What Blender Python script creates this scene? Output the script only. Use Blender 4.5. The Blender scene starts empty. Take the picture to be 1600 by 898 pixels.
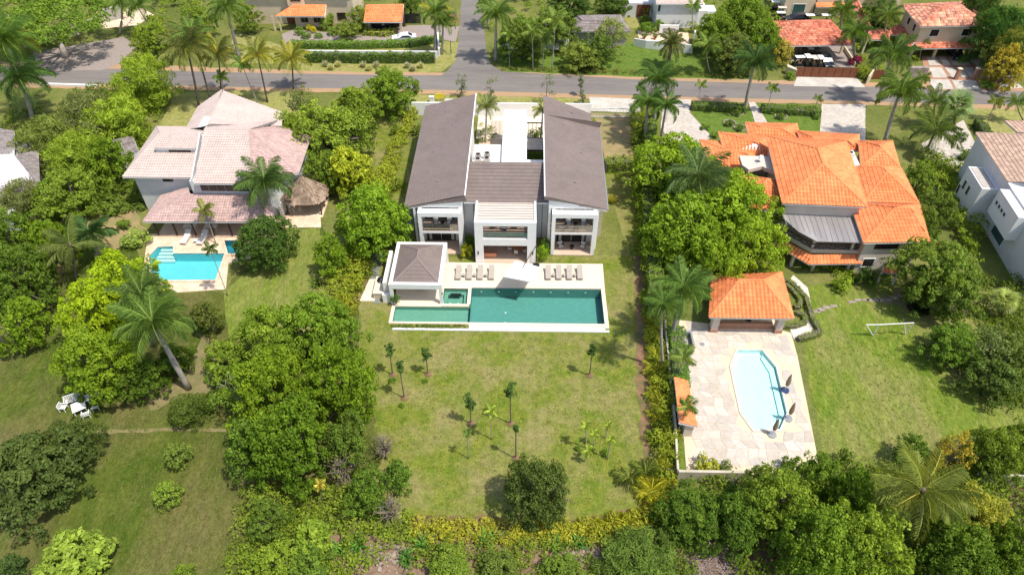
import bpy, bmesh, math, random
import numpy as np
from mathutils import Vector
random.seed(7)
S = bpy.context.scene
COL = S.collection
# ------------------------------------------------ camera
F, PIT, YAW, CH = 1090.0, math.radians(43.6), math.radians(0.95), 57.0
cam_d = bpy.data.cameras.new('camera'); cam = bpy.data.objects.new('camera', cam_d); COL.objects.link(cam)
cam.location = (0, 0, CH); cam.rotation_euler = (math.pi/2-PIT, 0, YAW)
cam_d.sensor_width = 36; cam_d.lens = 36*F/1600; cam_d.clip_start = 1; cam_d.clip_end = 3000
S.camera = cam
# ------------------------------------------------ sky, sun, exposure
SUN_EL, SUN_AZ = math.radians(64), math.atan2(-.5, .87)     # azimuth of the direction TO the sun, from +X
W = bpy.data.worlds.new('World'); S.world = W; W.use_nodes = True
nt = W.node_tree; nt.nodes.clear()
sky = nt.nodes.new('ShaderNodeTexSky'); sky.sky_type = 'NISHITA'; sky.sun_disc = False
sky.sun_elevation = SUN_EL; sky.sun_rotation = math.pi/2-SUN_AZ; sky.air_density = 1.2; sky.dust_density = 2.0
bg = nt.nodes.new('ShaderNodeBackground'); bg.inputs[1].default_value = 0.145
wo = nt.nodes.new('ShaderNodeOutputWorld'); nt.links.new(sky.outputs[0], bg.inputs[0]); nt.links.new(bg.outputs[0], wo.inputs[0])
sd = bpy.data.lights.new('sun', 'SUN'); sd.energy = 4.0; sd.angle = math.radians(1.5); sd.color = (1, .945, .84)
so = bpy.data.objects.new('sun', sd); COL.objects.link(so)
tosun = Vector((math.cos(SUN_EL)*math.cos(SUN_AZ), math.cos(SUN_EL)*math.sin(SUN_AZ), math.sin(SUN_EL)))
so.rotation_euler = tosun.to_track_quat('Z', 'Y').to_euler(); so.location = (0, 60, 90)
S.view_settings.view_transform = 'Standard'; S.view_settings.look = 'None'; S.view_settings.exposure = 0.33; S.view_settings.gamma = 1
S.cycles.max_bounces = 6; S.cycles.transparent_max_bounces = 12; S.cycles.diffuse_bounces = 3; S.cycles.glossy_bounces = 3
S.cycles.caustics_reflective = False; S.cycles.caustics_refractive = False
# ------------------------------------------------ where a point of the photograph lies at height h above the ground
_cp, _sp, _cy, _sy = math.cos(PIT), math.sin(PIT), math.cos(YAW), math.sin(YAW)
def P(x, y, h=0.0):
    u = (x-800)/F; v = (y-449)/F
    fy = _cp-v*_sp; dz = -(_sp+v*_cp)
    t = (h-CH)/dz
    return ((u*_cy-fy*_sy)*t, (u*_sy+fy*_cy)*t, h)
def depth(x, y, h=0.0):
    v = (y-449)/F
    return (CH-h)/(_sp+v*_cp)
# ------------------------------------------------ materials
MATS = {}
def lin(h):
    h = h.lstrip('#'); r = [int(h[i:i+2], 16)/255 for i in (0, 2, 4)]
    return tuple(c/12.92 if c <= .04045 else ((c+.055)/1.055)**2.4 for c in r)
def mat(name, c1, c2=None, scale=3.0, rough=.8, bump=0.0, bscale=None, tint=0.0, metal=0.0, spec=.3, objcol=False, c3=None, s3=.25, alpha=None, stretch=None, lo=.35, hi=.65, fine=0.0, fs=5.0, fleck=None):
    m = bpy.data.materials.new(name); m.use_nodes = True; n = m.node_tree.nodes; L = m.node_tree.links
    b = n['Principled BSDF']; b.inputs['Roughness'].default_value = rough; b.inputs['Metallic'].default_value = metal
    b.inputs['Specular IOR Level'].default_value = spec
    tc = n.new('ShaderNodeTexCoord'); vec = tc.outputs['Object']
    if stretch:
        mp = n.new('ShaderNodeMapping'); mp.inputs['Scale'].default_value = stretch; L.new(vec, mp.inputs[0]); vec = mp.outputs[0]
    if objcol:
        oi = n.new('ShaderNodeObjectInfo'); col = oi.outputs['Color']
    else:
        r = n.new('ShaderNodeRGB'); r.outputs[0].default_value = (*c1, 1); col = r.outputs[0]
    def mix(a, bcol, fac, mode='MIX'):
        x = n.new('ShaderNodeMix'); x.data_type = 'RGBA'; x.blend_type = mode
        if isinstance(fac, float): x.inputs[0].default_value = fac
        else: L.new(fac, x.inputs[0])
        L.new(a, x.inputs[6])
        if isinstance(bcol, tuple): x.inputs[7].default_value = (*bcol, 1)
        else: L.new(bcol, x.inputs[7])
        return x.outputs[2]
    def noise(sc, det=5.0, lo=.35, hi=.65):
        t = n.new('ShaderNodeTexNoise'); t.inputs['Scale'].default_value = sc; t.inputs['Detail'].default_value = det; t.inputs['Roughness'].default_value = .65
        L.new(vec, t.inputs['Vector'])
        q = n.new('ShaderNodeMapRange'); q.inputs[1].default_value = lo; q.inputs[2].default_value = hi; L.new(t.outputs[0], q.inputs[0])
        return q.outputs[0], t.outputs[0]
    if c2 is not None:
        f, _ = noise(scale, lo=lo, hi=hi); col = mix(col, tuple(c2), f)
    if c3 is not None:
        f, _ = noise(s3, 4.0, .42, .68); col = mix(col, tuple(c3), f)
    if fine:
        for k_, (sc_, am_) in enumerate(((fs, fine), (fs*.28, fine*.7))):
            f, _ = noise(sc_, 3.0, .3, .7); q = n.new('ShaderNodeMapRange'); q.inputs[3].default_value = 1-am_; q.inputs[4].default_value = 1+am_; L.new(f, q.inputs[0])
            cc = n.new('ShaderNodeVectorMath'); cc.operation = 'SCALE'; L.new(col, cc.inputs[0]); L.new(q.outputs[0], cc.inputs['Scale']); col = cc.outputs[0]
    if fleck:
        f, _ = noise(3.2, 3.0, .60, .70); col = mix(col, tuple(fleck), f)
    if tint:
        at = n.new('ShaderNodeAttribute'); at.attribute_name = 'tint'
        q = n.new('ShaderNodeMapRange'); q.inputs[3].default_value = 1-tint; q.inputs[4].default_value = 1+tint; L.new(at.outputs['Fac'], q.inputs[0])
        cc = n.new('ShaderNodeVectorMath'); cc.operation = 'SCALE'; L.new(col, cc.inputs[0]); L.new(q.outputs[0], cc.inputs['Scale']); col = cc.outputs[0]
    L.new(col, b.inputs['Base Color'])
    if bump:
        _, raw = noise(bscale or scale*4)
        bp = n.new('ShaderNodeBump'); bp.inputs['Strength'].default_value = bump; bp.inputs['Distance'].default_value = .05
        L.new(raw, bp.inputs['Height']); L.new(bp.outputs[0], b.inputs['Normal'])
    if alpha is not None: b.inputs['Alpha'].default_value = alpha
    MATS[name] = m; return m
def leafmat(name, gloss=.35, trans=.35):
    m = bpy.data.materials.new(name); m.use_nodes = True; n = m.node_tree.nodes; L = m.node_tree.links
    b = n['Principled BSDF']; b.inputs['Roughness'].default_value = .5; b.inputs['Specular IOR Level'].default_value = gloss
    oi = n.new('ShaderNodeObjectInfo'); at = n.new('ShaderNodeAttribute'); at.attribute_name = 'tint'
    hs = n.new('ShaderNodeHueSaturation'); L.new(oi.outputs['Color'], hs.inputs['Color'])
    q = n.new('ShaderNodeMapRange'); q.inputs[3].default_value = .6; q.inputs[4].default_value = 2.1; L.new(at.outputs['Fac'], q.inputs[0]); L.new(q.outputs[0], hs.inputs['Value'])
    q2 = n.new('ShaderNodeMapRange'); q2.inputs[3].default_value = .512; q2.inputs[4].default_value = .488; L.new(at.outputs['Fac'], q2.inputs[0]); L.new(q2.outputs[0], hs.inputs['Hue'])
    L.new(hs.outputs[0], b.inputs['Base Color'])
    t = n.new('ShaderNodeBsdfTranslucent'); g = n.new('ShaderNodeMix'); g.data_type = 'RGBA'; g.blend_type = 'MULTIPLY'; g.inputs[0].default_value = 1.0
    L.new(hs.outputs[0], g.inputs[6]); g.inputs[7].default_value = (1.25, 1.15, .5, 1); L.new(g.outputs[2], t.inputs[0])
    mx = n.new('ShaderNodeMixShader'); mx.inputs[0].default_value = trans
    L.new(b.outputs[0], mx.inputs[1]); L.new(t.outputs[0], mx.inputs[2]); L.new(mx.outputs[0], n['Material Output'].inputs[0])
    MATS[name] = m; return m
def glassmat(name, col, fac=.5, rough=.03):
    m = bpy.data.materials.new(name); m.use_nodes = True; n = m.node_tree.nodes; L = m.node_tree.links
    n.remove(n['Principled BSDF'])
    t = n.new('ShaderNodeBsdfTransparent'); t.inputs[0].default_value = (*col, 1)
    g = n.new('ShaderNodeBsdfGlossy'); g.inputs['Roughness'].default_value = rough
    fr = n.new('ShaderNodeFresnel'); fr.inputs[0].default_value = 1.33 if fac < .3 else 1.5
    mm = n.new('ShaderNodeMath'); mm.operation = 'MAXIMUM'; mm.inputs[1].default_value = fac*.25; L.new(fr.outputs[0], mm.inputs[0])
    mx = n.new('ShaderNodeMixShader'); L.new(mm.outputs[0], mx.inputs[0]); L.new(t.outputs[0], mx.inputs[1]); L.new(g.outputs[0], mx.inputs[2])
    if fac < .3:
        tc = n.new('ShaderNodeTexCoord'); ns = n.new('ShaderNodeTexNoise'); ns.inputs['Scale'].default_value = 2.5; ns.inputs['Detail'].default_value = 4
        L.new(tc.outputs['Object'], ns.inputs['Vector']); bp = n.new('ShaderNodeBump'); bp.inputs['Strength'].default_value = .25; bp.inputs['Distance'].default_value = .05
        L.new(ns.outputs[0], bp.inputs['Height']); L.new(bp.outputs[0], g.inputs['Normal'])
    L.new(mx.outputs[0], n['Material Output'].inputs[0]); MATS[name] = m; return m
mat('ground', (.13,.155,.035), (.19,.185,.06), .35, .95, .35, 9, c3=(.10,.125,.028), s3=.06, fine=.28, fs=5.5, fleck=(.2,.17,.08), spec=.04)
mat('lawn', (.105,.152,.017), (.205,.205,.04), .9, .95, .6, 9, c3=(.235,.205,.085), s3=.2, lo=.38, hi=.72, fine=.28, fs=5.5, fleck=(.27,.225,.09), spec=.04)
mat('lawn_right', (.105,.165,.018), (.205,.22,.045), 1.1, .95, .6, 9, c3=(.22,.205,.075), s3=.18, stretch=(1, .35, 1), lo=.38, hi=.75, fine=.28, fs=5.5, fleck=(.30,.26,.11), spec=.04)
mat('lawn_cloud_shade', (.058,.092,.012), (.112,.125,.026), .55, .95, .6, 9, c3=(.14,.12,.048), s3=.11, stretch=(1, .45, 1), lo=.38, hi=.72, fine=.28, fs=5.5, fleck=(.17,.14,.06), spec=.04)  # darker, greener grass; cloud shade over the left lawn is painted into the colour
mat('lawn_street', (.19,.215,.05), (.31,.28,.10), .8, .95, .4, 10, c3=(.27,.25,.09), s3=.2, fine=.28, fs=5.5, fleck=(.38,.32,.16), spec=.04)
mat('lawn_lush', (.085,.15,.022), (.13,.18,.035), .9, .95, .4, 10, fine=.28, fs=5.5, fleck=(.17,.19,.05), spec=.04)
mat('dry_soil', (.36,.25,.135), (.27,.20,.09), 1.2, .95, .4, 8, c3=(.19,.19,.07), s3=.35)
mat('red_soil', (.27,.15,.085), (.17,.105,.06), 1.0, .95, .5, 8, c3=(.10,.11,.035), s3=.5)
mat('verge_soil', (.42,.24,.145), (.33,.24,.13), .8, .95, .3, 8)
mat('path_soil', (.24,.19,.09), (.14,.14,.05), 1.0, .95, .3, 8)
mat('debris_soil', (.25,.155,.105), (.13,.085,.055), 2.5, .95, .9, 10, c3=(.28,.19,.13), s3=1.4)
mat('asphalt', (.15,.132,.125), (.185,.163,.152), .8, .9, .25, 30, c3=(.21,.19,.17), s3=.12, fine=.08, fs=2.0, stretch=(.25, 2.2, 1))
mat('concrete', (.50,.46,.40), (.40,.365,.32), 1.3, .85, .2, 20, c3=(.56,.52,.46), s3=.4)
mat('cobble', (.56,.50,.44), (.40,.35,.30), 3.0, .85, .5, 16, fine=.15, fs=1.6)
mat('paving_grey', (.33,.275,.245), (.25,.20,.18), 3.5, .85, .5, 14)
mat('deck_stone', (.76,.64,.50), (.70,.58,.45), 1.5, .6, .05, 10)
mat('porch_stone', (.62,.46,.35), (.54,.40,.30), 1.6, .6, .05, 10)
mat('flagstone', (.62,.55,.48), (.50,.44,.38), 1.6, .7, .15, 14, tint=.16, c3=(.70,.64,.57), s3=.6)
mat('pink_deck', (.70,.52,.38), (.60,.42,.30), 1.8, .7, .1, 12, c3=(.76,.62,.48), s3=.7)
mat('slate_step', (.16,.185,.17), (.21,.23,.20), 3, .7, .2, 12)
mat('white_paint', (.80,.79,.775), (.75,.74,.725), 1.2, .7, .03, 20)
mat('white_roof', (.84,.83,.81), (.76,.75,.72), .5, .8, .03, 10)
mat('wall_lilac', (.66,.66,.66), (.60,.60,.605), .7, .8, .05, 12)
mat('wall_cream', (.66,.55,.40), (.58,.47,.34), .6, .8, .08, 12)
mat('wall_pale', (.62,.545,.47), (.53,.46,.40), .5, .8, .08, 12)
mat('wall_grey', (.42,.40,.38), (.33,.31,.29), .8, .85, .1, 10)
mat('hedge_wall', (.56,.49,.40), (.40,.36,.26), .8, .9, .2, 10)
mat('stonework', (.30,.26,.23), (.14,.11,.095), 2.6, .9, .8, 5, c3=(.42,.36,.30), s3=1.2)
mat('brick_trim', (.44,.24,.16), (.34,.18,.12), 3, .85, .2, 14)
mat('tile_orange', (.76,.245,.092), (.69,.205,.072), .8, .8, .1, 20, tint=.15, c3=(.77,.275,.11), s3=.25, fine=.05, fs=1.2)
mat('tile_red', (.60,.17,.095), (.44,.12,.075), 1.3, .75, .1, 20, tint=.42, c3=(.66,.27,.16), s3=.6)
mat('tile_red_worn', (.62,.20,.11), (.36,.17,.14), .8, .8, .1, 20, tint=.5, c3=(.70,.36,.22), s3=.45)
mat('tile_pink', (.52,.42,.375), (.49,.385,.345), 1.0, .75, .05, 20, tint=.06, c3=(.55,.45,.405), s3=.25, fine=.05, fs=1.2)
mat('tile_pinkdark', (.47,.33,.30), (.41,.28,.255), 1.0, .75, .05, 20, tint=.14)
mat('tile_brown', (.195,.153,.138), (.172,.134,.120), .5, .7, .03, 20, tint=.05, c3=(.20,.158,.143), s3=.15, fine=.02, fs=1.5)
mat('tile_tan', (.52,.36,.27), (.42,.28,.21), 1.2, .8, .1, 20, tint=.2)
mat('tile_greybrown', (.27,.235,.225), (.19,.16,.15), 1.0, .85, .2, 20, tint=.22)
mat('ridge_brown', (.24,.19,.18), rough=.6)
mat('thatch', (.30,.215,.15), (.17,.115,.08), 3.5, .95, .9, 14, c3=(.38,.29,.22), s3=1.5, tint=.3)
mat('metal_sheet', (.30,.28,.275), (.20,.18,.17), 1.0, .45, .05, 8, metal=.2, c3=(.40,.37,.36), s3=.5, stretch=(1.5, .2, 1))
mat('metal_dark', (.03,.03,.032), rough=.45)
mat('metal_grey', (.32,.33,.34), rough=.4, metal=.3)
mat('wood_brown', (.24,.085,.04), (.17,.06,.03), 3, .6, .1, 20)
mat('wood_dark', (.07,.04,.028), rough=.7)
mat('wood_orange', (.50,.22,.085), rough=.6)
mat('wood_pale', (.64,.55,.48), (.54,.46,.40), 2.5, .8, .1, 20, stretch=(.3, 4, 1))
mat('wood_grey', (.50,.45,.41), (.38,.34,.31), 2, .8, .1, 20)
mat('fabric_grey', (.40,.35,.31), rough=.9)
mat('fabric_light', (.66,.63,.60), rough=.9)
mat('fabric_brown', (.26,.17,.12), rough=.9)
mat('cushion_orange', (.62,.28,.16), rough=.9)
mat('plastic_black', (.02,.02,.022), rough=.4)
mat('rubber', (.025,.025,.025), rough=.8)
mat('car_white', (.82,.82,.82), rough=.18, spec=.6)
mat('car_dark', (.02,.024,.035), rough=.15, spec=.6)
mat('car_blue', (.03,.05,.13), rough=.3, spec=.6)
mat('car_glass', (.015,.017,.02), rough=.08, spec=.6)
mat('window_dark', (.02,.019,.018), (.035,.03,.027), .9, .1, spec=.6)
mat('window_green', (.055,.13,.12), (.035,.08,.08), 1.0, .2, spec=.6)
mat('interior', (.16,.12,.085), (.10,.08,.06), 1.5, .8)
mat('curtain', (.55,.52,.48), rough=.9)
mat('pool_teal', (.135,.31,.285), (.11,.275,.25), 2.2, .5, .1, 8)
mat('pool_teal_light', (.20,.36,.29), (.16,.32,.25), 2.2, .5, .1, 8)
mat('pool_blue', (.17,.60,.68), (.15,.56,.65), 1.4, .5)
mat('pool_pale', (.78,.94,.94), (.72,.92,.93), .8, .5)
mat('pool_aqua', (.72,.93,.93), rough=.5)
mat('spa_blue', (.03,.25,.36), (.02,.18,.28), 1.4, .5)
mat('bark', (.20,.165,.135), (.11,.09,.07), 3, .9, .5, 12)
mat('bark_pale', (.42,.38,.33), (.27,.235,.20), 2.5, .9, .3, 12)
mat('bark_bare', (.33,.26,.235), (.22,.17,.15), 2.5, .9)
mat('terracotta', (.42,.17,.09), rough=.8)
mat('sign_yellow', (.80,.62,.04), rough=.6)
mat('flower_pink', (.45,.02,.12), (.25,.06,.06), 3, .8, tint=.4)
mat('rock', (.36,.30,.25), (.24,.19,.155), 2, .9, .4, 8)
mat('paver', (0,0,0), (.50,.44,.38), 2.2, .75, .2, 14, objcol=True, lo=.48, hi=.9, fine=.10, fs=3)
mat('mud_brown', (.20,.13,.085), (.26,.18,.12), 2, .9)
leafmat('leaf', .12, .38); leafmat('palm_leaf', .25, .28)
glassmat('water', (.80,.97,.94), .1, .02); glassmat('glass', (.80,.84,.82), .5)
# ------------------------------------------------ mesh builder and object helpers
ORG = {}
def inside(p, poly):
    c_ = False
    for i in range(len(poly)):
        (x0, y0), (x1, y1) = poly[i][:2], poly[i-1][:2]
        if (y0 > p[1]) != (y1 > p[1]) and p[0] < (x1-x0)*(p[1]-y0)/(y1-y0)+x0: c_ = not c_
    return c_
class MB:
    def __init__(s): s.v = []; s.f = []; s.t = []
    def face(s, pts, tint=.5):
        k = len(s.v); s.v += [tuple(p) for p in pts]; s.f.append(tuple(range(k, k+len(pts)))); s.t.append(tint); return s
    def prism(s, pts, z0, z1, tint=.5):
        a = sum(pts[i][0]*pts[(i+1) % len(pts)][1]-pts[(i+1) % len(pts)][0]*pts[i][1] for i in range(len(pts)))
        if a < 0: pts = pts[::-1]
        n = len(pts); k = len(s.v)
        f0 = (lambda i: z0[i]) if isinstance(z0, (list, tuple)) else (lambda i: z0)
        f1 = (lambda i: z1[i]) if isinstance(z1, (list, tuple)) else (lambda i: z1)
        s.v += [(p[0], p[1], f0(i)) for i, p in enumerate(pts)]+[(p[0], p[1], f1(i)) for i, p in enumerate(pts)]
        s.f += [tuple(range(k+n-1, k-1, -1)), tuple(range(k+n, k+2*n))]+[(k+i, k+(i+1) % n, k+n+(i+1) % n, k+n+i) for i in range(n)]
        s.t += [tint]*(n+2); return s
    def box(s, x0, y0, z0, x1, y1, z1, tint=.5):
        return s.prism([(x0, y0), (x1, y0), (x1, y1), (x0, y1)], z0, z1, tint)
    def obox(s, cx, cy, z0, z1, sx, sy, r=0, tint=.5):
        c, d = math.cos(r), math.sin(r)
        return s.prism([(cx+c*a*sx/2-d*b*sy/2, cy+d*a*sx/2+c*b*sy/2) for a, b in ((-1,-1),(1,-1),(1,1),(-1,1))], z0, z1, tint)
    def beam(s, p, q, w, h=None, up=(0,0,1)):
        h = h or w; p = Vector(p); q = Vector(q); d = (q-p).normalized(); u = Vector(up)
        if abs(d.dot(u)) > .98: u = Vector((0, 1, 0))
        a = d.cross(u).normalized()*w/2; b = a.cross(d).normalized()*h/2
        k = len(s.v)
        for c in (p, q):
            for x, y in ((-1,-1),(1,-1),(1,1),(-1,1)): s.v.append(tuple(c+a*x+b*y))
        s.f += [(k,k+1,k+2,k+3),(k+7,k+6,k+5,k+4)]+[(k+i, k+4+i, k+4+(i+1)%4, k+(i+1)%4) for i in range(4)]; s.t += [.5]*6; return s
    def tube(s, pts, rad, n=8, cap=True):
        pts = [Vector(p) for p in pts]; k = len(s.v); m = len(pts)
        if not isinstance(rad, (list, tuple)): rad = [rad]*m
        for i, p in enumerate(pts):
            d = (pts[min(i+1, m-1)]-pts[max(i-1, 0)]).normalized()
            u = Vector((0, 0, 1)) if abs(d.z) < .9 else Vector((1, 0, 0))
            a = d.cross(u).normalized(); b = a.cross(d).normalized()
            for j in range(n):
                t = 2*math.pi*j/n; s.v.append(tuple(p+(a*math.cos(t)+b*math.sin(t))*rad[i]))
        for i in range(m-1):
            for j in range(n):
                s.f.append((k+i*n+j, k+i*n+(j+1) % n, k+(i+1)*n+(j+1) % n, k+(i+1)*n+j)); s.t.append(.5)
        if cap:
            s.f += [tuple(range(k+n-1, k-1, -1)), tuple(range(k+(m-1)*n, k+m*n))]; s.t += [.5, .5]
        return s
    def sheet(s, outer, z, holes=()):
        holes = [h for h in holes if inside((sum(p[0] for p in h)/len(h), sum(p[1] for p in h)/len(h)), outer)]
        bm = bmesh.new(); ed = []
        for pl in [outer]+list(holes):
            vs = [bm.verts.new((p[0], p[1], 0)) for p in pl]; ed += [bm.edges.new((vs[i], vs[(i+1) % len(vs)])) for i in range(len(vs))]
        bmesh.ops.triangle_fill(bm, edges=ed, use_beauty=False, use_dissolve=False, normal=(0, 0, 1))
        bm.verts.index_update(); k = len(s.v); s.v += [(v.co.x, v.co.y, z) for v in bm.verts]
        for f in bm.faces:
            ids = [v.index for v in f.verts]
            if f.normal.z < 0: ids.reverse()
            s.f.append(tuple(k+i for i in ids)); s.t.append(.5)
        bm.free(); return s
    def build(s, name, m, parent=None, smooth=False, kind=None, label=None, loc=None):
        o0 = ORG.get(parent.name, (0,0,0)) if parent else (loc or (0,0,0))
        me = bpy.data.meshes.new(name)
        me.from_pydata([(x-o0[0], y-o0[1], z-o0[2]) for x, y, z in s.v], [], s.f); me.validate()
        if len(me.polygons) == len(s.t):
            at = me.attributes.new('tint', 'FLOAT', 'FACE'); at.data.foreach_set('value', s.t)
        if smooth: me.polygons.foreach_set('use_smooth', [True]*len(me.polygons))
        me.materials.append(MATS[m]); o = bpy.data.objects.new(name, me); COL.objects.link(o)
        if parent: o.parent = parent; ORG[o.name] = o0
        else: o.location = o0; ORG[o.name] = o0
        if kind: o['kind'] = kind
        if label: o['label'] = label
        return o
def tag(o, label, cat, group=None):
    o['label'] = label; o['category'] = cat
    if group: o['group'] = group
    return o
def thing(name, label, cat, loc, group=None, rz=0):
    o = bpy.data.objects.new(name, None); COL.objects.link(o); o.location = loc; o.rotation_euler = (0, 0, rz)
    o.empty_display_size = .3; ORG[o.name] = tuple(loc) if rz == 0 else (0, 0, 0)
    if loc == (0, 0, 0): ORG[o.name] = (0, 0, 0)
    return tag(o, label, cat, group)
def proto(name, label, cat, group=None): return thing(name, label, cat, (0, 0, 0), group)
def copy_tree(o, parent=None):
    c = o.copy(); COL.objects.link(c); c.parent = parent
    for ch in o.children: copy_tree(ch, c)
    return c
def put(o, first, loc, rz=0, label=None, sc=None):
    c = o if first else copy_tree(o)
    c.location = loc; c.rotation_euler = (0, 0, rz)
    if sc: c.scale = sc
    if label: c['label'] = label
    return c
def px(poly, h=0.0): return [P(x, y, h)[:2] for x, y in poly]
def rough_edge(pts, step=1.2, amp=.25, seed=1):
    r = random.Random(seed); out = []
    for i, a in enumerate(pts):
        b = pts[(i+1) % len(pts)]; n = max(1, int(math.dist(a, b)/step))
        for k in range(n):
            t = k/n; out.append((a[0]+(b[0]-a[0])*t+r.uniform(-amp, amp), a[1]+(b[1]-a[1])*t+r.uniform(-amp, amp)))
    return out
ZC = 0
def struct(name, poly, z, m, amp=0, holes=(), seed=1, step=1.2):
    global ZC
    ZC += 1; z += .0006*ZC; pts = px(poly)
    if amp: pts = rough_edge(pts, step, amp, seed)
    return MB().sheet(pts, z, holes).build(name, m, kind='structure')
# ------------------------------------------------ tiled roofs: real barrels and courses on a sloping polygon
def tiles(mb, pts, w=.3, amp=.05, course=.4, lift=.03, seed=1):
    pts = [Vector(p) for p in pts]; r = random.Random(seed)
    a, b = pts[0], pts[1]; c = sum(pts[2:], Vector())/len(pts[2:])
    n = (b-a).cross(c-a).normalized()
    if n.z < 0: n = -n
    e = (b-a).normalized(); up = n.cross(e)
    if up.dot(c-a) < 0: up = -up
    uv = [((p-a).dot(e), (p-a).dot(up)) for p in pts]
    s0 = min(u for u, v in uv); s1 = max(u for u, v in uv)
    def rng(s):
        vs = []
        for i in range(len(uv)):
            (u0, v0), (u1, v1) = uv[i], uv[(i+1) % len(uv)]
            if abs(u1-u0) < 1e-6:
                if abs(s-u0) < 1e-4: vs += [v0, v1]
            elif min(u0, u1)-1e-4 <= s <= max(u0, u1)+1e-4: vs.append(v0+(v1-v0)*(s-u0)/(u1-u0))
        return (min(vs), max(vs)) if vs else (0, 0)
    per = 2 if amp > 0 else 1
    nb = max(1, round((s1-s0)/w)); N = nb*per; T1 = max(v for u, v in uv)
    nc = max(1, round(T1/course)); cs = T1/nc
    samp = [s0+(s1-s0)*i/N for i in range(N+1)]; R = [rng(s) for s in samp]
    prof = [lift+(amp if i % 2 else 0) for i in range(N+1)]
    RT = [r.random() for _ in range((nb+1)*nc)]
    for i in range(N):
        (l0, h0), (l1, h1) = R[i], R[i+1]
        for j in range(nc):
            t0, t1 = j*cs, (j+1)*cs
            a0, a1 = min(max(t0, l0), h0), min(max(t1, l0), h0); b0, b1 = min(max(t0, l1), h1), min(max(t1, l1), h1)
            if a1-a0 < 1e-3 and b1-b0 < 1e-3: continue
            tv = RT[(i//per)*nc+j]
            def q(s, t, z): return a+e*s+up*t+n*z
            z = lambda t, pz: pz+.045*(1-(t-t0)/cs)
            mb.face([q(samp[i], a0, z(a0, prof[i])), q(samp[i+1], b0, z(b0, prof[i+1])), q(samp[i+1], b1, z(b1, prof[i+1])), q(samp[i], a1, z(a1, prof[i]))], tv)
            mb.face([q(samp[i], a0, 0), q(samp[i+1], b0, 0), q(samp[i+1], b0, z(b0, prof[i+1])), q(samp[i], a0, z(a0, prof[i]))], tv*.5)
def roof(parent, faces, m, w=.3, amp=.05, course=.4, caps=(), capm=None, thick=.16, soffit='white_paint', capr=.11):
    """faces: polygons, the first two points of each are its eave"""
    t = MB(); u = MB(); fa = MB()
    for i, fc in enumerate(faces):
        p = [Vector(q) for q in fc]; tiles(t, fc, w, amp, course, seed=i+3)
        d = Vector((0, 0, -thick)); u.face([q+d*.35 for q in p]); u.face([q+d for q in reversed(p)])
        a, b = p[0], p[1]; u.face([a+d, b+d, b+d*.1, a+d*.1])
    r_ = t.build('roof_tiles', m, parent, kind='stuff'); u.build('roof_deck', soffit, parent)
    for a, b in caps:
        MB().tube([Vector(a)+Vector((0,0,.05)), Vector(b)+Vector((0,0,.05))], capr, 6).build('ridge_cap', capm or m, parent)
    return r_
def walls(parent, pts, z0, z1, m, name='wall'): return MB().prism(pts, z0, z1).build(name, m, parent)
def inset(pts, d):
    cx = sum(p[0] for p in pts)/len(pts); cy = sum(p[1] for p in pts)/len(pts); out = []
    n = len(pts); area = sum(pts[i][0]*pts[(i+1) % n][1]-pts[(i+1) % n][0]*pts[i][1] for i in range(n)); sg = 1 if area > 0 else -1
    for i in range(n):
        p0, p1, p2 = (Vector(pts[(i+k) % n][:2]) for k in (-1, 0, 1))
        e0 = (p1-p0).normalized(); e1 = (p2-p1).normalized()
        n0 = Vector((-e0.y, e0.x))*sg; n1 = Vector((-e1.y, e1.x))*sg
        bis = (n0+n1); k = d/max(.35, (1+n0.dot(n1))/2)/2
        out.append((p1.x+bis.x*k, p1.y+bis.y*k))
    return out
def window(parent, a, b, f0, f1, z0, z1, m='window_dark', frame='white_paint', fw=.09, mull=1, name='window'):
    """a window on the wall that runs from a to b, seen from its right-hand side"""
    a = Vector((a[0], a[1])); b = Vector((b[0], b[1])); d = (b-a); L = d.length; d.normalize(); n = Vector((d.y, -d.x))
    def q(s, off): p = a+d*s+n*off; return (p.x, p.y)
    s0, s1 = f0*L, f1*L
    fr = MB()
    for u0, u1, w0, w1 in ((s0-fw, s1+fw, z1, z1+fw), (s0-fw, s1+fw, z0-fw, z0), (s0-fw, s0, z0, z1), (s1, s1+fw, z0, z1)):
        fr.prism([q(u0, -.05), q(u1, -.05), q(u1, .07), q(u0, .07)], w0, w1)
    o = fr.build(name, frame, parent)
    w = (s1-s0)/mull
    for k in range(mull):
        MB().prism([q(s0+k*w+.025, -.04), q(s0+(k+1)*w-.025, -.04), q(s0+(k+1)*w-.025, .03), q(s0+k*w+.025, .03)], z0+.002, z1-.002).build('pane', m, o)
    return o
# ================================================ THE GROUND, ROADS, LAWNS
def rect(x0, y0, x1, y1): return [(x0, y0), (x1, y0), (x1, y1), (x0, y1)]
POOL_BIG = rect(-5.75, 53.95, 9.5, 59.5)
POOL_LOW = rect(-14.35, 53.95, -5.75, 56.3)
SPA = rect(-9.0, 56.85, -6.15, 59.4)
POOL_L = px([(233, 402), (247, 387), (271, 386), (271, 397), (351, 397), (337, 438), (240, 439)])
SPA_L = px([(351, 377), (380, 377), (383, 397), (357, 398)])
POOL_R = px([(1153, 548), (1190, 548), (1212, 574), (1229, 645), (1218, 671), (1178, 671), (1159, 645), (1143, 572)])
POOL_ALL = [(-14.35, 53.95), (9.5, 53.95), (9.5, 59.5), (-5.75, 59.5), (-5.75, 56.3), (-14.35, 56.3)]
HOLES = [POOL_ALL, SPA, POOL_L, SPA_L, POOL_R]
MB().sheet([(-420, -60), (420, -60), (420, 520), (-420, 520)], 0, HOLES).build('ground', 'ground', kind='structure')
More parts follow.
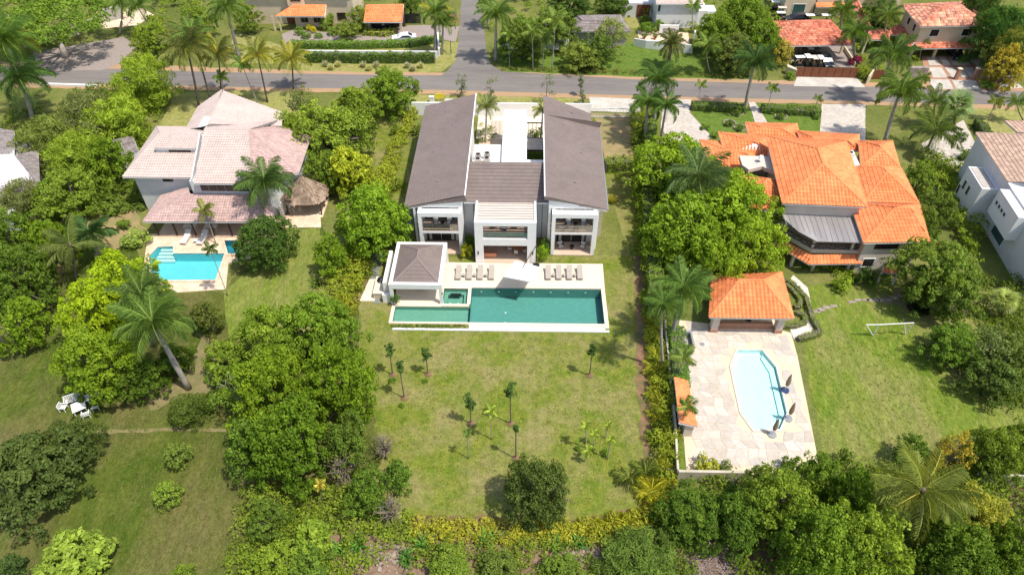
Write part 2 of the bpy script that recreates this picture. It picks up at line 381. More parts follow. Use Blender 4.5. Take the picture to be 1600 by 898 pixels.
MB().sheet(rough_edge(px([(590, 165), (640, 165), (640, 330), (600, 400), (985, 400), (945, 260), (990, 262), (1000, 400), (1004, 520), (1012, 700), (1020, 780), (930, 812), (780, 824), (650, 815), (560, 790), (560, 480), (575, 400)]), 1.5, .3, 2), .004, HOLES).build('lawn', 'lawn', kind='structure')
struct('lawn', [(-120, 330), (180, 345), (250, 455), (350, 458), (400, 380), (500, 350), (560, 420), (560, 560), (600, 720), (400, 900), (430, 1010), (-400, 1010)], .004, 'lawn_cloud_shade', .3, seed=3)
struct('lawn', [(390, 360), (500, 355), (545, 420), (520, 480), (470, 560), (350, 520), (352, 458), (392, 420)], .008, 'lawn_right', .5, seed=31)
MB().sheet(rough_edge(px([(1240, 450), (1300, 440), (1560, 450), (1600, 600), (1590, 660), (1440, 700), (1290, 730)]), 1.5, .3, 4), .004).build('lawn', 'lawn_right', kind='structure')
struct('lawn', [(1090, 170), (1140, 165), (1282, 180), (1283, 210), (1200, 214), (1110, 214), (1078, 170)], .004, 'lawn_lush', .15, seed=5)
struct('lawn', [(245, 205), (275, 145), (460, 140), (465, 185), (310, 200)], .004, 'lawn_street', .2, seed=6)
struct('lawn', [(475, 82), (690, 65), (716, 67), (712, 95), (690, 112), (640, 116), (470, 114)], .004, 'lawn_street', .15, seed=7)
struct('lawn', [(775, 60), (1100, 70), (1160, 90), (1180, 130), (800, 114), (778, 100)], .004, 'lawn_lush', .2, seed=8)
struct('lawn', [(640, 148), (910, 150), (912, 163), (640, 166)], .006, 'lawn_street', .15, seed=9)
struct('lawn', [(1170, 160), (1280, 166), (1284, 184), (1190, 184)], .008, 'lawn_lush', .1, seed=10)
struct('lawn', [(1515, 168), (1640, 172), (1640, 215), (1530, 208)], .004, 'lawn_street', .1, seed=11)
struct('lawn', [(370, 50), (470, 80), (470, 100), (350, 100)], .004, 'lawn_street', .3, seed=12)
struct('lawn', [(970, 15), (1000, 15), (1000, 45), (950, 45)], .004, 'lawn_street', .3, seed=13)
struct('dirt_yard', [(924, 177), (985, 178), (988, 250), (945, 250), (936, 197)], .008, 'dry_soil', .1, seed=14)
struct('dirt_patch', [(128, 345), (215, 330), (225, 360), (190, 385), (150, 400)], .012, 'dry_soil', .4, seed=15)
struct('dirt_patch', [(45, 470), (90, 400), (110, 405), (60, 480), (0, 540), (-30, 540)], .012, 'path_soil', .5, seed=16)
struct('dirt_patch', [(1375, 465), (1420, 440), (1510, 455), (1510, 490), (1440, 500)], .012, 'path_soil', .6, seed=17)
struct('soil_bed', [(990, 400), (1004, 400), (1012, 560), (1020, 700), (1046, 780), (1010, 790), (996, 620)], .012, 'red_soil', .3, seed=18)
struct('soil_bed', [(560, 400), (590, 400), (575, 470), (555, 470)], .012, 'red_soil', .3, seed=19)
struct('soil_bed', [(640, 808), (780, 806), (900, 812), (1040, 785), (1045, 800), (920, 826), (780, 828), (640, 824)], .012, 'red_soil', .2, seed=20)
struct('soil_bed', [(310, 520), (350, 540), (330, 610), (230, 640), (225, 620), (290, 590)], .012, 'path_soil', .5, seed=21)
struct('footpath', [(150, 672), (250, 668), (370, 669), (372, 675), (250, 674), (150, 679)], .016, 'path_soil', .12, seed=22)
struct('rubble_ground', [(480, 830), (640, 838), (1000, 838), (1260, 800), (1300, 1000), (400, 1000)], .006, 'debris_soil', .6, seed=23)
struct('rubble_ground', [(1560, 760), (1700, 760), (1700, 880), (1600, 860)], .006, 'debris_soil', .4, seed=24)
road_pts = [P(-260, 92), P(60, 104), P(330, 112), P(600, 118)]
def band(name, pxs, z, m, amp=.05, seed=1): return struct(name, pxs, z, m, amp, seed=seed)
band('road_verge', [(-700, 90), (60, 97), (560, 113), (700, 114), (780, 112), (1000, 121), (1370, 130), (2300, 160), (2300, 195), (1600, 172), (1400, 165), (1040, 158), (690, 148), (440, 143), (60, 138), (-700, 128)], .010, 'verge_soil', .2, 25)
side = [(690, 118), (700, 110), (712, 95), (716, 67), (718, 40), (721, 0), (725, -60), (750, -60), (749, 0), (756, 40), (760, 80), (766, 100), (785, 112)]
band('road', [(-700, 92), (60, 104), (330, 113), (560, 117), (640, 118)]+side+[(1000, 125), (1600, 143), (2300, 165), (2300, 190), (1600, 165), (1040, 151), (690, 141), (400, 137), (60, 130), (-700, 120)], .016, 'asphalt', .03, 26)
MB().prism(px([(62, 132), (155, 135), (155, 137), (62, 134)]), 0, .35).build('low_kerb_wall', 'white_paint')
tag(bpy.data.objects['low_kerb_wall'], 'low white concrete kerb wall beside the road at the far left', 'wall')
struct('driveway', [(52, 82), (195, 58), (212, 75), (185, 100), (160, 110), (60, 112)], .020, 'paving_grey', .1, seed=27)
struct('driveway', [(1036, 155), (1080, 156), (1078, 176), (1112, 214), (1100, 224), (1050, 224), (1032, 200)], .020, 'cobble', .06, seed=28)
struct('driveway', [(1284, 163), (1352, 164), (1352, 225), (1280, 222)], .020, 'cobble', .04, seed=29)
struct('front_path', [(1170, 160), (1180, 160), (1200, 194), (1180, 194)], .020, 'cobble', .04, seed=30)
struct('driveway', [(1440, 225), (1505, 188), (1530, 235), (1500, 262), (1450, 255)], .020, 'cobble', .04, seed=32)
struct('driveway', [(440, 54), (460, 46), (560, 56), (640, 40), (690, 40), (718, 42), (712, 66), (690, 62), (640, 68), (470, 71), (445, 70)], .020, 'paving_grey', .05, seed=33)
struct('driveway', [(920, 152), (1000, 155), (1001, 177), (924, 174)], .020, 'concrete', .05, seed=34)
struct('driveway', [(1245, 120), (1338, 122), (1352, 137), (1240, 135)], .020, 'concrete', .03, seed=35)
struct('driveway', [(1216, 70), (1330, 72), (1335, 106), (1240, 105)], .020, 'paving_grey', .03, seed=36)
struct('driveway', [(1440, 88), (1510, 88), (1600, 140), (1450, 142)], .018, 'brick_trim', .03, seed=37)
struct('far_terrace', [(150, 20), (215, 8), (240, 24), (215, 40), (160, 45)], .018, 'pink_deck', .1, seed=38)
struct('far_terrace', [(995, 48), (1045, 50), (1075, 52), (1078, 72), (1000, 66)], .018, 'pink_deck', .1, seed=39)
# concrete driveway slabs set in brick strips, top right
dr = thing('driveway_paving', 'pale concrete driveway slabs set in brick strips before the two storey house', 'driveway', P(1500, 115))
for q in ([(1447, 90), (1462, 90), (1470, 103), (1452, 103)], [(1466, 90), (1476, 90), (1486, 103), (1474, 103)], [(1482, 90), (1492, 90), (1499, 103), (1490, 103)], [(1496, 90), (1508, 90), (1517, 103), (1503, 103)],
          [(1450, 106), (1471, 106), (1481, 122), (1458, 122)], [(1476, 106), (1489, 106), (1500, 120), (1487, 122)], [(1493, 106), (1503, 106), (1512, 122), (1503, 122)], [(1503, 106), (1520, 106), (1529, 122), (1516, 122)],
          [(1452, 125), (1482, 125), (1490, 140), (1456, 140)], [(1487, 126), (1524, 126), (1533, 141), (1495, 141)], [(1560, 115), (1572, 112), (1598, 138), (1562, 141)]):
    MB().sheet(px(q), .07).build('slab', 'concrete', dr)
# ================================================ MAIN VILLA
WT = 6.2
def wing(side):
    s = side
    if s < 0: xo, xi, wo, wi, fl, fr = -14.05, -6.65, -13.0, -7.15, -12.35, -7.15; nm = 'left'
    else: xo, xi, wo, wi, fl, fr = 10.4, 2.75, 9.35, 3.3, 3.7, 9.05; nm = 'right'
    yb = 91.2
    v = thing('villa_wing', 'white villa wing with brown mono pitch roof, %s' % ('beside the hip roofed poolside pavilion' if s < 0 else 'beside the bare dirt yard'), 'house', (wo, 66.8, 0))
    lo, hi = 6.2, 8.2
    if s < 0: faces = [[(xo, yb, lo), (xo, 66.9, lo), (xi, 66.7, hi), (xi, yb, hi)]]
    else: faces = [[(10.3, 66.9, lo), (10.75, 85.6, lo), (2.9, 85.6, hi), (2.75, 66.7, hi)], [(9.6, 85.6, 6.3), (9.7, 89.3, 6.3), (2.95, 91.2, 8.1), (2.9, 85.6, 8.2)]]
    roof(v, faces, 'tile_brown', w=.42, amp=.015, course=.42, thick=.24)
    def zt(x): return lo+(hi-lo)*(x-xo)/(xi-xo)-.26
    x0, x1 = min(wo, wi), max(wo, wi)
    yb2 = yb-.7 if s < 0 else 84.9
    walls(v, [(x0, 68.3), (x1, 68.3), (x1, yb2), (x0, yb2)], 0, [zt(x0), zt(x1), zt(x1), zt(x0)], 'white_paint')
    if s > 0: walls(v, [(3.3, 84.9), (8.9, 84.9), (8.9, 90), (3.3, 90)], 0, [zt(3.3), zt(8.9), zt(8.9), zt(3.3)], 'white_paint')
    # side cheeks and gable band over the balconies
    for xa, xb in ((x0, x0+.25), (x1-.25, x1)):
        walls(v, rect(xa, 66.9, xb, 68.297), 0, [zt(xa), zt(xb), zt(xb), zt(xa)], 'white_paint', 'side_wall')
    walls(v, rect(x0+.253, 66.95, x1-.253, 67.15), 6.3, [zt(x0+.25), zt(x1-.25), zt(x1-.25), zt(x0+.25)], 'white_paint', 'gable_wall')
    # projecting frame
    f = MB(); Y = 65.85
    for xa, xb in ((fl, fl+.42), (fr-.42, fr)): f.box(xa, Y, 0, xb, 66.88, 6.3)
    f.box(fl+.42, Y, 5.72, fr-.42, Y+.35, 6.3); f.box(fl+.42, Y, 3.22, fr-.42, 66.88, 3.55)
    f.box(fl+.42, Y+.35, 6.05, fr-.42, 66.88, 6.18)
    f.build('balcony_frame', 'white_paint', v)
    MB().box(fl+.25, Y-.15, 0, fr-.25, 68.28, .14).build('porch_floor', 'porch_stone', v)
    MB().box(x0+.26, 66.885, 3.23, x1-.26, 68.29, 3.545).box(fl+.43, Y+.03, 3.551, fr-.43, 68.28, 3.575).build('balcony_floor', 'porch_stone', v)
    g = MB().box(fl+.45, Y+.06, 3.6, fr-.45, Y+.08, 4.6).build('balcony_glass', 'glass', v)
    MB().box(fl+.43, Y+.05, 4.6, fr-.43, Y+.09, 4.64).build('rail', 'metal_dark', g)
    a, b = (x0, 68.3), (x1, 68.3)
    for z0, z1 in ((.2, 2.75), (3.62, 5.75)):
        w = window(v, a, b, .2, .8, z0, z1, 'window_dark', 'metal_dark', .07, 2, 'sliding_door')
        L = x1-x0
        for u in (.24, .72): MB().box(x0+L*u, 68.22, z0+.1, x0+L*u+.35, 68.26, z1-.1).build('curtain', 'curtain', w)
    for xx in (fl+.75, fr-.75):
        MB().box(xx-.06, 68.2, 2.0, xx+.06, 68.3, 2.4).build('wall_lamp', 'metal_dark', v)
    MB().beam((xi, 66.75, hi+.05), (xi+(.0 if s < 0 else .15), yb if s < 0 else 85.6, hi+.05), .14, .12).build('roof_flashing', 'white_paint', v)
    MB().beam((xo, 67, lo-.06), (xo if s < 0 else 10.75, yb if s < 0 else 85.6, lo-.06), .13, .12).build('gutter', 'metal_grey', v)
    for (vx, vy) in ((.5, 4), (.35, 11), (.62, 17), (.45, 21)):
        X = xo+(xi-xo)*vx; MB().tube([(X, 66.9+vy, zt(X)+.2), (X, 66.9+vy, zt(X)+.55)], .07, 8).build('roof_vent', 'metal_grey', v)
    return v
wl = wing(-1); wr = wing(1)
MB().box(-14.6, 79, 0, -13.003, 82.5, 4.2).build('side_bay', 'white_paint', wl)
MB().box(9.353, 69.5, 0, 10.2, 78, 5.6).build('side_bay', 'hedge_wall', wr)
# centre block
c = thing('villa_centre', 'white villa centre with brown ribbed roof and open two storey frame above the terrace', 'house', (-1.9, 68, 0))
roof(c, [[(-7.0, 68.2, 6.25), (3.25, 68.2, 6.25), (2.85, 74.6, 7.75), (-6.6, 74.6, 7.75)]], 'tile_brown', w=.42, amp=0, course=.62, thick=.24)
walls(c, rect(-7.12, 69.2, 3.27, 74.5), 0, [6.15, 6.15, 7.3, 7.3], 'wall_lilac')
cf = MB()
for xa, xb in ((-5.5, -4.5), (.77, 1.8)): cf.box(xa, 64.1, 0, xb, 64.5, 6.35)
cf.box(-4.5, 64.1, 5.8, .77, 64.5, 6.35).box(-4.5, 64.1, 2.85, .77, 64.5, 3.85)
for xa, xb in ((-5.5, -5.25), (1.55, 1.8)): cf.box(xa, 64.5, 5.8, xb, 69.19, 6.35).box(xa, 64.5, 0, xb, 69.19, 5.8)
cf.build('terrace_frame', 'white_paint', c)
MB().box(-5.25, 64.5, 3.3, 1.55, 69.19, 3.6).build('balcony_floor', 'porch_stone', c)
MB().box(-5.25, 64.12, .0, 1.55, 69.19, .17).build('terrace_floor', 'porch_stone', c)
g = MB().box(-4.48, 64.3, 3.87, .75, 64.32, 4.75).build('balcony_glass', 'glass', c)
MB().box(-4.49, 64.29, 4.75, .76, 64.33, 4.79).build('rail', 'metal_dark', g)
for k in range(9):
    y = 64.62+k*.49
    MB().box(-5.24, y, 6.1, 1.54, y+.37, 6.2).build('slat', 'wood_pale', c)
window(c, (-5.2, 69.2), (1.5, 69.2), .05, .95, 3.7, 5.9, 'window_dark', 'metal_dark', .07, 4, 'sliding_door')
window(c, (-5.2, 69.2), (1.5, 69.2), .32, .95, .25, 2.9, 'interior', 'metal_dark', .07, 3, 'sliding_door')
window(c, (-5.2, 69.2), (1.5, 69.2), .08, .2, .25, 2.6, 'wood_orange', 'wood_brown', .07, 1, 'door')
for xx in (-5.15, 1.45): MB().box(xx-.06, 64.02, 1.5, xx+.06, 64.1, 1.95).build('wall_lamp', 'metal_dark', c)
for xx in (-5.9, 2.6): MB().box(xx-.03, 69.14, 0, xx+.03, 69.2, 6.0).build('downpipe', 'metal_dark', c)
# flat white roofs behind
fb = thing('villa_flat_block', 'flat white roofed block between the two villa wings', 'house', (-2, 80, 0))
walls(fb, [(-6.6, 74.75), (3.2, 74.75), (3.2, 80.3), (.55, 80.3), (.55, 84.0), (-6.6, 84.0)], 0, 4.4, 'white_paint')
MB().sheet([(-6.55, 74.8), (3.15, 74.8), (3.15, 80.25), (.5, 80.25), (.5, 83.95), (-6.55, 83.95)], 4.42).build('flat_roof', 'white_roof', fb)
walls(fb, [(-2.6, 84.01), (.55, 84.01), (.55, 92.3), (-2.6, 92.3)], 0, 4.95, 'white_paint')
MB().box(-2.7, 78.6, 4.43, .65, 92.4, 5.1).build('roof_slab', 'white_roof', fb)
MB().box(-2.6, 78.7, 5.1, .55, 92.3, 5.11).build('flat_roof', 'white_roof', fb)
for i, (x, y) in enumerate(((-5.9, 80.3), (-5.9, 79.2), (-4.7, 80.6), (-4.7, 79.4))):
    a = thing('air_conditioner', ['grey air conditioner at the back left of the four on the flat white roof', 'grey air conditioner at the front left of the four on the flat white roof', 'grey air conditioner at the back right of the four on the flat white roof', 'grey air conditioner at the front right of the four on the flat white roof'][i], 'air conditioner', (x, y, 4.43), 'air conditioners on the flat white villa roof')
    MB().box(x-.42, y-.35, 4.45, x+.42, y+.35, 5.25).build('casing', 'wood_grey', a)
    MB().tube([(x, y, 5.25), (x, y, 5.29)], .3, 14).build('fan', 'plastic_black', a)
pg = thing('courtyard_pergola', 'pale slatted pergola over the courtyard beside the right villa wing', 'pergola', (1.8, 88, 0))
for k in range(7): MB().box(.6, 84.8+k*.42, 3.1, 2.95, 85.15+k*.42, 3.2).build('slat', 'wood_grey', pg)
for y in (84.7, 87.9): MB().box(.56, y, 2.9, 3.28, y+.15, 3.095).build('beam', 'metal_dark', pg)
for x in (.9, 1.5, 2.1): MB().box(x, 92.2, 0, x+.06, 92.26, 3).build('post', 'metal_dark', pg)
MB().box(.7, 92.1, 3.0, 3.2, 92.3, 3.1).build('beam', 'metal_dark', pg)
MB().sheet(rect(-6.5, 84.2, -2.75, 99), .02).build('courtyard_floor', 'porch_stone', kind='structure')
MB().sheet(rect(.6, 80.4, 3.25, 99), .02).build('courtyard_floor', 'lawn_lush', kind='structure')
sc = thing('slat_screen', 'dark vertical slat screen in the courtyard left of the white flat block', 'screen', (-3.6, 93.5, 0))
for k in range(9): MB().box(-4.7+k*.2, 93.5, 0, -4.62+k*.2, 93.58, 2.6).build('slat', 'wood_grey', sc)
bw = MB().box(-18.4, 99.5, 0, 10.9, 99.75, 2.2).build('boundary_wall', 'white_paint', loc=(0, 99.5, 0)); tag(bw, 'long white boundary wall between the villa and the street', 'wall')
MB().sheet(rect(-7, 92.6, 10.9, 99.45), .03).build('entry_court', 'deck_stone', kind='structure')
gt = thing('sliding_gate', 'thin white sliding gate across the driveway beside the bare dirt yard', 'gate', (14, 99.3, 0))
MB().box(10.95, 99.25, 1.5, 17, 99.33, 1.62).box(10.95, 99.25, .1, 17, 99.33, .2).build('rail', 'white_paint', gt)
for k in range(13): MB().box(11+k*.49, 99.27, .2, 11.04+k*.49, 99.31, 1.5).build('bar', 'white_paint', gt)
# meter box, cabinet and yellow sign by the street
mb = thing('utility_cabinet', 'small white utility cabinet outside the wall beside the yellow sign', 'cabinet', P(675, 160)); x, y, _ = P(675, 160)
MB().box(x-.35, y-.25, 0, x+.35, y+.25, 1).build('cabinet_body', 'white_paint', mb); MB().box(x-.4, y-.3, 1, x+.4, y+.3, 1.06).build('lid', 'white_roof', mb)
ys = thing('site_sign', 'yellow board on two posts by the wall at the street', 'sign', P(687, 158)); x, y, _ = P(687, 158)
MB().box(x-.7, y, .5, x+.7, y+.06, 1.3).build('board', 'sign_yellow', ys)
for q in (-.6, .55): MB().box(x+q, y+.061, 0, x+q+.06, y+.12, 1.5).build('post', 'wood_brown', ys)
cb = thing('concrete_slab_stack', 'grey concrete slab lying on the verge right of the yellow sign', 'slab', P(701, 158)); x, y, _ = P(701, 158)
MB().box(x-.7, y-.4, .02, x+.7, y+.4, .14).build('lower_slab', 'concrete', cb); MB().box(x-.6, y-.35, .141, x+.65, y+.38, .24).build('upper_slab', 'concrete', cb)
# ---- deck, pool, spa
MB().sheet([(-9.1, 64.0), (10.05, 64.05), (9.95, 59.65), (-9.1, 59.6)], .15).build('pool_deck', 'deck_stone', kind='structure')
MB().prism(rect(-9.1, 63.9, 10.05, 64.05), 0, .149).prism([(-9.1, 59.6), (9.95, 59.65), (10.05, 64.0), (-9.1, 64.0)], .01, .1).build('deck_edge', 'deck_stone', kind='structure')
MB().sheet(rect(-14.6, 56.45, -9.12, 64.3), .152).prism(rect(-14.6, 56.4, -9.1, 56.6), 0, .15).build('pavilion_floor', 'deck_stone', kind='structure')
def coping(name, poly, w, z, m, d=.15):
    o = MB(); out = inset(poly, -w); n = len(poly)
    for i in range(n): o.prism([poly[i], poly[(i+1) % n], out[(i+1) % n], out[i]], z-d, z)
    return o.build(name, m, kind='structure')
def basin(poly, dep, m, water_z, name='pool_water'):
    o = MB(); n = len(poly)
    o.sheet(poly, -dep)
    for i in range(n):
        a, b = poly[i], poly[(i+1) % n]; o.face([(a[0], a[1], -dep), (b[0], b[1], -dep), (b[0], b[1], .14), (a[0], a[1], .14)])
    o.build('pool_basin', m, kind='structure')
    return MB().sheet(poly, water_z).build(name, 'water', kind='structure')
basin([(-5.75, 53.95), (9.5, 53.95), (9.5, 59.5), (-5.75, 59.5)], 1.3, 'pool_teal', .05)
basin(POOL_LOW, .35, 'pool_teal_light', .052)
basin(SPA, .8, 'pool_teal_light', .06, 'spa_water')
MB().box(-8.95, 56.9, -.8, -6.2, 57.3, -.35).box(-8.95, 58.9, -.8, -6.2, 59.35, -.35).box(-8.95, 57.3, -.8, -8.5, 58.9, -.35).box(-6.6, 57.3, -.8, -6.2, 58.9, -.35).build('spa_bench', 'pool_teal_light', kind='structure')
MB().box(-8.2, 58.55, -.34, -6.95, 58.75, .02).build('spa_grate', 'metal_dark', kind='structure')
m_ = MB().box(-9.1, 56.5, 0, -5.9, 56.85, .15).box(-9.1, 56.851, 0, -9.0, 59.6, .151).box(-6.15, 56.851, 0, -5.76, 59.5, .151).box(-6.15, 59.4, 0, -5.76, 59.6, .152)
m_.box(-9.0, 59.4, 0, -6.15, 59.6, .15).build('spa_coping', 'deck_stone', kind='structure')
m_ = MB().box(-14.75, 53.7, 0, -14.35, 56.5, .15).box(-14.35, 53.7, 0, -5.76, 53.95, .15).box(-5.76, 53.55, 0, 9.5, 53.95, .151).box(9.5, 53.3, 0, 9.95, 59.64, .148)
m_.build('pool_coping', 'deck_stone', kind='structure')
MB().box(-14.2, 52.75, 0, 9.94, 53.05, .10).box(-5.7, 53.05, 0, 9.5, 53.54, .06).build('overflow_channel', 'wall_lilac', kind='structure')
for k, (x, y) in enumerate([(-1.7, 56.9), (-1.7, 55.3)]+[(-4.6+k*2.05, 59.36) for k in range(7)]+[(-8.2, 57.8), (-7.3, 57.8)]):
    z = -1.28 if k < 2 else (-.25 if k < 9 else -.78)
    if k in (2,): pass
    o = MB().tube([(x, y, z), (x, y-.02 if 2 <= k < 9 else y, z+(.0 if 2 <= k < 9 else .02))], .11, 10).build('pool_light', 'white_paint', loc=(x, y, z))
    ords = ['first', 'second', 'third', 'fourth', 'fifth', 'sixth', 'seventh']
    tag(o, ('round light on the villa pool floor, '+('farther' if k == 0 else 'nearer')+' of two') if k < 2 else ('small round light in the far pool wall, %s from the left' % ords[k-2] if k < 9 else 'round light on the spa floor, '+('left' if k == 9 else 'right')+' of two'), 'light', 'round underwater lights in the villa pool and spa')
# ---- pavilion by the pool
pv = thing('pool_pavilion', 'white poolside pavilion with brown hip roof in a flat white frame', 'pavilion', (-11.8, 60.5, 0))
pf = MB(); xa, xb, ya, yb = -14.85, -8.85, 56.75, 64.2
for q in (rect(xa, ya, xb, ya+.42), rect(xa, yb-.42, xb, yb), rect(xa, ya+.42, xa+.42, yb-.42), rect(xb-.42, ya+.42, xb, yb-.42)): pf.prism(q, 2.5, 3.2)
pf.build('roof_frame', 'white_paint', pv)
A = (xa+.45, ya+.45, 3.1); B = (xb-.45, ya+.45, 3.1); Cc = (xb-.45, yb-.45, 3.1); D = (xa+.45, yb-.45, 3.1); E1 = (-11.85, 59.7, 4.5); E2 = (-11.85, 61.2, 4.5)
roof(pv, [[A, B, E1]], 'tile_brown', w=.42, amp=0, course=.5, thick=.1)
roof(pv, [[B, Cc, E2, E1], [Cc, D, E2], [D, A, E1, E2]], 'tile_brown', w=.42, amp=.01, course=.42, caps=[(A, E1), (B, E1), (Cc, E2), (D, E2), (E1, E2)], capm='ridge_brown', thick=.1, capr=.09)
for (x, y) in ((xa+.2, ya+.2), (xb-.2, ya+.2), (xb-.2, yb-.2)): MB().obox(x, y, 0, 2.497, .38, .38).build('column', 'white_paint', pv)
MB().box(xa-.9, ya+1.0, 0, xa-.5, yb-.8, 2.5).box(xa-1.0, ya+.3, 0, xa+.0, ya+.75, 1.2).build('side_wall', 'white_paint', pv)
MB().box(xa, yb-.3, 0, xb-.45, yb-.05, 2.497).build('back_wall', 'white_paint', pv)
MB().box(xb-.1, ya+.0, 1.7, xb+.02, ya+.1, 2.0).build('wall_lamp', 'metal_dark', pv)
# barbecue counter
bq = thing('barbecue_counter', 'beige stone barbecue counter against the outer pavilion wall', 'counter', (-16.9, 59.5, 0))
MB().box(-17.0, 57.6, 0, -15.8, 60.4, .9).build('counter_body', 'wall_cream', bq); MB().box(-17.05, 57.55, .9, -15.78, 60.45, .97).build('worktop', 'deck_stone', bq)
gr = thing('barbecue_grill', 'black kettle shaped grill standing on the beige counter', 'grill', (-16.4, 59.7, .97))
MB().tube([(-16.4, 59.7, .97), (-16.4, 59.7, 1.15), (-16.4, 59.7, 1.35), (-16.4, 59.7, 1.45)], [.38, .45, .36, .12], 12).build('lid', 'plastic_black', gr, smooth=True); MB().box(-16.5, 59.22, 1.2, -16.3, 59.3, 1.25).build('handle', 'metal_grey', gr)
MB().sheet([(-18.6, 57.2), (-16.9, 57.2), (-16.9, 60.9), (-18.1, 60.9)], .12).prism([(-18.6, 57.2), (-16.9, 57.2), (-16.9, 60.9), (-18.1, 60.9)], 0, .118).build('barbecue_terrace', 'deck_stone', kind='structure')
sp = bpy.data.objects.new('stepping_stone_path', None); COL.objects.link(sp); sp['kind'] = 'structure'; ORG['stepping_stone_path'] = (0, 0, 0)
rr = random.Random(5)
for (x, y, w, h) in [(592, 399, 26, 7), (589, 408, 12, 8), (588, 417, 13, 8), (587, 426, 13, 8), (586, 434, 12, 7), (584, 462, 10, 8), (590, 470, 10, 8), (590, 456, 7, 6)]+[(640-k*.8, 333+k*8.5, 13, 5.5) for k in range(8)]:
    MB().prism(px([(x-w/2, y-h/2), (x+w/2-1, y-h/2+.5), (x+w/2, y+h/2), (x-w/2-1, y+h/2)]), .012, .05).build('stone', 'slate_step', sp)
# ---- loungers
def lounger_proto(fab, name='sun_lounger', frame='metal_grey'):
    t = proto(name, '', 'sun lounger')
    f = MB()
    for x in (-.33, .29): f.box(x, -.95, .24, x+.04, .95, .3)
    f.box(-.29, -.95, .24, .29, -.91, .3).box(-.29, .3, .24, .29, .34, .3); f.build('frame', frame, t)
    for x, y in ((-.31, -.85), (.31, -.85), (-.31, .8), (.31, .8)): MB().obox(x, y, 0, .24, .05, .05).build('leg', frame, t)
    MB().box(-.33, -.97, .302, .33, .34, .39).build('seat', fab, t)
    MB().prism([(-.33, .345), (.33, .345), (.33, 1.05), (-.33, 1.05)], [.31, .31, .68, .68], [.40, .40, .77, .77]).build('backrest', fab, t)
    for x in (-.28, .28): MB().beam((x, .8, .27), (x, .95, .64), .03).build('strut', frame, t)
    return t
lp = lounger_proto('fabric_grey')
xs = [716.5, 733.5, 750.5, 768, 856.5, 873, 889.5, 906]
nms = ['leftmost', 'second from left', 'third from left', 'fourth from left']
for i, x in enumerate(xs):
    X, Y, _ = P(x, 428.5, .3)
    t = put(lp, i == 0, (X, Y, .152), 0, 'taupe sun lounger %s in the four %s of the white parasol' % (nms[i % 4], 'left' if i < 4 else 'right'))
    t['group'] = 'taupe sun loungers on the villa pool deck'
tp = proto('side_table', '', 'side table')
MB().tube([(0, 0, .0), (0, 0, .02), (0, 0, .021), (0, 0, .38)], [.16, .16, .03, .03], 10).build('stem', 'metal_grey', tp); MB().tube([(0, 0, .38), (0, 0, .42)], .22, 14).build('table_top', 'fabric_grey', tp)
for i, x in enumerate([725, 742, 759.5, 864.7, 881, 897.7]):
    X, Y, _ = P(x, 431, .3); t = put(tp, i == 0, (X, Y, .152), 0, 'small round side table between %s taupe loungers %s of the parasol' % (['the first two', 'the middle two', 'the last two'][i % 3], 'left' if i < 3 else 'right'))
    t['group'] = 'side tables between the taupe loungers'
um = thing('cantilever_parasol', 'large square white cantilever parasol tilted over the pool deck', 'parasol', (1.6, 62.6, .15))
cp = [Vector(P(805, 407, 3.1)), Vector(P(843, 417, 2.9)), Vector(P(829, 440, 2.6)), Vector(P(787, 432, 2.7))]; top = sum(cp, Vector())/4+Vector((0, 0, .5))
u = MB()
for i in range(4): u.face([cp[i], cp[(i+1) % 4], top]); u.face([cp[i], cp[(i+1) % 4], cp[(i+1) % 4]-Vector((0, 0, .12)), cp[i]-Vector((0, 0, .12))])
u.build('canopy', 'white_roof', um)
for i in range(4): MB().beam(top-Vector((0, 0, .12)), cp[i]-Vector((0, 0, .08)), .04).build('rib', 'metal_dark', um)
MB().tube([(1.9, 63.7, .15), (1.9, 63.7, 3.5)], .05, 8).build('mast', 'metal_dark', um); MB().beam((1.9, 63.7, 3.45), tuple(top), .07).build('arm', 'metal_dark', um)
MB().box(1.5, 63.3, .152, 2.3, 63.99, .24).build('base_plate', 'metal_dark', um)
# ---- chairs and tables on the balconies
def chair_proto(fab, leg='metal_dark', name='armchair', w=.6):
    t = proto(name, '', 'chair')
    for x in (-1, 1):
        for y in (-1, 1): MB().beam((x*w*.42, y*w*.4, 0), (x*w*.38, y*w*.36, .36), .035).build('leg', leg, t)
    MB().box(-w/2, -w/2, .36, w/2, w/2, .46).build('seat', fab, t)
    MB().prism([(-w/2, w/2-.08), (w/2, w/2-.08), (w/2, w/2), (-w/2, w/2)], .461, .86).build('backrest', fab, t)
    for x in (-1, 1): MB().box(x*w/2-.03, -w/2, .462, x*w/2+.03, w/2-.085, .62).build('armrest', leg, t)
    return t
ch = chair_proto('fabric_light')
k = 0
for (X, Y, z, rz, lab) in [(4.95, 67.0, .14, .3, 'left pale armchair on the ground floor porch of the right villa wing'), (7.75, 67.0, .14, -.3, 'right pale armchair on the ground floor porch of the right villa wing'),
        (5.8, 67.1, 3.58, .2, 'left pale armchair on the upper balcony of the right villa wing'), (7.6, 67.1, 3.58, -.2, 'right pale armchair on the upper balcony of the right villa wing'),
        (-10.4, 67.1, 3.58, .2, 'left pale armchair on the upper balcony of the left villa wing'), (-8.8, 67.1, 3.58, -.2, 'right pale armchair on the upper balcony of the left villa wing')]:
    o = put(ch, k == 0, (X, Y, z), rz, lab); o['group'] = 'pale armchairs on the villa balconies'; k += 1
ch2 = chair_proto('fabric_brown', 'metal_dark')
for j, (X, lab) in enumerate(((-3.3, 'brown wicker armchair at the left of the centre balcony'), (-.7, 'brown wicker armchair at the right of the centre balcony'))):
    o = put(ch2, j == 0, (X, 66.6, 3.6), .2-.4*j, lab); o['group'] = 'wicker armchairs on the centre balcony'
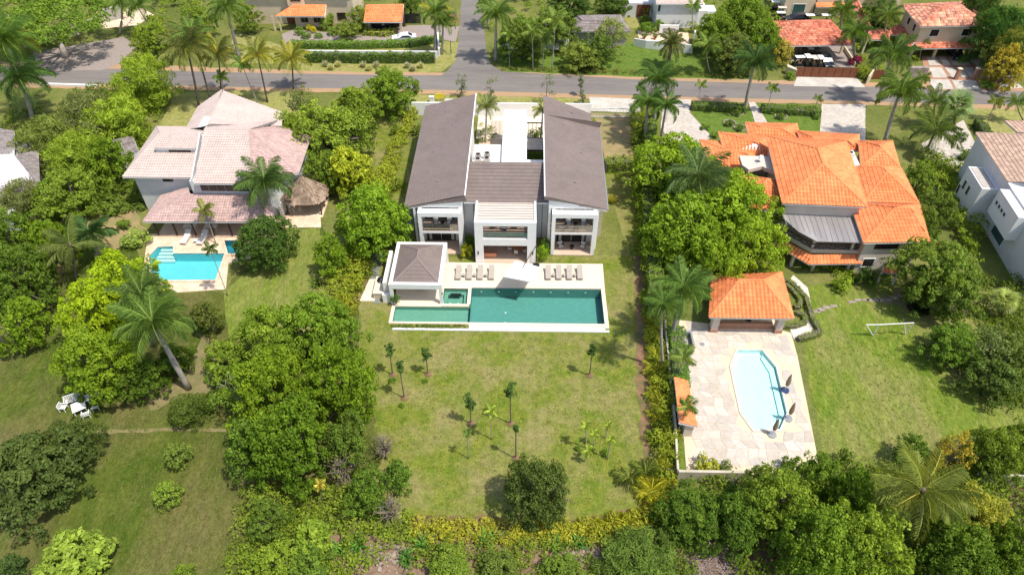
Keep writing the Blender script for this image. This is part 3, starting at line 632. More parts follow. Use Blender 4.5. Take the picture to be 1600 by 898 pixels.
def rtable(name, X, Y, z, r, h, m, lab, cat='table'):
    t = thing(name, lab, cat, (X, Y, z)); MB().tube([(X, Y, z), (X, Y, z+.03), (X, Y, z+.031), (X, Y, z+h-.05)], [r*.5, r*.5, .06, .06], 12).build('pedestal', 'metal_dark', t); MB().tube([(X, Y, z+h-.05), (X, Y, z+h)], r, 18).build('table_top', m, t); return t
rtable('coffee_table', -2, 66.3, 3.6, .45, .4, 'metal_grey', 'round low glass table on the centre balcony between the armchairs')
rtable('side_table', 6.4, 66.9, .14, .3, .45, 'metal_dark', 'small black table between the porch armchairs of the right wing')
rtable('side_table', 6.7, 67.2, 3.58, .3, .45, 'metal_dark', 'small black table on the upper balcony of the right wing')
rtable('side_table', -9.6, 67.2, 3.58, .3, .45, 'metal_dark', 'small black table on the upper balcony of the left wing')
dt = thing('dining_table', 'round orange wood dining table on the villa ground floor', 'table', (-.3, 66.6, .17)); MB().tube([(-.3, 66.6, .17), (-.3, 66.6, .85)], .12, 8).build('pedestal', 'wood_orange', dt); MB().tube([(-.3, 66.6, .85), (-.3, 66.6, .92)], .85, 20).build('table_top', 'wood_orange', dt)
dc = chair_proto('wood_pale', 'wood_pale', 'dining_chair', .45)
for j in range(6):
    a = j*math.pi/3+.3; o = put(dc, j == 0, (-.3+1.15*math.cos(a), 66.6+1.05*math.sin(a), .17), a-math.pi/2, 'pale wood chair around the round orange dining table'); o['category'] = 'chair'; o['group'] = 'dining chairs around the round table'
sf = thing('sofa', 'orange cushioned sofa with wooden frame under the villa frame', 'sofa', (-3.8, 65.2, .17)); x, y = -3.75, 65.4
MB().box(x-.75, y-.35, .27, x+.75, y+.35, .5).build('seat', 'cushion_orange', sf); MB().box(x-.75, y-.45, .27, x+.75, y-.352, .85).build('backrest', 'cushion_orange', sf)
for q in (-.8, .75): MB().box(x+q, y-.45, .17, x+q+.05, y+.35, .65).build('arm', 'wood_orange', sf)
MB().box(x-.75, y-.34, .2, x+.75, y+.34, .268).build('frame', 'wood_orange', sf)
pc = chair_proto('fabric_grey', 'fabric_grey', 'lounge_chair', .8); put(pc, True, (-11.6, 59.3, .16), .5, 'grey upholstered lounge chair under the pool pavilion')['category'] = 'chair'
# ================================================ LEFT HOUSE, PINK ROOFS
H1 = 6.0
lh = thing('pink_roofed_house', 'white two storey house with pale pink tiled roofs', 'house', (-40, 75, 0))
def Q(x, y, h): return P(x, y, h)
a1, a2, a3, a4 = (-50.9, 73.3, 5.8), (-41.3, 73.3, 5.8), (-42.3, 80.3, 8.0), (-48.0, 80.3, 8.0)
b1 = (-51.3, 85.6, 5.8); b2 = (-42.4, 85.6, 5.8)
roof(lh, [[a1, a2, a3, a4], [b1, a1, a4], [b2, b1, a4, a3]], 'tile_pink', caps=[(a1, a4), (b1, a4)], w=.32, amp=.04, course=.42, capr=.09)
c1, c2 = (-40.9, 71.2, 6.4), (-33.5, 71.2, 6.4); c3, c4 = (-35.6, 79.6, 9.0), (-43.2, 79.6, 9.0); c5, c6 = (-43.6, 85.8, 6.6), (-34.2, 86.2, 6.6)
c0 = (-42.3, 77.0, 8.2)
roof(lh, [[c1, c2, c3, (-41.6, 79.6, 9.0)], [c6, c5, (-41.6, 79.6, 9.0), c3]], 'tile_pink', caps=[((-41.6, 79.6, 9.0), c3)], w=.32, amp=.04, course=.42, capr=.09)
g1, g2, g3, g4, g5, g6 = (-46.6, 84.2, 6.2), (-47.0, 90.6, 6.2), (-43.6, 92.8, 7.6), (-34.4, 89.4, 6.0), (-33.4, 85.0, 6.4), (-41.8, 81.5, 8.6)
roof(lh, [[g2, g1, g6, g3], [g5, g4, g3, g6]], 'tile_pink', caps=[(g3, g6)], w=.32, amp=.04, course=.42, capr=.09)
h1, h2, h3, h4, hr = (-33.5, 71.2, 6.4), (-29.0, 75.4, 5.2), (-29.4, 84.2, 5.2), (-34.2, 86.2, 5.8), (-35.6, 79.6, 9.0)
for q in ([h1, h2, hr], [h2, h3, hr], [h3, h4, hr]): roof(lh, [q], 'tile_pinkdark', w=.32, amp=.04, course=.42, caps=[(q[0], hr)], capr=.09)
d1, d2, d3, d4, d5 = (-47.2, 67.9, 2.9), (-30.5, 68.1, 2.9), (-32.4, 71.9, 4.3), (-42.2, 71.9, 4.3), (-47.0, 73.5, 2.9)
roof(lh, [[d1, d2, d3, d4]], 'tile_pinkdark', w=.32, amp=.045, course=.42, caps=[(d1, d4)], capr=.09)
roof(lh, [[d5, d1, d4, (-43.2, 73.7, 4.1)]], 'tile_pinkdark', w=.32, amp=.045, course=.42, capr=.09)
walls(lh, [(-50.0, 74.1), (-41.8, 74.1), (-41.8, 84.6), (-50.4, 84.6)], 0, 5.6, 'wall_lilac')
walls(lh, [(-41.79, 72.0), (-33.8, 72.0), (-33.8, 84.6), (-41.79, 84.6)], 0, 6.2, 'wall_lilac')
walls(lh, [(-46.0, 84.61), (-41.8, 84.61), (-34.6, 84.62), (-35, 88.5), (-43.6, 91.5), (-46.2, 89.8)], 0, 5.8, 'wall_lilac')
walls(lh, [(-33.79, 72.4), (-33.0, 72.6), (-29.8, 75.8), (-30.2, 83.5), (-33.79, 84)], 0, 5.0, 'wall_lilac')
walls(lh, [(-41.5, 72.05), (-41.35, 72.05), (-42.0, 79.2), (-42.2, 79.2)], [6.0, 6.0, 7.9, 7.9], [6.5, 6.5, 8.8, 8.8], 'wall_lilac', 'gable_wall')
MB().box(-47.6, 77.2, 6.9, -42.6, 79.0, 7.75).build('dormer_wall', 'wall_lilac', lh)
roof(lh, [[(-47.7, 77.0, 7.75), (-42.4, 77.0, 7.75), (-42.4, 80.3, 8.1), (-47.9, 80.3, 8.1)]], 'tile_pink', w=.32, amp=.04, course=.42)
window(lh, (-47.6, 77.2), (-42.6, 77.2), .35, .9, 7.1, 7.55, frame='wood_dark', fw=.04)
window(lh, (-50.0, 74.1), (-41.8, 74.1), .65, .95, 2.0, 3.4)
window(lh, (-50.0, 74.1), (-41.8, 74.1), .45, .6, 4.7, 5.3, frame='wood_dark', fw=.04)
window(lh, (-41.79, 72.0), (-32.0, 72.0), .12, .75, 4.75, 5.9, mull=6)
MB().box(-46.6, 68.5, 0, -31.5, 71.99, .18).build('porch_floor', 'porch_stone', lh)
for x in (-46.4, -44.0, -41.6, -39.2, -36.9, -34.6): MB().beam((x, 68.6, .18), (x, 68.6, 2.8), .17).build('porch_post', 'wood_dark', lh)
window(lh, (-41.79, 72.0), (-32.0, 72.0), .05, .5, .3, 2.4, mull=4, name='sliding_door', frame='metal_dark')
ft = MB().box(-44.9, 68.4+.9, .18, -43.0, 69.9, .5).build('x', 'fabric_light') ; bpy.data.objects.remove(ft)
for j, X in enumerate((-42.6, -39.9)):
    t = thing('patio_table', 'white patio table in the pink house porch, %s' % ('nearer the deck loungers' if j else 'left one of two'), 'table', (X, 69.8, .18)); MB().box(X-.8, 69.4, .85, X+.8, 70.2, .92).build('table_top', 'white_paint', t)
    for dx in (-.7, .7):
        for dy in (-.3, .3): MB().obox(X+dx, 69.8+dy, .18, .848, .06, .06).build('leg', 'white_paint', t)
# thatched hut
th = thing('thatched_hut', 'round edged palm thatch hut between the pink roofed house and the trees', 'hut', P(480, 335))
hx, hy, _ = P(482, 324)
cone = MB(); nn = 56; r_ = random.Random(3)
for lay in range(7):
    r0, r1 = 3.05-lay*.40, 3.05-(lay+1)*.40-.10; z0, z1 = 2.3+lay*.36, 2.3+(lay+1)*.40
    for k in range(nn):
        t0, t1 = 2*math.pi*k/nn, 2*math.pi*(k+1)/nn; j = r_.uniform(-.12, .12); sq = lambda t: (abs(math.cos(t))**.7*math.copysign(1, math.cos(t)), .85*abs(math.sin(t))**.7*math.copysign(1, math.sin(t)))
        (c0_, s0_), (c1_, s1_) = sq(t0), sq(t1); r1 = max(r1, 0.05)
        cone.face([(hx+c0_*(r0+j), hy+s0_*(r0+j), z0-abs(j)), (hx+c1_*(r0+j), hy+s1_*(r0+j), z0-abs(j)), (hx+c1_*r1, hy+s1_*r1, z1), (hx+c0_*r1, hy+s0_*r1, z1)], r_.random())
cone.build('thatch', 'thatch', th, kind='stuff')
for a, b in ((-2.2, -1.7), (2.2, -1.7), (-2.2, 1.7), (2.2, 1.7)): MB().tube([(hx+a, hy+b, 0), (hx+a, hy+b, 2.6)], .1, 8).build('post', 'wood_dark', th)
MB().box(hx-2.4, hy-2.2, 0, hx+2.4, hy+2.2, .12).build('hut_floor', 'pink_deck', th)
struct('hut_terrace', [(432, 340), (500, 328), (502, 356), (440, 356)], .05, 'pink_deck')
MB().box(*P(440, 342)[:2], 0, P(440, 342)[0]+.3, P(440, 342)[1]+4, 2.0).build('white_side_wall', 'white_paint', loc=P(440, 342)); tag(bpy.data.objects['white_side_wall'], 'short white wall beside the thatched hut', 'wall')
# pool of the pink house
MB().sheet(px([(232, 366), (400, 360), (400, 372), (392, 404), (357, 412), (353, 452), (278, 457), (222, 430), (228, 390)]), .03, [POOL_L, SPA_L]).build('pool_deck', 'pink_deck', kind='structure')
basin(POOL_L, 1.2, 'pool_blue', -.05); basin(SPA_L, .8, 'spa_blue', .0, 'spa_water')
coping('pool_coping', POOL_L, .3, .14, 'pink_deck', .14); coping('spa_coping', SPA_L, .3, .2, 'pink_deck', .2)
for k in range(4):
    y = 388+k*3.4; MB().prism(px([(252-k*3.6, y), (270, y), (270, y+2.2), (250-k*3.6, y+2.2)]), -1.1, -.12-k*.22).build('pool_step', 'pool_pale', kind='structure')
lp2 = lounger_proto('fabric_light', 'sun_lounger', 'white_paint')
for j, (x, y, rz, s_) in enumerate(((292, 375, -.05, 'left'), (318, 376, -.12, 'right'))):
    t = put(lp2, j == 0, (*P(x, y)[:2], .04), rz, 'white sun lounger by the pink house pool, %s of the pair' % s_, (1.15, 1.15, 1.1)); t['group'] = 'white loungers by the pink house pool'
wt = thing('side_table', 'small square white table between the two white loungers', 'side table', (*P(307, 379)[:2], .03)); X, Y, _ = P(307, 379)
MB().box(X-.25, Y-.25, .4, X+.25, Y+.25, .45).build('table_top', 'white_paint', wt)
for a in (-.2, .2):
    for b in (-.2, .2): MB().obox(X+a, Y+b, .03, .4, .04, .04).build('leg', 'white_paint', wt)
# ================================================ RIGHT HOUSE, ORANGE ROOFS
oh = thing('orange_roofed_house', 'sprawling cream house with bright orange barrel tile hip roofs', 'house', P(1300, 400))
def hip(parent, corners, h, ridge, m='tile_orange', caps=True, w=.42, amp=.11, course=.5, wall=None, wm='wall_pale', capm=None, skip=()):
    """corners: front left, front right, back right, back left in photo coordinates at eave height h; ridge: one or two (x, y, height) points, front and back"""
    c_ = [P(x, y, h) for x, y in corners]; r0 = P(*ridge[0]); r1 = P(*ridge[min(1, len(ridge)-1)])
    fs = [[c_[0], c_[1], r0], [c_[1], c_[2], r1, r0], [c_[2], c_[3], r1], [c_[3], c_[0], r0, r1]]
    if len(ridge) == 1: fs = [f[:3] for f in fs]
    if len(ridge) == 3:      # ridge runs left to right: ridge[0] left, ridge[1] right
        r0, r1 = P(*ridge[0]), P(*ridge[1]); fs = [[c_[0], c_[1], r1, r0], [c_[1], c_[2], r1], [c_[2], c_[3], r0, r1], [c_[3], c_[0], r0]]
        cp_ = [(c_[0], r0), (c_[1], r1), (c_[2], r1), (c_[3], r0), (r0, r1)]
    else: cp_ = [(c_[0], r0), (c_[1], r0), (c_[2], r1), (c_[3], r1)]+([(r0, r1)] if len(ridge) == 2 else [])
    roof(parent, [f for i, f in enumerate(fs) if i not in skip], m, w, amp, course, caps=cp_, capm=capm, capr=.13)
    if wall is not None: walls(parent, inset([q[:2] for q in c_], .55), wall, h-.12, wm)
    return c_
hip(oh, [(1222, 318), (1355, 324), (1322, 222), (1197, 213)], 6.9, [(1286, 257, 9.3), (1277, 233, 9.3)], wall=0)
hip(oh, [(1172, 327), (1249, 331), (1232, 285), (1162, 275)], 5.2, [(1198, 280, 6.4)], wall=0)
hip(oh, [(1110, 262), (1206, 268), (1205, 228), (1093, 219)], 4.0, [(1135, 235, 5.0), (1165, 240, 5.0), 0], wall=0)
hip(oh, [(1132, 240), (1206, 244), (1200, 213), (1122, 207)], 4.6, [(1165, 218, 5.7), (1184, 224, 5.7), 0], wall=0)
hip(oh, [(1170, 215), (1252, 220), (1245, 194), (1164, 192)], 4.2, [(1190, 199, 5.1), (1222, 202, 5.1), 0], wall=0)
hip(oh, [(1255, 232), (1342, 236), (1342, 211), (1245, 205)], 4.8, [(1270, 215, 5.8), (1325, 220, 5.8), 0], wall=0)
hip(oh, [(1345, 262), (1406, 263), (1394, 221), (1341, 221)], 5.6, [(1378, 233, 6.8), (1374, 228, 6.8)], wall=0)
hip(oh, [(1350, 316), (1436, 319), (1408, 264), (1335, 262)], 5.8, [(1386, 269, 7.2), (1378, 262, 7.0)], wall=0)
hip(oh, [(1349, 380), (1452, 378), (1436, 320), (1328, 318)], 5.4, [(1397, 327, 6.9), (1420, 322, 6.9), 0], wall=0)
# light wells with white gutter bands
for q, h in (([(1155, 243), (1222, 245), (1229, 262), (1214, 270), (1191, 260), (1170, 265), (1160, 258)], 6.0), ([(1320, 235), (1333, 235), (1344, 258), (1332, 260)], 6.2)):
    MB().prism(px(q, h), h-.5, h).build('flat_roof', 'wall_pale', oh)
for a, b, h in (((1351, 262.5), (1404, 263.5), 5.5), ((1356, 315.5), (1434, 318), 5.6)):
    MB().beam(P(*a, h), P(*b, h), .12, .35).build('gutter', 'white_paint', oh)
x, y, z = P(1186, 252, 6.0); d_ = thing('satellite_dish', 'small white satellite dish in the roof well of the orange roofed house', 'dish', (x, y, z))
MB().tube([(x, y, z), (x, y, z+.5)], .04, 6).build('mast', 'metal_grey', d_); MB().tube([(x, y, z+.5), (x+.05, y-.1, z+.6), (x+.12, y-.2, z+.62)], [.08, .38, .42], 14).build('bowl', 'white_paint', d_)
x, y, z = P(1327, 245, 6.2); d2 = thing('air_conditioner', 'grey air conditioner in the narrow white roof well of the orange house', 'air conditioner', (x, y, z))
MB().box(x-.4, y-.4, z, x+.4, y+.4, z+.7).build('casing', 'white_paint', d2); MB().tube([(x, y, z+.7), (x, y, z+.74)], .28, 12).build('fan', 'plastic_black', d2)
# terrace canopy, rail and lower awning
tq = [(1219, 330), (1250, 331), (1329, 328), (1348, 379), (1276, 377), (1248, 362), (1225, 342)]
MB().prism(px(tq, 5.0), 4.9, 5.0).build('canopy', 'metal_sheet', oh)
for k in range(14):
    f = k/13; a = (1222+107*f, 332-3*f); b = (1230+118*f, 352+27*min(1, f*1.6)) ; MB().beam(P(*a, 5.02), P(*b, 5.02), .05, .04).build('canopy_rib', 'metal_grey', oh)
tp_ = [(1222, 366), (1268, 392), (1348, 394)]
fl_ = px([(1230, 345), (1338, 345), (1348, 394), (1268, 392), (1222, 366)], 2.9); MB().prism(fl_, 2.6, 2.9).build('terrace_floor', 'wall_cream', oh)
for q, h in (([(1226, 350), (1342, 350), (1342, 400), (1258, 400)], 0),): walls(oh, inset(fl_, 1.2), 0, 2.59, 'wall_grey', 'lower_wall')
def rail(parent, a, b, z, m='wood_dark', h=.9):
    a = Vector((*a, z)); b = Vector((*b, z)); o = MB(); U = Vector((0, 0, 1)); L = (b-a).length; n = max(1, round(L/1.1))
    o.beam(a+U*h, b+U*h, .07); o.beam(a+U*.12, b+U*.12, .06)
    for k in range(n):
        p = a.lerp(b, k/n); q = a.lerp(b, (k+1)/n); o.beam(p+U*.15, q+U*(h-.03), .05); o.beam(q+U*.15, p+U*(h-.03), .05)
    return o.build('railing', m, parent)
tpw = px(tp_, 2.9)
for a, b in zip(tpw, tpw[1:]): rail(oh, (a[0], a[1]+.25), (b[0], b[1]+.25), 2.9); MB().prism([a, b, (b[0], b[1]+.15), (a[0], a[1]+.15)], 2.9, 3.12).build('parapet', 'wall_pale', oh)
for (x, y) in px([(1224, 366), (1269, 391), (1330, 393), (1346, 393)], 2.9): MB().obox(x, y+.3, 2.9, 4.9, .3, .3).build('column', 'wall_pale', oh)
bk = px([(1232, 352), (1340, 352)], 2.9); MB().prism([bk[0], bk[1], (bk[1][0], bk[1][1]+.3), (bk[0][0], bk[0][1]+.3)], 2.9, 4.88).build('terrace_wall', 'wall_cream', oh)
window(oh, bk[0], bk[1], .35, .8, 3.0, 4.6, mull=4)
aw = [P(1218, 372, 2.6), P(1267, 398, 2.6), P(1348, 397, 2.6)]; awo = [P(1214, 384, 1.9), P(1264, 413, 1.9), P(1348, 412, 1.9)]
roof(oh, [[awo[0], awo[1], aw[1], aw[0]], [awo[1], awo[2], aw[2], aw[1]]], 'tile_orange', w=.42, amp=.11, course=.5, caps=[(awo[1], aw[1])])
for (x, y) in px([(1235, 415), (1268, 422), (1322, 424)]): MB().obox(x, y, 0, 2.1, .35, .35).build('porch_column', 'wall_pale', oh)
wa, wb = P(1349, 424)[:2], P(1447, 424)[:2]
cf_ = inset([q[:2] for q in [P(1349, 380, 5.4), P(1452, 378, 5.4), P(1436, 320, 5.4), P(1328, 318, 5.4)]], .55)
window(oh, cf_[0], cf_[1], .18, .62, 4.0, 5.0, frame='wall_pale', fw=.05); window(oh, cf_[0], cf_[1], .10, .3, 1.3, 2.5); window(oh, cf_[0], cf_[1], .75, .95, 1.3, 2.5)
cn = [P(1378, 426, 1.9), P(1405, 427, 1.9), P(1404, 415, 2.5), P(1380, 414, 2.5)]
roof(oh, [cn], 'tile_orange', w=.42, amp=.11, course=.5)
for (x, y) in ((cn[0][0]+.1, cn[0][1]+.1), (cn[1][0]-.1, cn[1][1]+.1)): MB().obox(x, y, 0, 1.75, .2, .2).build('porch_column', 'white_paint', oh)
# orange gazebo by the angular pool
gz = thing('pool_gazebo', 'open gazebo with orange barrel tile hip roof behind the stone pool terrace', 'gazebo', P(1175, 500))
gc = hip(gz, [(1108, 496), (1240, 498), (1221, 426), (1112, 432)], 2.9, [(1155, 438, 5.0), (1192, 438, 5.0), 0], amp=.12, w=.44)
gi = inset([q[:2] for q in gc], .9)
for x, y in gi: MB().obox(x, y, 0, 2.75, .75, .75).build('pillar', 'wall_pale', gz); 
for x, y in gi: MB().obox(x, y, 0, .5, .85, .85).build('pillar_base', 'brick_trim', gz)
MB().prism(gi, 0, .1).build('gazebo_floor', 'pink_deck', gz)
MB().box(gi[0][0]+.6, gi[0][1]+.2, .1, gi[1][0]-.6, gi[0][1]+.5, .9).build('bar_front', 'brick_trim', gz)
for k in range(5): MB().box(gi[0][0]+.8+k*.85, gi[0][1]+.1, 2.2, gi[0][0]+1.5+k*.85, gi[0][1]+.16, 2.6).build('bottle_shelf', 'window_green', gz)
cabx, caby, _ = P(1167, 508); kb = thing('gas_bottle', 'small silver bin in front of the gazebo left pillar', 'bin', (cabx, caby, 0)); MB().box(cabx-.3, caby-.25, .02, cabx+.3, caby+.25, .8).build('bin_body', 'metal_grey', kb); MB().box(cabx-.2, caby-.2, .801, cabx+.2, caby+.2, .95).build('lid', 'plastic_black', kb)
kb.name = 'metal_bin'
# stone pool terrace
pt = bpy.data.objects.new('pool_terrace', None); COL.objects.link(pt); pt['kind'] = 'structure'; ORG['pool_terrace'] = (0, 0, 0)
TER = px([(1062, 500), (1105, 505), (1185, 505), (1236, 520), (1246, 556), (1279, 722), (1232, 736), (1178, 742), (1073, 742), (1065, 640), (1056, 530)])
MB().sheet(TER, .02, [POOL_R]).build('grout_bed', 'wall_cream', pt)
rp = random.Random(11); tin = inset(POOL_R, -.3)
xs0, ys0, NX, NY = min(p[0] for p in TER), min(p[1] for p in TER), 17, 21
G = {(i, j): (xs0+i*.98+(j % 2)*.3+rp.uniform(-.22, .22), ys0+j*.98+rp.uniform(-.2, .2)) for i in range(NX+2) for j in range(NY+2)}
n_p = 0
for j in range(NY, -1, -1):
    for i in range(NX):
        q = [G[i, j], G[i+1, j], G[i+1, j+1], G[i, j+1]]; cen = (sum(p[0] for p in q)/4, sum(p[1] for p in q)/4)
        if not all(inside(p, TER) for p in q) or any(inside(p, tin) for p in q+[cen]) or n_p >= 300: continue
        q = inset(q, .025); o = MB().prism(q, .012, .045+rp.uniform(0, .006)).build('paver', 'paver', pt); n_p += 1
        b_ = rp.uniform(.72, 1.0); w_ = rp.uniform(0, 1); o.color = ((.58+.04*w_)*b_, (.525+.01*w_)*b_, (.475-.03*w_)*b_, 1)
basin(POOL_R, .4, 'pool_pale', -.02)
coping('pool_coping', POOL_R, .25, .1, 'flagstone', .1)
MB().prism(px([(1211, 575), (1227, 645), (1217, 668), (1211, 668), (1218, 645), (1203, 579), (1190, 558), (1192, 551)], 0), -.395, -.22).build('pool_bench', 'pool_aqua', kind='structure')
sm = thing('stone_grill', 'grey open fronted stone grill box at the corner of the pool terrace', 'grill', P(1070, 535)); x, y, _ = P(1068, 538)
MB().box(x-.9, y+.9, .02, x+.9, y+1.15, 1.0).build('back_panel', 'metal_grey', sm); MB().box(x+.7, y-.9, .02, x+.9, y+.898, 1.0).build('side_panel', 'metal_grey', sm); MB().box(x-.9, y-.3, .02, x+.698, y+.898, .35).build('firebox', 'wall_grey', sm)
dx, dy, _ = P(1097, 538); o = MB().tube([(dx, dy, .03), (dx, dy, .06)], .28, 16).build('drain_cover', 'metal_grey', loc=(dx, dy, .03)); tag(o, 'round dark metal drain cover set in the pool terrace', 'drain cover')
for j, (bx, by, tx, ty, lab) in enumerate(((1226, 610, 1238, 586, 'closed brown parasol on a blue base, furthest of the three by the pale pool'), (1231, 654, 1245, 634, 'closed brown parasol beside the pale pool, middle of the three'), (1206, 679, 1215, 657, 'closed brown parasol nearest the camera by the pale pool'))):
    x, y, _ = P(bx, by); u = thing('closed_parasol', lab, 'parasol', (x, y, .04)); ORG[u.name] = (x, y, .04)
    MB().tube([(x, y, .04), (x, y, .14), (x, y, .16)], [.45, .42, .1], 14).build('base', 'car_blue' if j == 0 else 'metal_grey', u)
    MB().tube([(x, y, .15), (x, y, 2.6)], .03, 8).build('pole', 'wood_pale', u)
    MB().tube([(x, y, .9), (x+.02, y, 1.3), (x, y, 2.0), (x, y, 2.65)], [.17, .24, .17, .03], 10).build('folded_canopy', 'fabric_brown', u)
# fence line between villa and terrace
fw = MB(); pts = px([(1026, 400), (1035, 500), (1045, 610), (1051, 673), (1055, 745)])
for a, b in zip(pts, pts[1:]): fw.prism([a, b, (b[0]+.2, b[1]), (a[0]+.2, a[1])], 0, 1.1)
o = fw.build('boundary_wall', 'hedge_wall', loc=(pts[0][0], pts[0][1], 0)); tag(o, 'ochre boundary wall between the villa lawn and the stone pool terrace', 'wall')
a, b = P(1046, 612)[:2], P(1050, 668)[:2]
lt = thing('lean_to', 'narrow orange tiled lean to against the ochre boundary wall', 'shed', (a[0]+1, a[1]-2, 0))
roof(lt, [[(a[0]+1.5, b[1]-1.2, 1.9), (a[0]+1.5, a[1], 1.9), (a[0]+.05, a[1], 2.5), (b[0]+.05, b[1]-1.2, 2.5)]], 'tile_orange', w=.34, amp=.06, course=.42)
MB().box(a[0]+.45, b[1]-1.0, 0, a[0]+1.3, a[1]-.2, 1.85).build('wall', 'wall_pale', lt)
MB().sheet(px([(1052, 674), (1064, 676), (1070, 742), (1056, 742)]), .016).build('grass_strip', 'lawn_lush', kind='structure')
a, b = P(1056, 748)[:2], P(1162, 748)[:2]
o = MB().box(a[0], a[1]-.25, 0, b[0], a[1], 1.6).build('retaining_wall', 'hedge_wall', loc=(a[0], a[1], 0)); tag(o, 'weathered low wall closing the near end of the stone pool terrace', 'wall')
g = thing('small_gate', 'small black metal gate at the near corner of the pool terrace', 'gate', (a[0]-.5, a[1], 0))
MB().box(a[0]-1.2, a[1]+.05, 1.4, a[0]-.02, a[1]+.1, 1.5).box(a[0]-1.2, a[1]+.05, .1, a[0]-.02, a[1]+.1, .18).build('rail', 'metal_dark', g)
for k in range(7): MB().box(a[0]-1.2+k*.18, a[1]+.06, .18, a[0]-1.16+k*.18, a[1]+.09, 1.4).build('bar', 'metal_dark', g)
o = MB().prism(px([(1515, 752), (1620, 758), (1620, 761), (1515, 755)]), 0, 1.6).build('boundary_wall', 'wall_grey', loc=P(1515, 755)); tag(o, 'grey boundary wall between the trees at the lower right', 'wall')
# football goal
gl = thing('football_goal', 'white metal goal frame without a net on the right hand lawn', 'goal', P(1390, 524))
A0, B0 = Vector(P(1364, 524)), Vector(P(1414, 522)); U = Vector((0, 0, 2.0))
Af, Bf = Vector(P(1353.5, 507, 2)), Vector(P(1413, 505, 2)); Ab, Bb = Vector(P(1373, 507, 2)), Vector(P(1428, 504, 2))
for nm, a, b in (('crossbar', Ab, Bf), ('top_bar', Af, Ab), ('top_bar', Bf, Bb), ('side_post', A0, Af), ('side_post', A0, Ab), ('side_post', B0, Bf), ('side_post', B0, Bb)): MB().tube([a, b], .055, 6).build(nm, 'white_paint', gl)
# stepping stones on right lawn
sp2 = bpy.data.objects.new('garden_stepping_stones', None); COL.objects.link(sp2); sp2['kind'] = 'structure'; ORG['garden_stepping_stones'] = (0, 0, 0)
for x, y in [(1275, 487), (1283, 484), (1292, 481), (1302, 478), (1332, 472), (1341, 469), (1352, 468.5), (1360, 469.5), (1369, 469), (1378, 469), (1387, 468.5), (1397, 465), (1408, 462), (1418, 458), (1425, 454)]:
    X, Y, _ = P(x, y); MB().prism(rough_edge([(X-.4, Y-.2), (X+.4, Y-.2), (X+.4, Y+.25), (X-.4, Y+.25)], .4, .08, int(x)), .01, .05).build('stone', 'rock', sp2)
struct('garden_path', [(1240, 430), (1262, 450), (1273, 500), (1272, 520), (1240, 530), (1235, 515), (1262, 505), (1255, 465), (1232, 440)], .016, 'flagstone', .05)
# ================================================ VEGETATION
def leaf_mesh(name, centres, radii, per, leaf, seed, aspect=.55, droop=0.0, up=.5, squash=.75, extra=None):
    """many small leaf faces spread over the shells of leaf clumps"""
    r = np.random.default_rng(seed); C_ = np.repeat(np.asarray(centres), per, 0); Rr = np.repeat(np.asarray(radii), per); N = len(C_)
    ct = np.repeat(r.random(len(centres)), per)
    d = r.normal(size=(N, 3)); d[:, 2] = np.abs(d[:, 2])*1.0-.25*r.random(N); d /= np.linalg.norm(d, axis=1)[:, None]
    rad = Rr*(.5+.55*r.random(N)**.6); p = C_+d*rad[:, None]*np.array([1, 1, squash])
    n = d*.7+np.array([0, 0, up])+r.normal(size=(N, 3))*.45; n /= np.linalg.norm(n, axis=1)[:, None]
    t = np.cross(n, r.normal(size=(N, 3))); t /= np.linalg.norm(t, axis=1)[:, None]; t[:, 2] -= droop; t /= np.linalg.norm(t, axis=1)[:, None]
    b = np.cross(n, t); L = leaf*(.45+1.0*r.random(N))[:, None]
    v = np.empty((N, 4, 3)); v[:, 0] = p-t*L*.5; v[:, 1] = p+b*L*aspect*.5; v[:, 2] = p+t*L*.5-n*L*.1; v[:, 3] = p-b*L*aspect*.5
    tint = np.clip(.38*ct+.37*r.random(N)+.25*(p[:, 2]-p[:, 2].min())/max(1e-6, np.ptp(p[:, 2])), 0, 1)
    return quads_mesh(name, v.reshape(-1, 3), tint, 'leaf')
def quads_mesh(name, v, tint, m):
    me = bpy.data.meshes.new(name); N = len(v)//4
    me.vertices.add(4*N); me.vertices.foreach_set('co', v.astype(np.float32).ravel()); me.loops.add(4*N); me.loops.foreach_set('vertex_index', np.arange(4*N, dtype=np.int32))
    me.polygons.add(N); me.polygons.foreach_set('loop_start', np.arange(0, 4*N, 4, dtype=np.int32)); me.polygons.foreach_set('loop_total', np.full(N, 4, dtype=np.int32)); me.update(calc_edges=True)
    at = me.attributes.new('tint', 'FLOAT', 'FACE'); at.data.foreach_set('value', np.asarray(tint, dtype=np.float32)); me.materials.append(MATS[m]); return me
def crown_centres(r, n, R, H, cr, lobes=5, flat=.0, irregular=.25):
    """clump centres over a lobed, uneven canopy surface (base at z=0, top at H)"""
    ph = r.random(4)*6.28; am = r.uniform(-irregular, irregular, 4); out = []; rad = []
    while len(out) < n:
        a = r.random()*6.283; e = math.asin(min(1, abs(r.random())**.8)); 
        k = 1+sum(am[i]*math.sin((i+2)*a+ph[i]+(i % 2)*2.2*e) for i in range(4))*.55
        s = (.82+.2*r.random()) if r.random() < .75 else (.35+.5*r.random())
        hr = math.cos(e)**(1-flat*.6); x = math.cos(a)*hr*(R-cr*.8)*k*s; y = math.sin(a)*hr*(R-cr*.8)*k*s
        z = (H-cr)*(.32+.66*math.sin(e)*(.85+.15*k))*(s if e > .5 else 1)
        if r.random() < .22: z = (H-cr)*(.12+.2*r.random()); 
        out.append((x, y, z)); rad.append(cr*(.65+.7*r.random()))
    return np.array(out), np.array(rad)
TR = {}
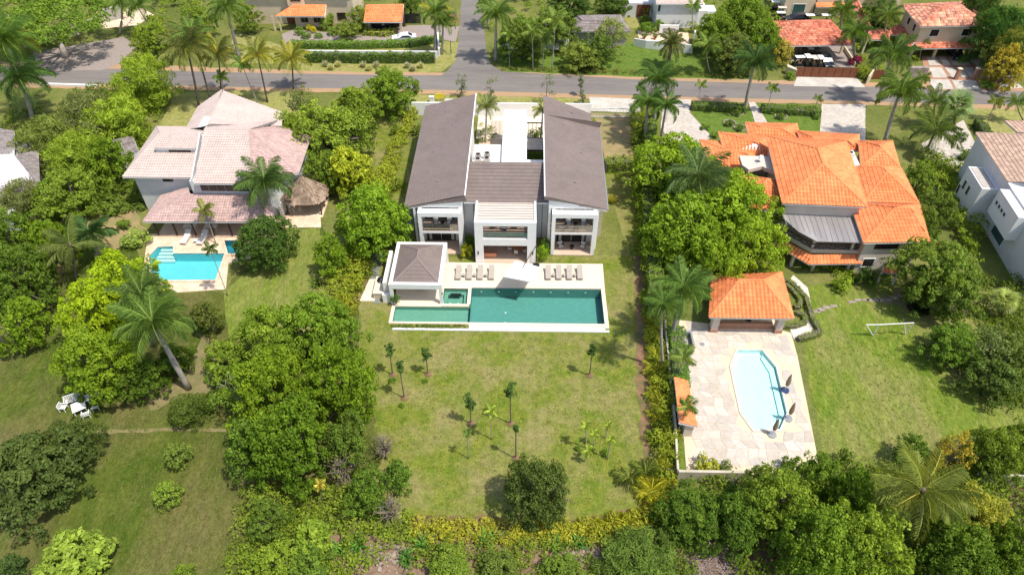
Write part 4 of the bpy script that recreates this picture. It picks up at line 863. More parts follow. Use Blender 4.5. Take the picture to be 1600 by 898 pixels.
def trunk_mesh(name, R, H, r0, cents, nl, seed, m='bark', bare=False):
    r = random.Random(seed); mb = MB(); fork = H*.28
    lean = (r.uniform(-.3, .3), r.uniform(-.3, .3)); mb.tube([(0, 0, -.1), (lean[0]*.4, lean[1]*.4, fork*.5), (lean[0], lean[1], fork)], [r0*1.35, r0, r0*.85], 9)
    ids = r.sample(range(len(cents)), min(nl, len(cents)))
    for i in ids:
        c = cents[i]; mid = (lean[0]+(c[0]-lean[0])*.45+r.uniform(-.3, .3), lean[1]+(c[1]-lean[1])*.45+r.uniform(-.3, .3), fork+(c[2]-fork)*.6+.2)
        mb.tube([(lean[0], lean[1], fork-.1), mid, tuple(c)], [r0*.5, r0*.28, r0*.08], 6)
        if bare or r.random() < .5:
            for _ in range(3 if bare else 1):
                e = (mid[0]+r.uniform(-1, 1)*R*.3, mid[1]+r.uniform(-1, 1)*R*.3, min(H, mid[2]+r.uniform(.2, .5)*R*.5)); mb.tube([mid, e], [r0*.2, r0*.05], 5)
    o = mb.build(name, m, smooth=True); me = o.data; bpy.data.objects.remove(o); ORG.pop(name, None); return me
def make_kind(k, R, H, n, per, cr, leaf, variants, r0, nl=7, m='bark', bare=False, **kw):
    fl = kw.pop('flat', 0); irr = kw.pop('irregular', .25); L = []
    for s in range(variants):
        r = np.random.default_rng(hash(k) % 1 + 100*len(TR)+s); c_, rd = crown_centres(r, n, R, H, cr, flat=fl, irregular=irr)
        if fl: c_[:, 2] = H*(.62+.25*(c_[:, 2]/H))-.10*H*(np.hypot(c_[:, 0], c_[:, 1])/R)
        L.append((leaf_mesh('crown', c_, rd, per, leaf, 50+s, **kw), trunk_mesh('trunk', R, H, r0, c_, nl, s, m, bare)))
    TR[k] = (R, H, L)
make_kind('big', 7, 10, 260, 58, .82, .44, 4, .42, 14, irregular=.36)
make_kind('mid', 4, 6, 140, 46, .56, .34, 4, .24, 10, irregular=.36)
make_kind('fleshy', 4, 6, 150, 30, .6, .6, 3, .24, 7, aspect=.45, irregular=.25)
make_kind('small', 2, 3, 45, 48, .45, .27, 3, .1, 5)
make_kind('shrub', 1.2, 1.5, 26, 40, .32, .19, 3, .05, 4, irregular=.12)
make_kind('ball', 1.0, 1.3, 60, 45, .18, .11, 2, .04, 3, irregular=.0)
make_kind('feather', 4, 6, 110, 80, .75, .55, 3, .14, 6, aspect=.16, droop=.5, up=.2, irregular=.3)
make_kind('umbrella', 8.5, 7.5, 260, 60, .8, .34, 2, .45, 13, 'bark_pale', flat=.9)
make_kind('sparse', 4, 6, 60, 42, .8, .34, 3, .2, 16, 'bark_pale', True, irregular=.35)
make_kind('bare', 2.5, 4.5, 40, 10, .5, .2, 3, .13, 38, 'bark_bare', True, irregular=.35)
cnt = {}
BR, YG, MG, DG, OL, BAM, GY, LG = (.215, .295, .016), (.34, .36, .03), (.125, .195, .018), (.08, .13, .016), (.10, .115, .028), (.215, .29, .04), (.15, .175, .07), (.16, .225, .05)
rt = random.Random(21)
NAMES = {'big': 'broadleaf_tree', 'mid': 'broadleaf_tree', 'fleshy': 'broadleaf_tree', 'small': 'small_tree', 'shrub': 'shrub', 'ball': 'clipped_shrub', 'feather': 'feathery_tree', 'umbrella': 'rain_tree', 'sparse': 'sparse_tree', 'bare': 'bare_tree'}
CATS = {'shrub': 'shrub', 'ball': 'shrub'}
def tree(kind, cx, cy, rp_, H, color, label, group=None, name=None, cat=None, base=None, wide=1.0):
    R0, H0, var = TR[kind]; i = cnt.get(kind, 0); cnt[kind] = i+1; cr, tk = var[i % len(var)]
    hc = H*(.72 if kind == 'umbrella' else .55); X, Y, _ = P(cx, cy, hc); R = rp_*depth(cx, cy, hc)/F
    if base: X, Y, _ = P(*base)
    t = thing(name or NAMES[kind], label, cat or CATS.get(kind, 'tree'), (X, Y, 0), group, rz=rt.random()*6.28)
    t.scale = (R/R0, R/R0*wide, H/H0)
    j = 1+rt.uniform(-.07, .07)
    o = bpy.data.objects.new('crown', cr); COL.objects.link(o); o.parent = t; j *= 1.12; o.color = (color[0]*j*1.0, color[1]*j*1.0, color[2]*.85, 1)
    o2 = bpy.data.objects.new('trunk' if kind not in ('shrub', 'ball') else 'stem', tk); COL.objects.link(o2); o2.parent = t
    return t
# ---- palms
def frond_mesh(seed, L=3.6, n=30, droop=.9, leafl=.75, plume=.5, lw=.055, rise=.25):
    r = np.random.default_rng(seed); q = []; tt = []
    s = np.linspace(0, 1, n+1); ang = rise+(-droop*1.5-rise)*s**1.3; dx = np.cos(ang); dz = np.sin(ang); x = np.concatenate([[0], np.cumsum(dx[:-1])])*L/n; z = np.concatenate([[0], np.cumsum(dz[:-1])])*L/n
    for i in range(n):
        w = .045*(1-s[i])+.012; q += [(x[i], -w, z[i]), (x[i+1], -w, z[i+1]), (x[i+1], w, z[i+1]), (x[i], w, z[i])]; tt.append(.95)
        q += [(x[i], 0, z[i]-w), (x[i+1], 0, z[i+1]-w), (x[i+1], 0, z[i+1]+w), (x[i], 0, z[i]+w)]; tt.append(.95)
    for i in range(2, n+1):
        u = s[i]; ll = leafl*(.45+.75*math.sin(math.pi*min(1, u*.85+.12)))*(1 if u < .93 else .7)
        for sd in (-1, 1):
            for rep in range(2):
                fa = .75+.35*r.random()-.1; dn = -.15-.5*r.random()-.3*abs(r.normal())*plume; upk = plume*r.normal()*.6
                d = np.array([math.cos(fa)*.8, sd*math.sin(fa), dn*.6+upk]); d /= np.linalg.norm(d)
                p0 = np.array([x[i]+r.uniform(-.06, .06), 0, z[i]]); p1 = p0+d*ll*.55; p2 = p0+(d+np.array([0, 0, -.45]))*ll*.98
                wv = np.array([lw, 0, 0.02])
                q += [tuple(p0-wv*.5), tuple(p1-wv), tuple(p1+wv), tuple(p0+wv*.5)]; tt.append(.25+.5*r.random())
                q += [tuple(p1-wv), tuple(p2-wv*.15), tuple(p2+wv*.15), tuple(p1+wv)]; tt.append(.2+.5*r.random())
    return quads_mesh('frond', np.array(q), np.clip(tt, 0, 1), 'palm_leaf')
FR = {'royal': [frond_mesh(s, 3.6, 34, d, .75, .45, .036, .3) for s, d in ((1, .55), (2, .8), (3, 1.05))],
      'coconut': [frond_mesh(s, 3.9, 32, d, .85, .12, .036, .2) for s, d in ((4, .4), (5, .65), (6, .9))],
      'young': [frond_mesh(s, 1.5, 16, d, .5, .25, .05, .2) for s, d in ((7, .5), (8, .8), (9, 1.1))],
      'date': [frond_mesh(s, 2.6, 30, d, .42, .1, .035, .5) for s, d in ((10, .7), (11, .9), (12, 1.1))]}
def fan_mesh(seed):
    r = np.random.default_rng(seed); q = []; tt = []
    q += [(0, -.03, 0), (1.1, -.02, .1), (1.1, .02, .1), (0, .03, 0)]; tt.append(.9)
    for a in np.linspace(-2.2, 2.2, 21):
        d = np.array([math.cos(a), math.sin(a), 0]); n_ = np.array([-d[1], d[0], 0])*.07; p0 = np.array([1.1, 0, .1]); p1 = p0+d*.7+[0, 0, .05]; p2 = p0+d*1.25+[0, 0, -.25-.15*r.random()]
        q += [tuple(p0), tuple(p1-n_), tuple(p2), tuple(p1+n_)]; tt.append(.4+.5*r.random())
    return quads_mesh('frond', np.array(q), tt, 'palm_leaf')
FR['fan'] = [fan_mesh(31), fan_mesh(32), fan_mesh(33)]
FL = {'royal': 3.3, 'coconut': 3.6, 'young': 1.35, 'date': 2.2, 'fan': 2.2}
PG, PY, PD, PO = (.135, .20, .045), (.27, .26, .04), (.065, .12, .03), (.15, .165, .045)
rpm = random.Random(77)
def palm(kind, cx, cy, rp_, base, label, color=PG, n=None, h=None, group=None, wind=(0, 0), name=None, yellow=0.0, trunk_r=None):
    """crown at (cx, cy) in the photograph, trunk foot at base"""
    if base is None:
        h = h or 7; X, Y, _ = P(cx, cy, h); top = Vector((X, Y, h)); bx, by = X, Y
    else:
        bx, by, _ = P(*base)
        if h is None:
            h = 1.0
            for _ in range(40):
                t_ = P(cx, cy, h)[1]-by; h += .25*t_
                h = max(.8, min(16, h))
        top = Vector(P(cx, cy, h))
    loc = (bx, by, 0); t = thing(name or {'royal': 'royal_palm', 'coconut': 'coconut_palm', 'young': 'young_palm', 'date': 'date_palm', 'fan': 'fan_palm'}[kind], label, 'palm', loc, group)
    R = rp_*depth(cx, cy, h)/F; sc = .92*R/FL[kind]
    k = top-Vector(loc); tr = trunk_r or {'royal': .24, 'coconut': .15, 'young': .07, 'date': .26, 'fan': .18}[kind]*max(.6, min(1.2, sc))
    mb = MB(); pts = []; rad = []
    for i in range(8):
        u = i/7; bend = math.sin(u*math.pi*.5)
        pts.append((k.x*(u*.5+bend*.5), k.y*(u*.5+bend*.5), k.z*u-.05*(i == 0))); rad.append(tr*(1.2-.45*u if i else 1.35))
    if kind == 'royal': rad[3] *= 1.15; rad[6] *= .95
    for p in range(len(pts)): pts[p] = tuple(Vector(pts[p])+Vector(loc))
    mb.tube(pts, rad, 9).build('trunk', 'bark_pale' if kind in ('royal', 'young') else 'bark', t, smooth=True)
    if kind in ('royal', 'young'):
        e = Vector(pts[-1]); MB().tube([e, e+Vector((0, 0, .5*sc)), e+Vector((0, 0, 1.0*sc))], [tr*.95, tr*.8, tr*.3], 8).build('crownshaft', 'lawn_lush', t, smooth=True); k = k+Vector((0, 0, .7*sc))
    if kind in ('coconut', 'date'):
        e = Vector(pts[-1]); MB().tube([e, e+Vector((0, 0, .25)), e+Vector((0, 0, .55))], [tr*1.2, tr*2.0, tr*.8], 8).build('crown_base', 'bark', t, smooth=True)
    n = (n+2 if n and kind == 'royal' else n) or {'royal': 19, 'coconut': 20, 'young': 9, 'date': 34, 'fan': 26}[kind]
    for i in range(n):
        u = i/n; el = ((.95-1.45*u) if kind == 'royal' else (1.1-1.6*u)) if kind != 'date' else (1.35-2.1*u); az = i*2.39996+rpm.uniform(-.25, .25)
        vr = FR[kind][min(2, int(u*3))]
        o = bpy.data.objects.new('frond', vr); COL.objects.link(o); o.parent = t; o.location = k
        dv = Vector((math.cos(az)*math.cos(el)+wind[0], math.sin(az)*math.cos(el)+wind[1], math.sin(el)))
        az2 = math.atan2(dv.y, dv.x); el2 = math.atan2(dv.z, math.hypot(dv.x, dv.y))
        o.rotation_euler = (rpm.uniform(-.3, .3), -el2, az2); s_ = sc*rpm.uniform(.85, 1.1); o.scale = (s_,)*3
        j = rpm.uniform(.8, 1.2); c_ = tuple(v*1.22 for v in color)
        if rpm.random() < yellow: c_ = (.36, .35, .06)
        o.color = (c_[0]*j, c_[1]*j, c_[2]*j, 1)
    return t
# ---- arching clumps (areca palms, ginger, grasses): one crown mesh each
def clump_mesh(seed, n=16, L=1.5, leafl=.4, m=10, lw=.035, spread=1.0):
    r = random.Random(seed); qs = []; ts = []
    base = [frond_mesh(seed*10+j, L, m, .6+.35*j, leafl, .2, lw, .3) for j in range(3)]
    for i in range(n):
        me = base[i % 3]; v = np.empty(len(me.vertices)*3, dtype=np.float32); me.vertices.foreach_get('co', v); v = v.reshape(-1, 3).astype(float)
        az = i*2.4+r.uniform(-.3, .3); el = r.uniform(.35, 1.25); s = r.uniform(.7, 1.15); ce, se = math.cos(el), math.sin(el); ca, sa = math.cos(az), math.sin(az)
        x = v[:, 0]*ce-v[:, 2]*se; z = v[:, 0]*se+v[:, 2]*ce; y = v[:, 1]; rr_ = r.uniform(0, .3)*spread
        qs.append(np.stack([ca*(x*s+rr_)-sa*y*s, sa*(x*s+rr_)+ca*y*s, z*s+.1], 1)); b = r.uniform(-.12, .25)
        t_ = np.empty(len(me.polygons), dtype=np.float32); me.attributes['tint'].data.foreach_get('value', t_); ts.append(np.clip(t_+b, 0, 1))
    for me in base: bpy.data.meshes.remove(me)
    return quads_mesh('fronds', np.concatenate(qs), np.concatenate(ts), 'palm_leaf')
CL = {'areca': [clump_mesh(41+s, 18, 1.5, .42, 11) for s in range(3)], 'blade': [], 'tuft': []}
def blade_mesh(seed, n=70, L=1.6, w=.07, bend=.8, base=.35):
    r = random.Random(seed); q = []; tt = []
    for i in range(n):
        az = r.random()*6.28; el = r.uniform(.5, 1.45); l = L*r.uniform(.6, 1.1); bx, by = r.uniform(-base, base), r.uniform(-base, base); b = r.random()
        d = Vector((math.cos(az)*math.cos(el), math.sin(az)*math.cos(el), math.sin(el))); sd_ = Vector((-math.sin(az), math.cos(az), 0))*w
        p0 = Vector((bx, by, 0)); p1 = p0+d*l*.55; p2 = p0+d*l-Vector((-math.cos(az)*.25*l*bend, -math.sin(az)*.25*l*bend, .35*l*bend))
        q += [p0-sd_*.5, p1-sd_, p1+sd_, p0+sd_*.5, p1-sd_, p2-sd_*.1, p2+sd_*.1, p1+sd_]; tt += [b, b]
    return quads_mesh('leaves', np.array([tuple(p) for p in q]), tt, 'leaf')
CL['blade'] = [blade_mesh(s, 46, 1.7, .10) for s in (1, 2, 3)]; CL['tuft'] = [blade_mesh(s, 200, 1.1, .05, .3, .35) for s in (4, 5)]
rc = random.Random(55)
def clump(kind, cx, cy, rp_, color, label, group=None, name='areca_palm', cat='plant', hs=1.0):
    X, Y, _ = P(cx, cy, .6); R = rp_*depth(cx, cy, .6)/F; me = rc.choice(CL[kind])
    o = bpy.data.objects.new(name, me); COL.objects.link(o); o.location = (X, Y, 0); o.rotation_euler = (0, 0, rc.random()*6.28); s = R/1.35; o.scale = (s, s, s*hs)
    j = rc.uniform(.85, 1.15); o.color = (color[0]*j, color[1]*j, color[2], 1); return tag(o, label, cat, group)
# ---- hedges and ground cover
def hedge(pxs, w, h, color, label, top=1.0, dens=70, leaf=.16, name='hedge', seed=1, world=None):
    pts = world or px(pxs); r = np.random.default_rng(seed); P_, T_ = [], []; core = MB()
    for a, b in zip(pts, pts[1:]):
        a = np.array(a); b = np.array(b); L = np.linalg.norm(b-a); d = (b-a)/L; nrm = np.array([-d[1], d[0]]); n = int(L*(w+2*h)*dens)
        u = r.random(n)*L; per = r.random(n)*(w+2*h); top_ = (per > h) & (per < h+w)
        off = np.where(top_, per-h-w/2, np.where(per <= h, -w/2, w/2))+r.normal(size=n)*.05; z = np.where(top_, h*top, np.where(per <= h, per, per-h-w))+r.normal(size=n)*.05
        bump = .08*np.sin(u*1.9+seed)+.05*np.sin(u*4.7); off = off*(1+bump); z = z*(1+bump)
        c = np.stack([a[0]+d[0]*u+nrm[0]*off, a[1]+d[1]*u+nrm[1]*off, np.abs(z)+.02], 1)
        nn = np.stack([nrm[0]*np.sign(off)*(~top_), nrm[1]*np.sign(off)*(~top_), top_*1.0+.35], 1)+r.normal(size=(n, 3))*.4; nn /= np.linalg.norm(nn, axis=1)[:, None]
        t = np.cross(nn, r.normal(size=(n, 3))); t /= np.linalg.norm(t, axis=1)[:, None]; bb = np.cross(nn, t); l = leaf*(.6+.8*r.random(n))[:, None]
        v = np.stack([c-t*l*.6, c+bb*l*.35, c+t*l*.6, c-bb*l*.35], 1); P_.append(v.reshape(-1, 3)); T_.append(r.random(n)*.7+.3*(np.clip(z/h, 0, 1)))
        q = [tuple(a+nrm*w*.4), tuple(a-nrm*w*.4), tuple(b-nrm*w*.4), tuple(b+nrm*w*.4)]; core.prism(q, 0, h*.88)
    V = np.concatenate(P_); o0 = (pts[0][0], pts[0][1], 0); V = V-np.array(o0)
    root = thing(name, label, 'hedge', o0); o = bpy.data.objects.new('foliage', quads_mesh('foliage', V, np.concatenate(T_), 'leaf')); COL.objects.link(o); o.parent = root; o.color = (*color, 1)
    core.build('inner_branches', 'bark', root); return root
def cover(pxs, n, h, color, cr=.45, per=26, leaf=.24, name='undergrowth', seed=1, aspect=.5, zvar=1.0, droop=0):
    r = np.random.default_rng(seed); poly = px(pxs); xs_ = [p[0] for p in poly]; ys_ = [p[1] for p in poly]; c = []
    while len(c) < n:
        x, y = r.uniform(min(xs_), max(xs_)), r.uniform(min(ys_), max(ys_))
        if inside((x, y), poly): c.append((x, y, h*(.25+.75*r.random()**zvar)*(.75+.25*math.sin(x*.9)*math.cos(y*.7))))
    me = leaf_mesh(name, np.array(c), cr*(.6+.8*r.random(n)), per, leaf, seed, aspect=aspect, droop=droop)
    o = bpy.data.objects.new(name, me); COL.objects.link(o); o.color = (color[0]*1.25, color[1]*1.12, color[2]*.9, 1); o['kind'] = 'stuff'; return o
# ================================================ PLANTING
# --- undergrowth belts (uncountable)
cover([(0, 190), (150, 140), (215, 150), (235, 240), (215, 320), (130, 340), (90, 420), (60, 460), (0, 500), (-60, 480), (-60, 200)], 420, 2.2, DG, .9, 34, .38, seed=1)
cover([(190, 130), (262, 120), (275, 150), (240, 200), (222, 255), (190, 262)], 150, 1.6, MG, .6, 34, .32, seed=2)
cover([(128, 315), (190, 285), (235, 300), (232, 330), (140, 338)], 90, 1.4, (.10, .16, .03), .6, 30, .5, seed=3, aspect=.35)
cover([(640, 170), (655, 170), (600, 330), (560, 470), (520, 490), (500, 470), (545, 400), (590, 280)], 420, 1.9, (.19, .25, .03), .55, 34, .28, seed=4)
cover([(985, 165), (1012, 165), (1035, 300), (1040, 480), (1052, 620), (1058, 740), (1030, 760), (1018, 640), (1008, 500), (1000, 380), (985, 250)], 420, 1.7, (.16, .22, .025), .55, 36, .28, seed=5)
cover([(1040, 300), (1110, 280), (1130, 420), (1060, 470), (1042, 420)], 120, 1.6, DG, .7, 30, .3, seed=6)
cover([(380, 770), (500, 750), (640, 800), (640, 850), (560, 900), (520, 1000), (360, 1000), (360, 880)], 420, 1.6, (.13, .20, .025), .6, 36, .26, seed=7)
cover([(655, 850), (760, 840), (860, 850), (870, 1000), (640, 1000)], 130, .9, (.13, .19, .03), .5, 30, .2, seed=8)
cover([(1040, 760), (1150, 752), (1290, 735), (1500, 720), (1620, 700), (1700, 1000), (1180, 1000), (1150, 880), (1060, 810)], 620, 2.2, (.10, .16, .02), .8, 36, .32, seed=9)
cover([(1440, 240), (1500, 265), (1530, 330), (1520, 420), (1470, 330), (1440, 270)], 170, 1.9, MG, .7, 34, .34, seed=10)
cover([(1500, 440), (1600, 440), (1640, 640), (1560, 640), (1540, 560)], 200, 1.6, DG, .7, 34, .32, seed=11)
cover([(-200, -60), (340, -60), (345, 20), (250, 60), (170, 30), (50, 80), (-200, 100)], 420, 2.5, MG, 1.0, 34, .5, seed=12)
cover([(500, -60), (720, -60), (716, 10), (690, 30), (560, 8), (500, 30)], 160, 2.5, MG, .9, 34, .45, seed=13)
cover([(755, -60), (1220, -60), (1210, 60), (1100, 100), (1090, 60), (1000, 30), (760, 50)], 420, 2.2, MG, .9, 34, .45, seed=14)
cover([(1540, -60), (2000, -60), (2000, 140), (1600, 130), (1550, 95), (1540, 30)], 300, 3.0, MG, 1.0, 34, .45, seed=15)
cover([(1310, 20), (1400, 20), (1400, 90), (1440, 100), (1350, 130), (1335, 100), (1310, 60)], 150, 1.6, MG, .7, 32, .35, seed=16)
cover([(780, 106), (1180, 118), (1180, 124), (780, 111)], 200, .55, (.13, .15, .045), .35, 26, .3, 'roadside_grass', seed=17, aspect=.2)
cover([(1255, 405), (1400, 430), (1350, 445), (1250, 420)], 70, 1.0, MG, .5, 30, .25, seed=18)
cover([(640, 812), (800, 816), (900, 818), (1040, 790), (1048, 812), (930, 850), (800, 852), (640, 845)], 260, .9, (.22, .25, .03), .45, 34, .24, 'low_planting', seed=19)
cover([(742, 195), (775, 195), (775, 222), (742, 224)], 24, 1.2, (.13, .18, .03), .5, 30, .25, 'courtyard_planting', seed=20)
cover([(822, 235), (848, 235), (848, 268), (822, 266)], 34, 1.6, (.11, .16, .03), .5, 30, .25, 'courtyard_planting', seed=21)
cover([(822, 205), (848, 205), (848, 226), (822, 226)], 24, 1.2, DG, .5, 30, .25, 'courtyard_planting', seed=22)
cover([(610, 508.3), (728, 508.3), (728, 512.6), (610, 512.6)], 150, .2, (.10, .15, .03), .14, 26, .12, 'trough_planting', seed=23)
cover([(630, 845), (860, 842), (1060, 838), (1070, 900), (1060, 1000), (640, 1000)], 420, 1.0, (.13, .195, .03), .5, 34, .24, seed=24)
cover([(1020, 835), (1090, 815), (1080, 1000), (1000, 1000)], 120, 1.4, (.10, .16, .03), .55, 34, .24, seed=25)
for k_, (pl, n_, c_) in enumerate((([(590, 530), (985, 530), (1000, 780), (700, 805), (620, 700)], 900, (.13, .20, .03)), ([(590, 530), (985, 530), (1000, 780), (700, 805), (620, 700)], 500, (.22, .22, .07)), ([(1250, 540), (1430, 500), (1500, 640), (1440, 690), (1290, 720)], 900, (.13, .21, .03)), ([(0, 520), (330, 640), (360, 720), (370, 900), (180, 900), (150, 690), (0, 640)], 1100, (.085, .13, .02)), ([(200, 700), (380, 690), (360, 900), (210, 900)], 400, (.13, .15, .05)))):
    cover(pl, n_, .07, c_, .22, 7, .11, 'lawn_weeds', seed=60+k_)
# --- rubble, rocks
rs = MB(); rr = random.Random(9)
for k in range(620):
    x, y = rr.choice(((rr.uniform(560, 640), rr.gauss(868, 12)), (rr.uniform(880, 950), rr.gauss(868, 8)), (rr.uniform(1060, 1160), rr.uniform(835, 900))))
    X, Y, _ = P(x, y); s = rr.uniform(.04, .13)*(2 if rr.random() < .05 else 1); rs.prism([(X+s*math.cos(t)*rr.uniform(.7, 1.2), Y+s*math.sin(t)*rr.uniform(.7, 1.2)) for t in (0, 1.3, 2.6, 3.9, 5.2)], 0, s*rr.uniform(.5, 1.1))
o = rs.build('rubble', 'rock', kind='stuff')
for (x, y, s, lab) in ((1097, 852, .75, 'largest pale rock in the rubble at the lower right'), (1083, 846, .4, 'pale rock left of the largest one in the rubble'), (918, 872, .4, 'pale rock on the bare ground right of the dark tree'), (852, 880, .3, 'small pale rock on bare ground below the dark tree'), (922, 866, .25, 'small round rock just above the pale rock right of the dark tree')):
    X, Y, _ = P(x, y); r_ = random.Random(int(x)); m_ = MB()
    pts = [(X+s*math.cos(t)*r_.uniform(.75, 1.1), Y+s*.8*math.sin(t)*r_.uniform(.75, 1.1)) for t in [i*.78 for i in range(8)]]; m_.prism(pts, 0, [s*r_.uniform(.3, .5) for _ in pts]); m_.prism(inset(pts, s*.28), s*.28, [s*r_.uniform(.5, .75) for _ in pts])
    tag(m_.build('rock', 'rock', loc=(X, Y, 0)), lab, 'rock')
br = MB()
for k in range(420):
    x, y = (rr.uniform(1065, 1170), rr.uniform(845, 905)); X, Y, _ = P(x, y); a = rr.random()*6.28; L = rr.uniform(.3, 1.3); br.beam((X, Y, rr.uniform(.02, .3)), (X+L*math.cos(a), Y+L*math.sin(a), rr.uniform(.02, .5)), .03)
br.build('fallen_branches', 'bark_bare', kind='stuff')
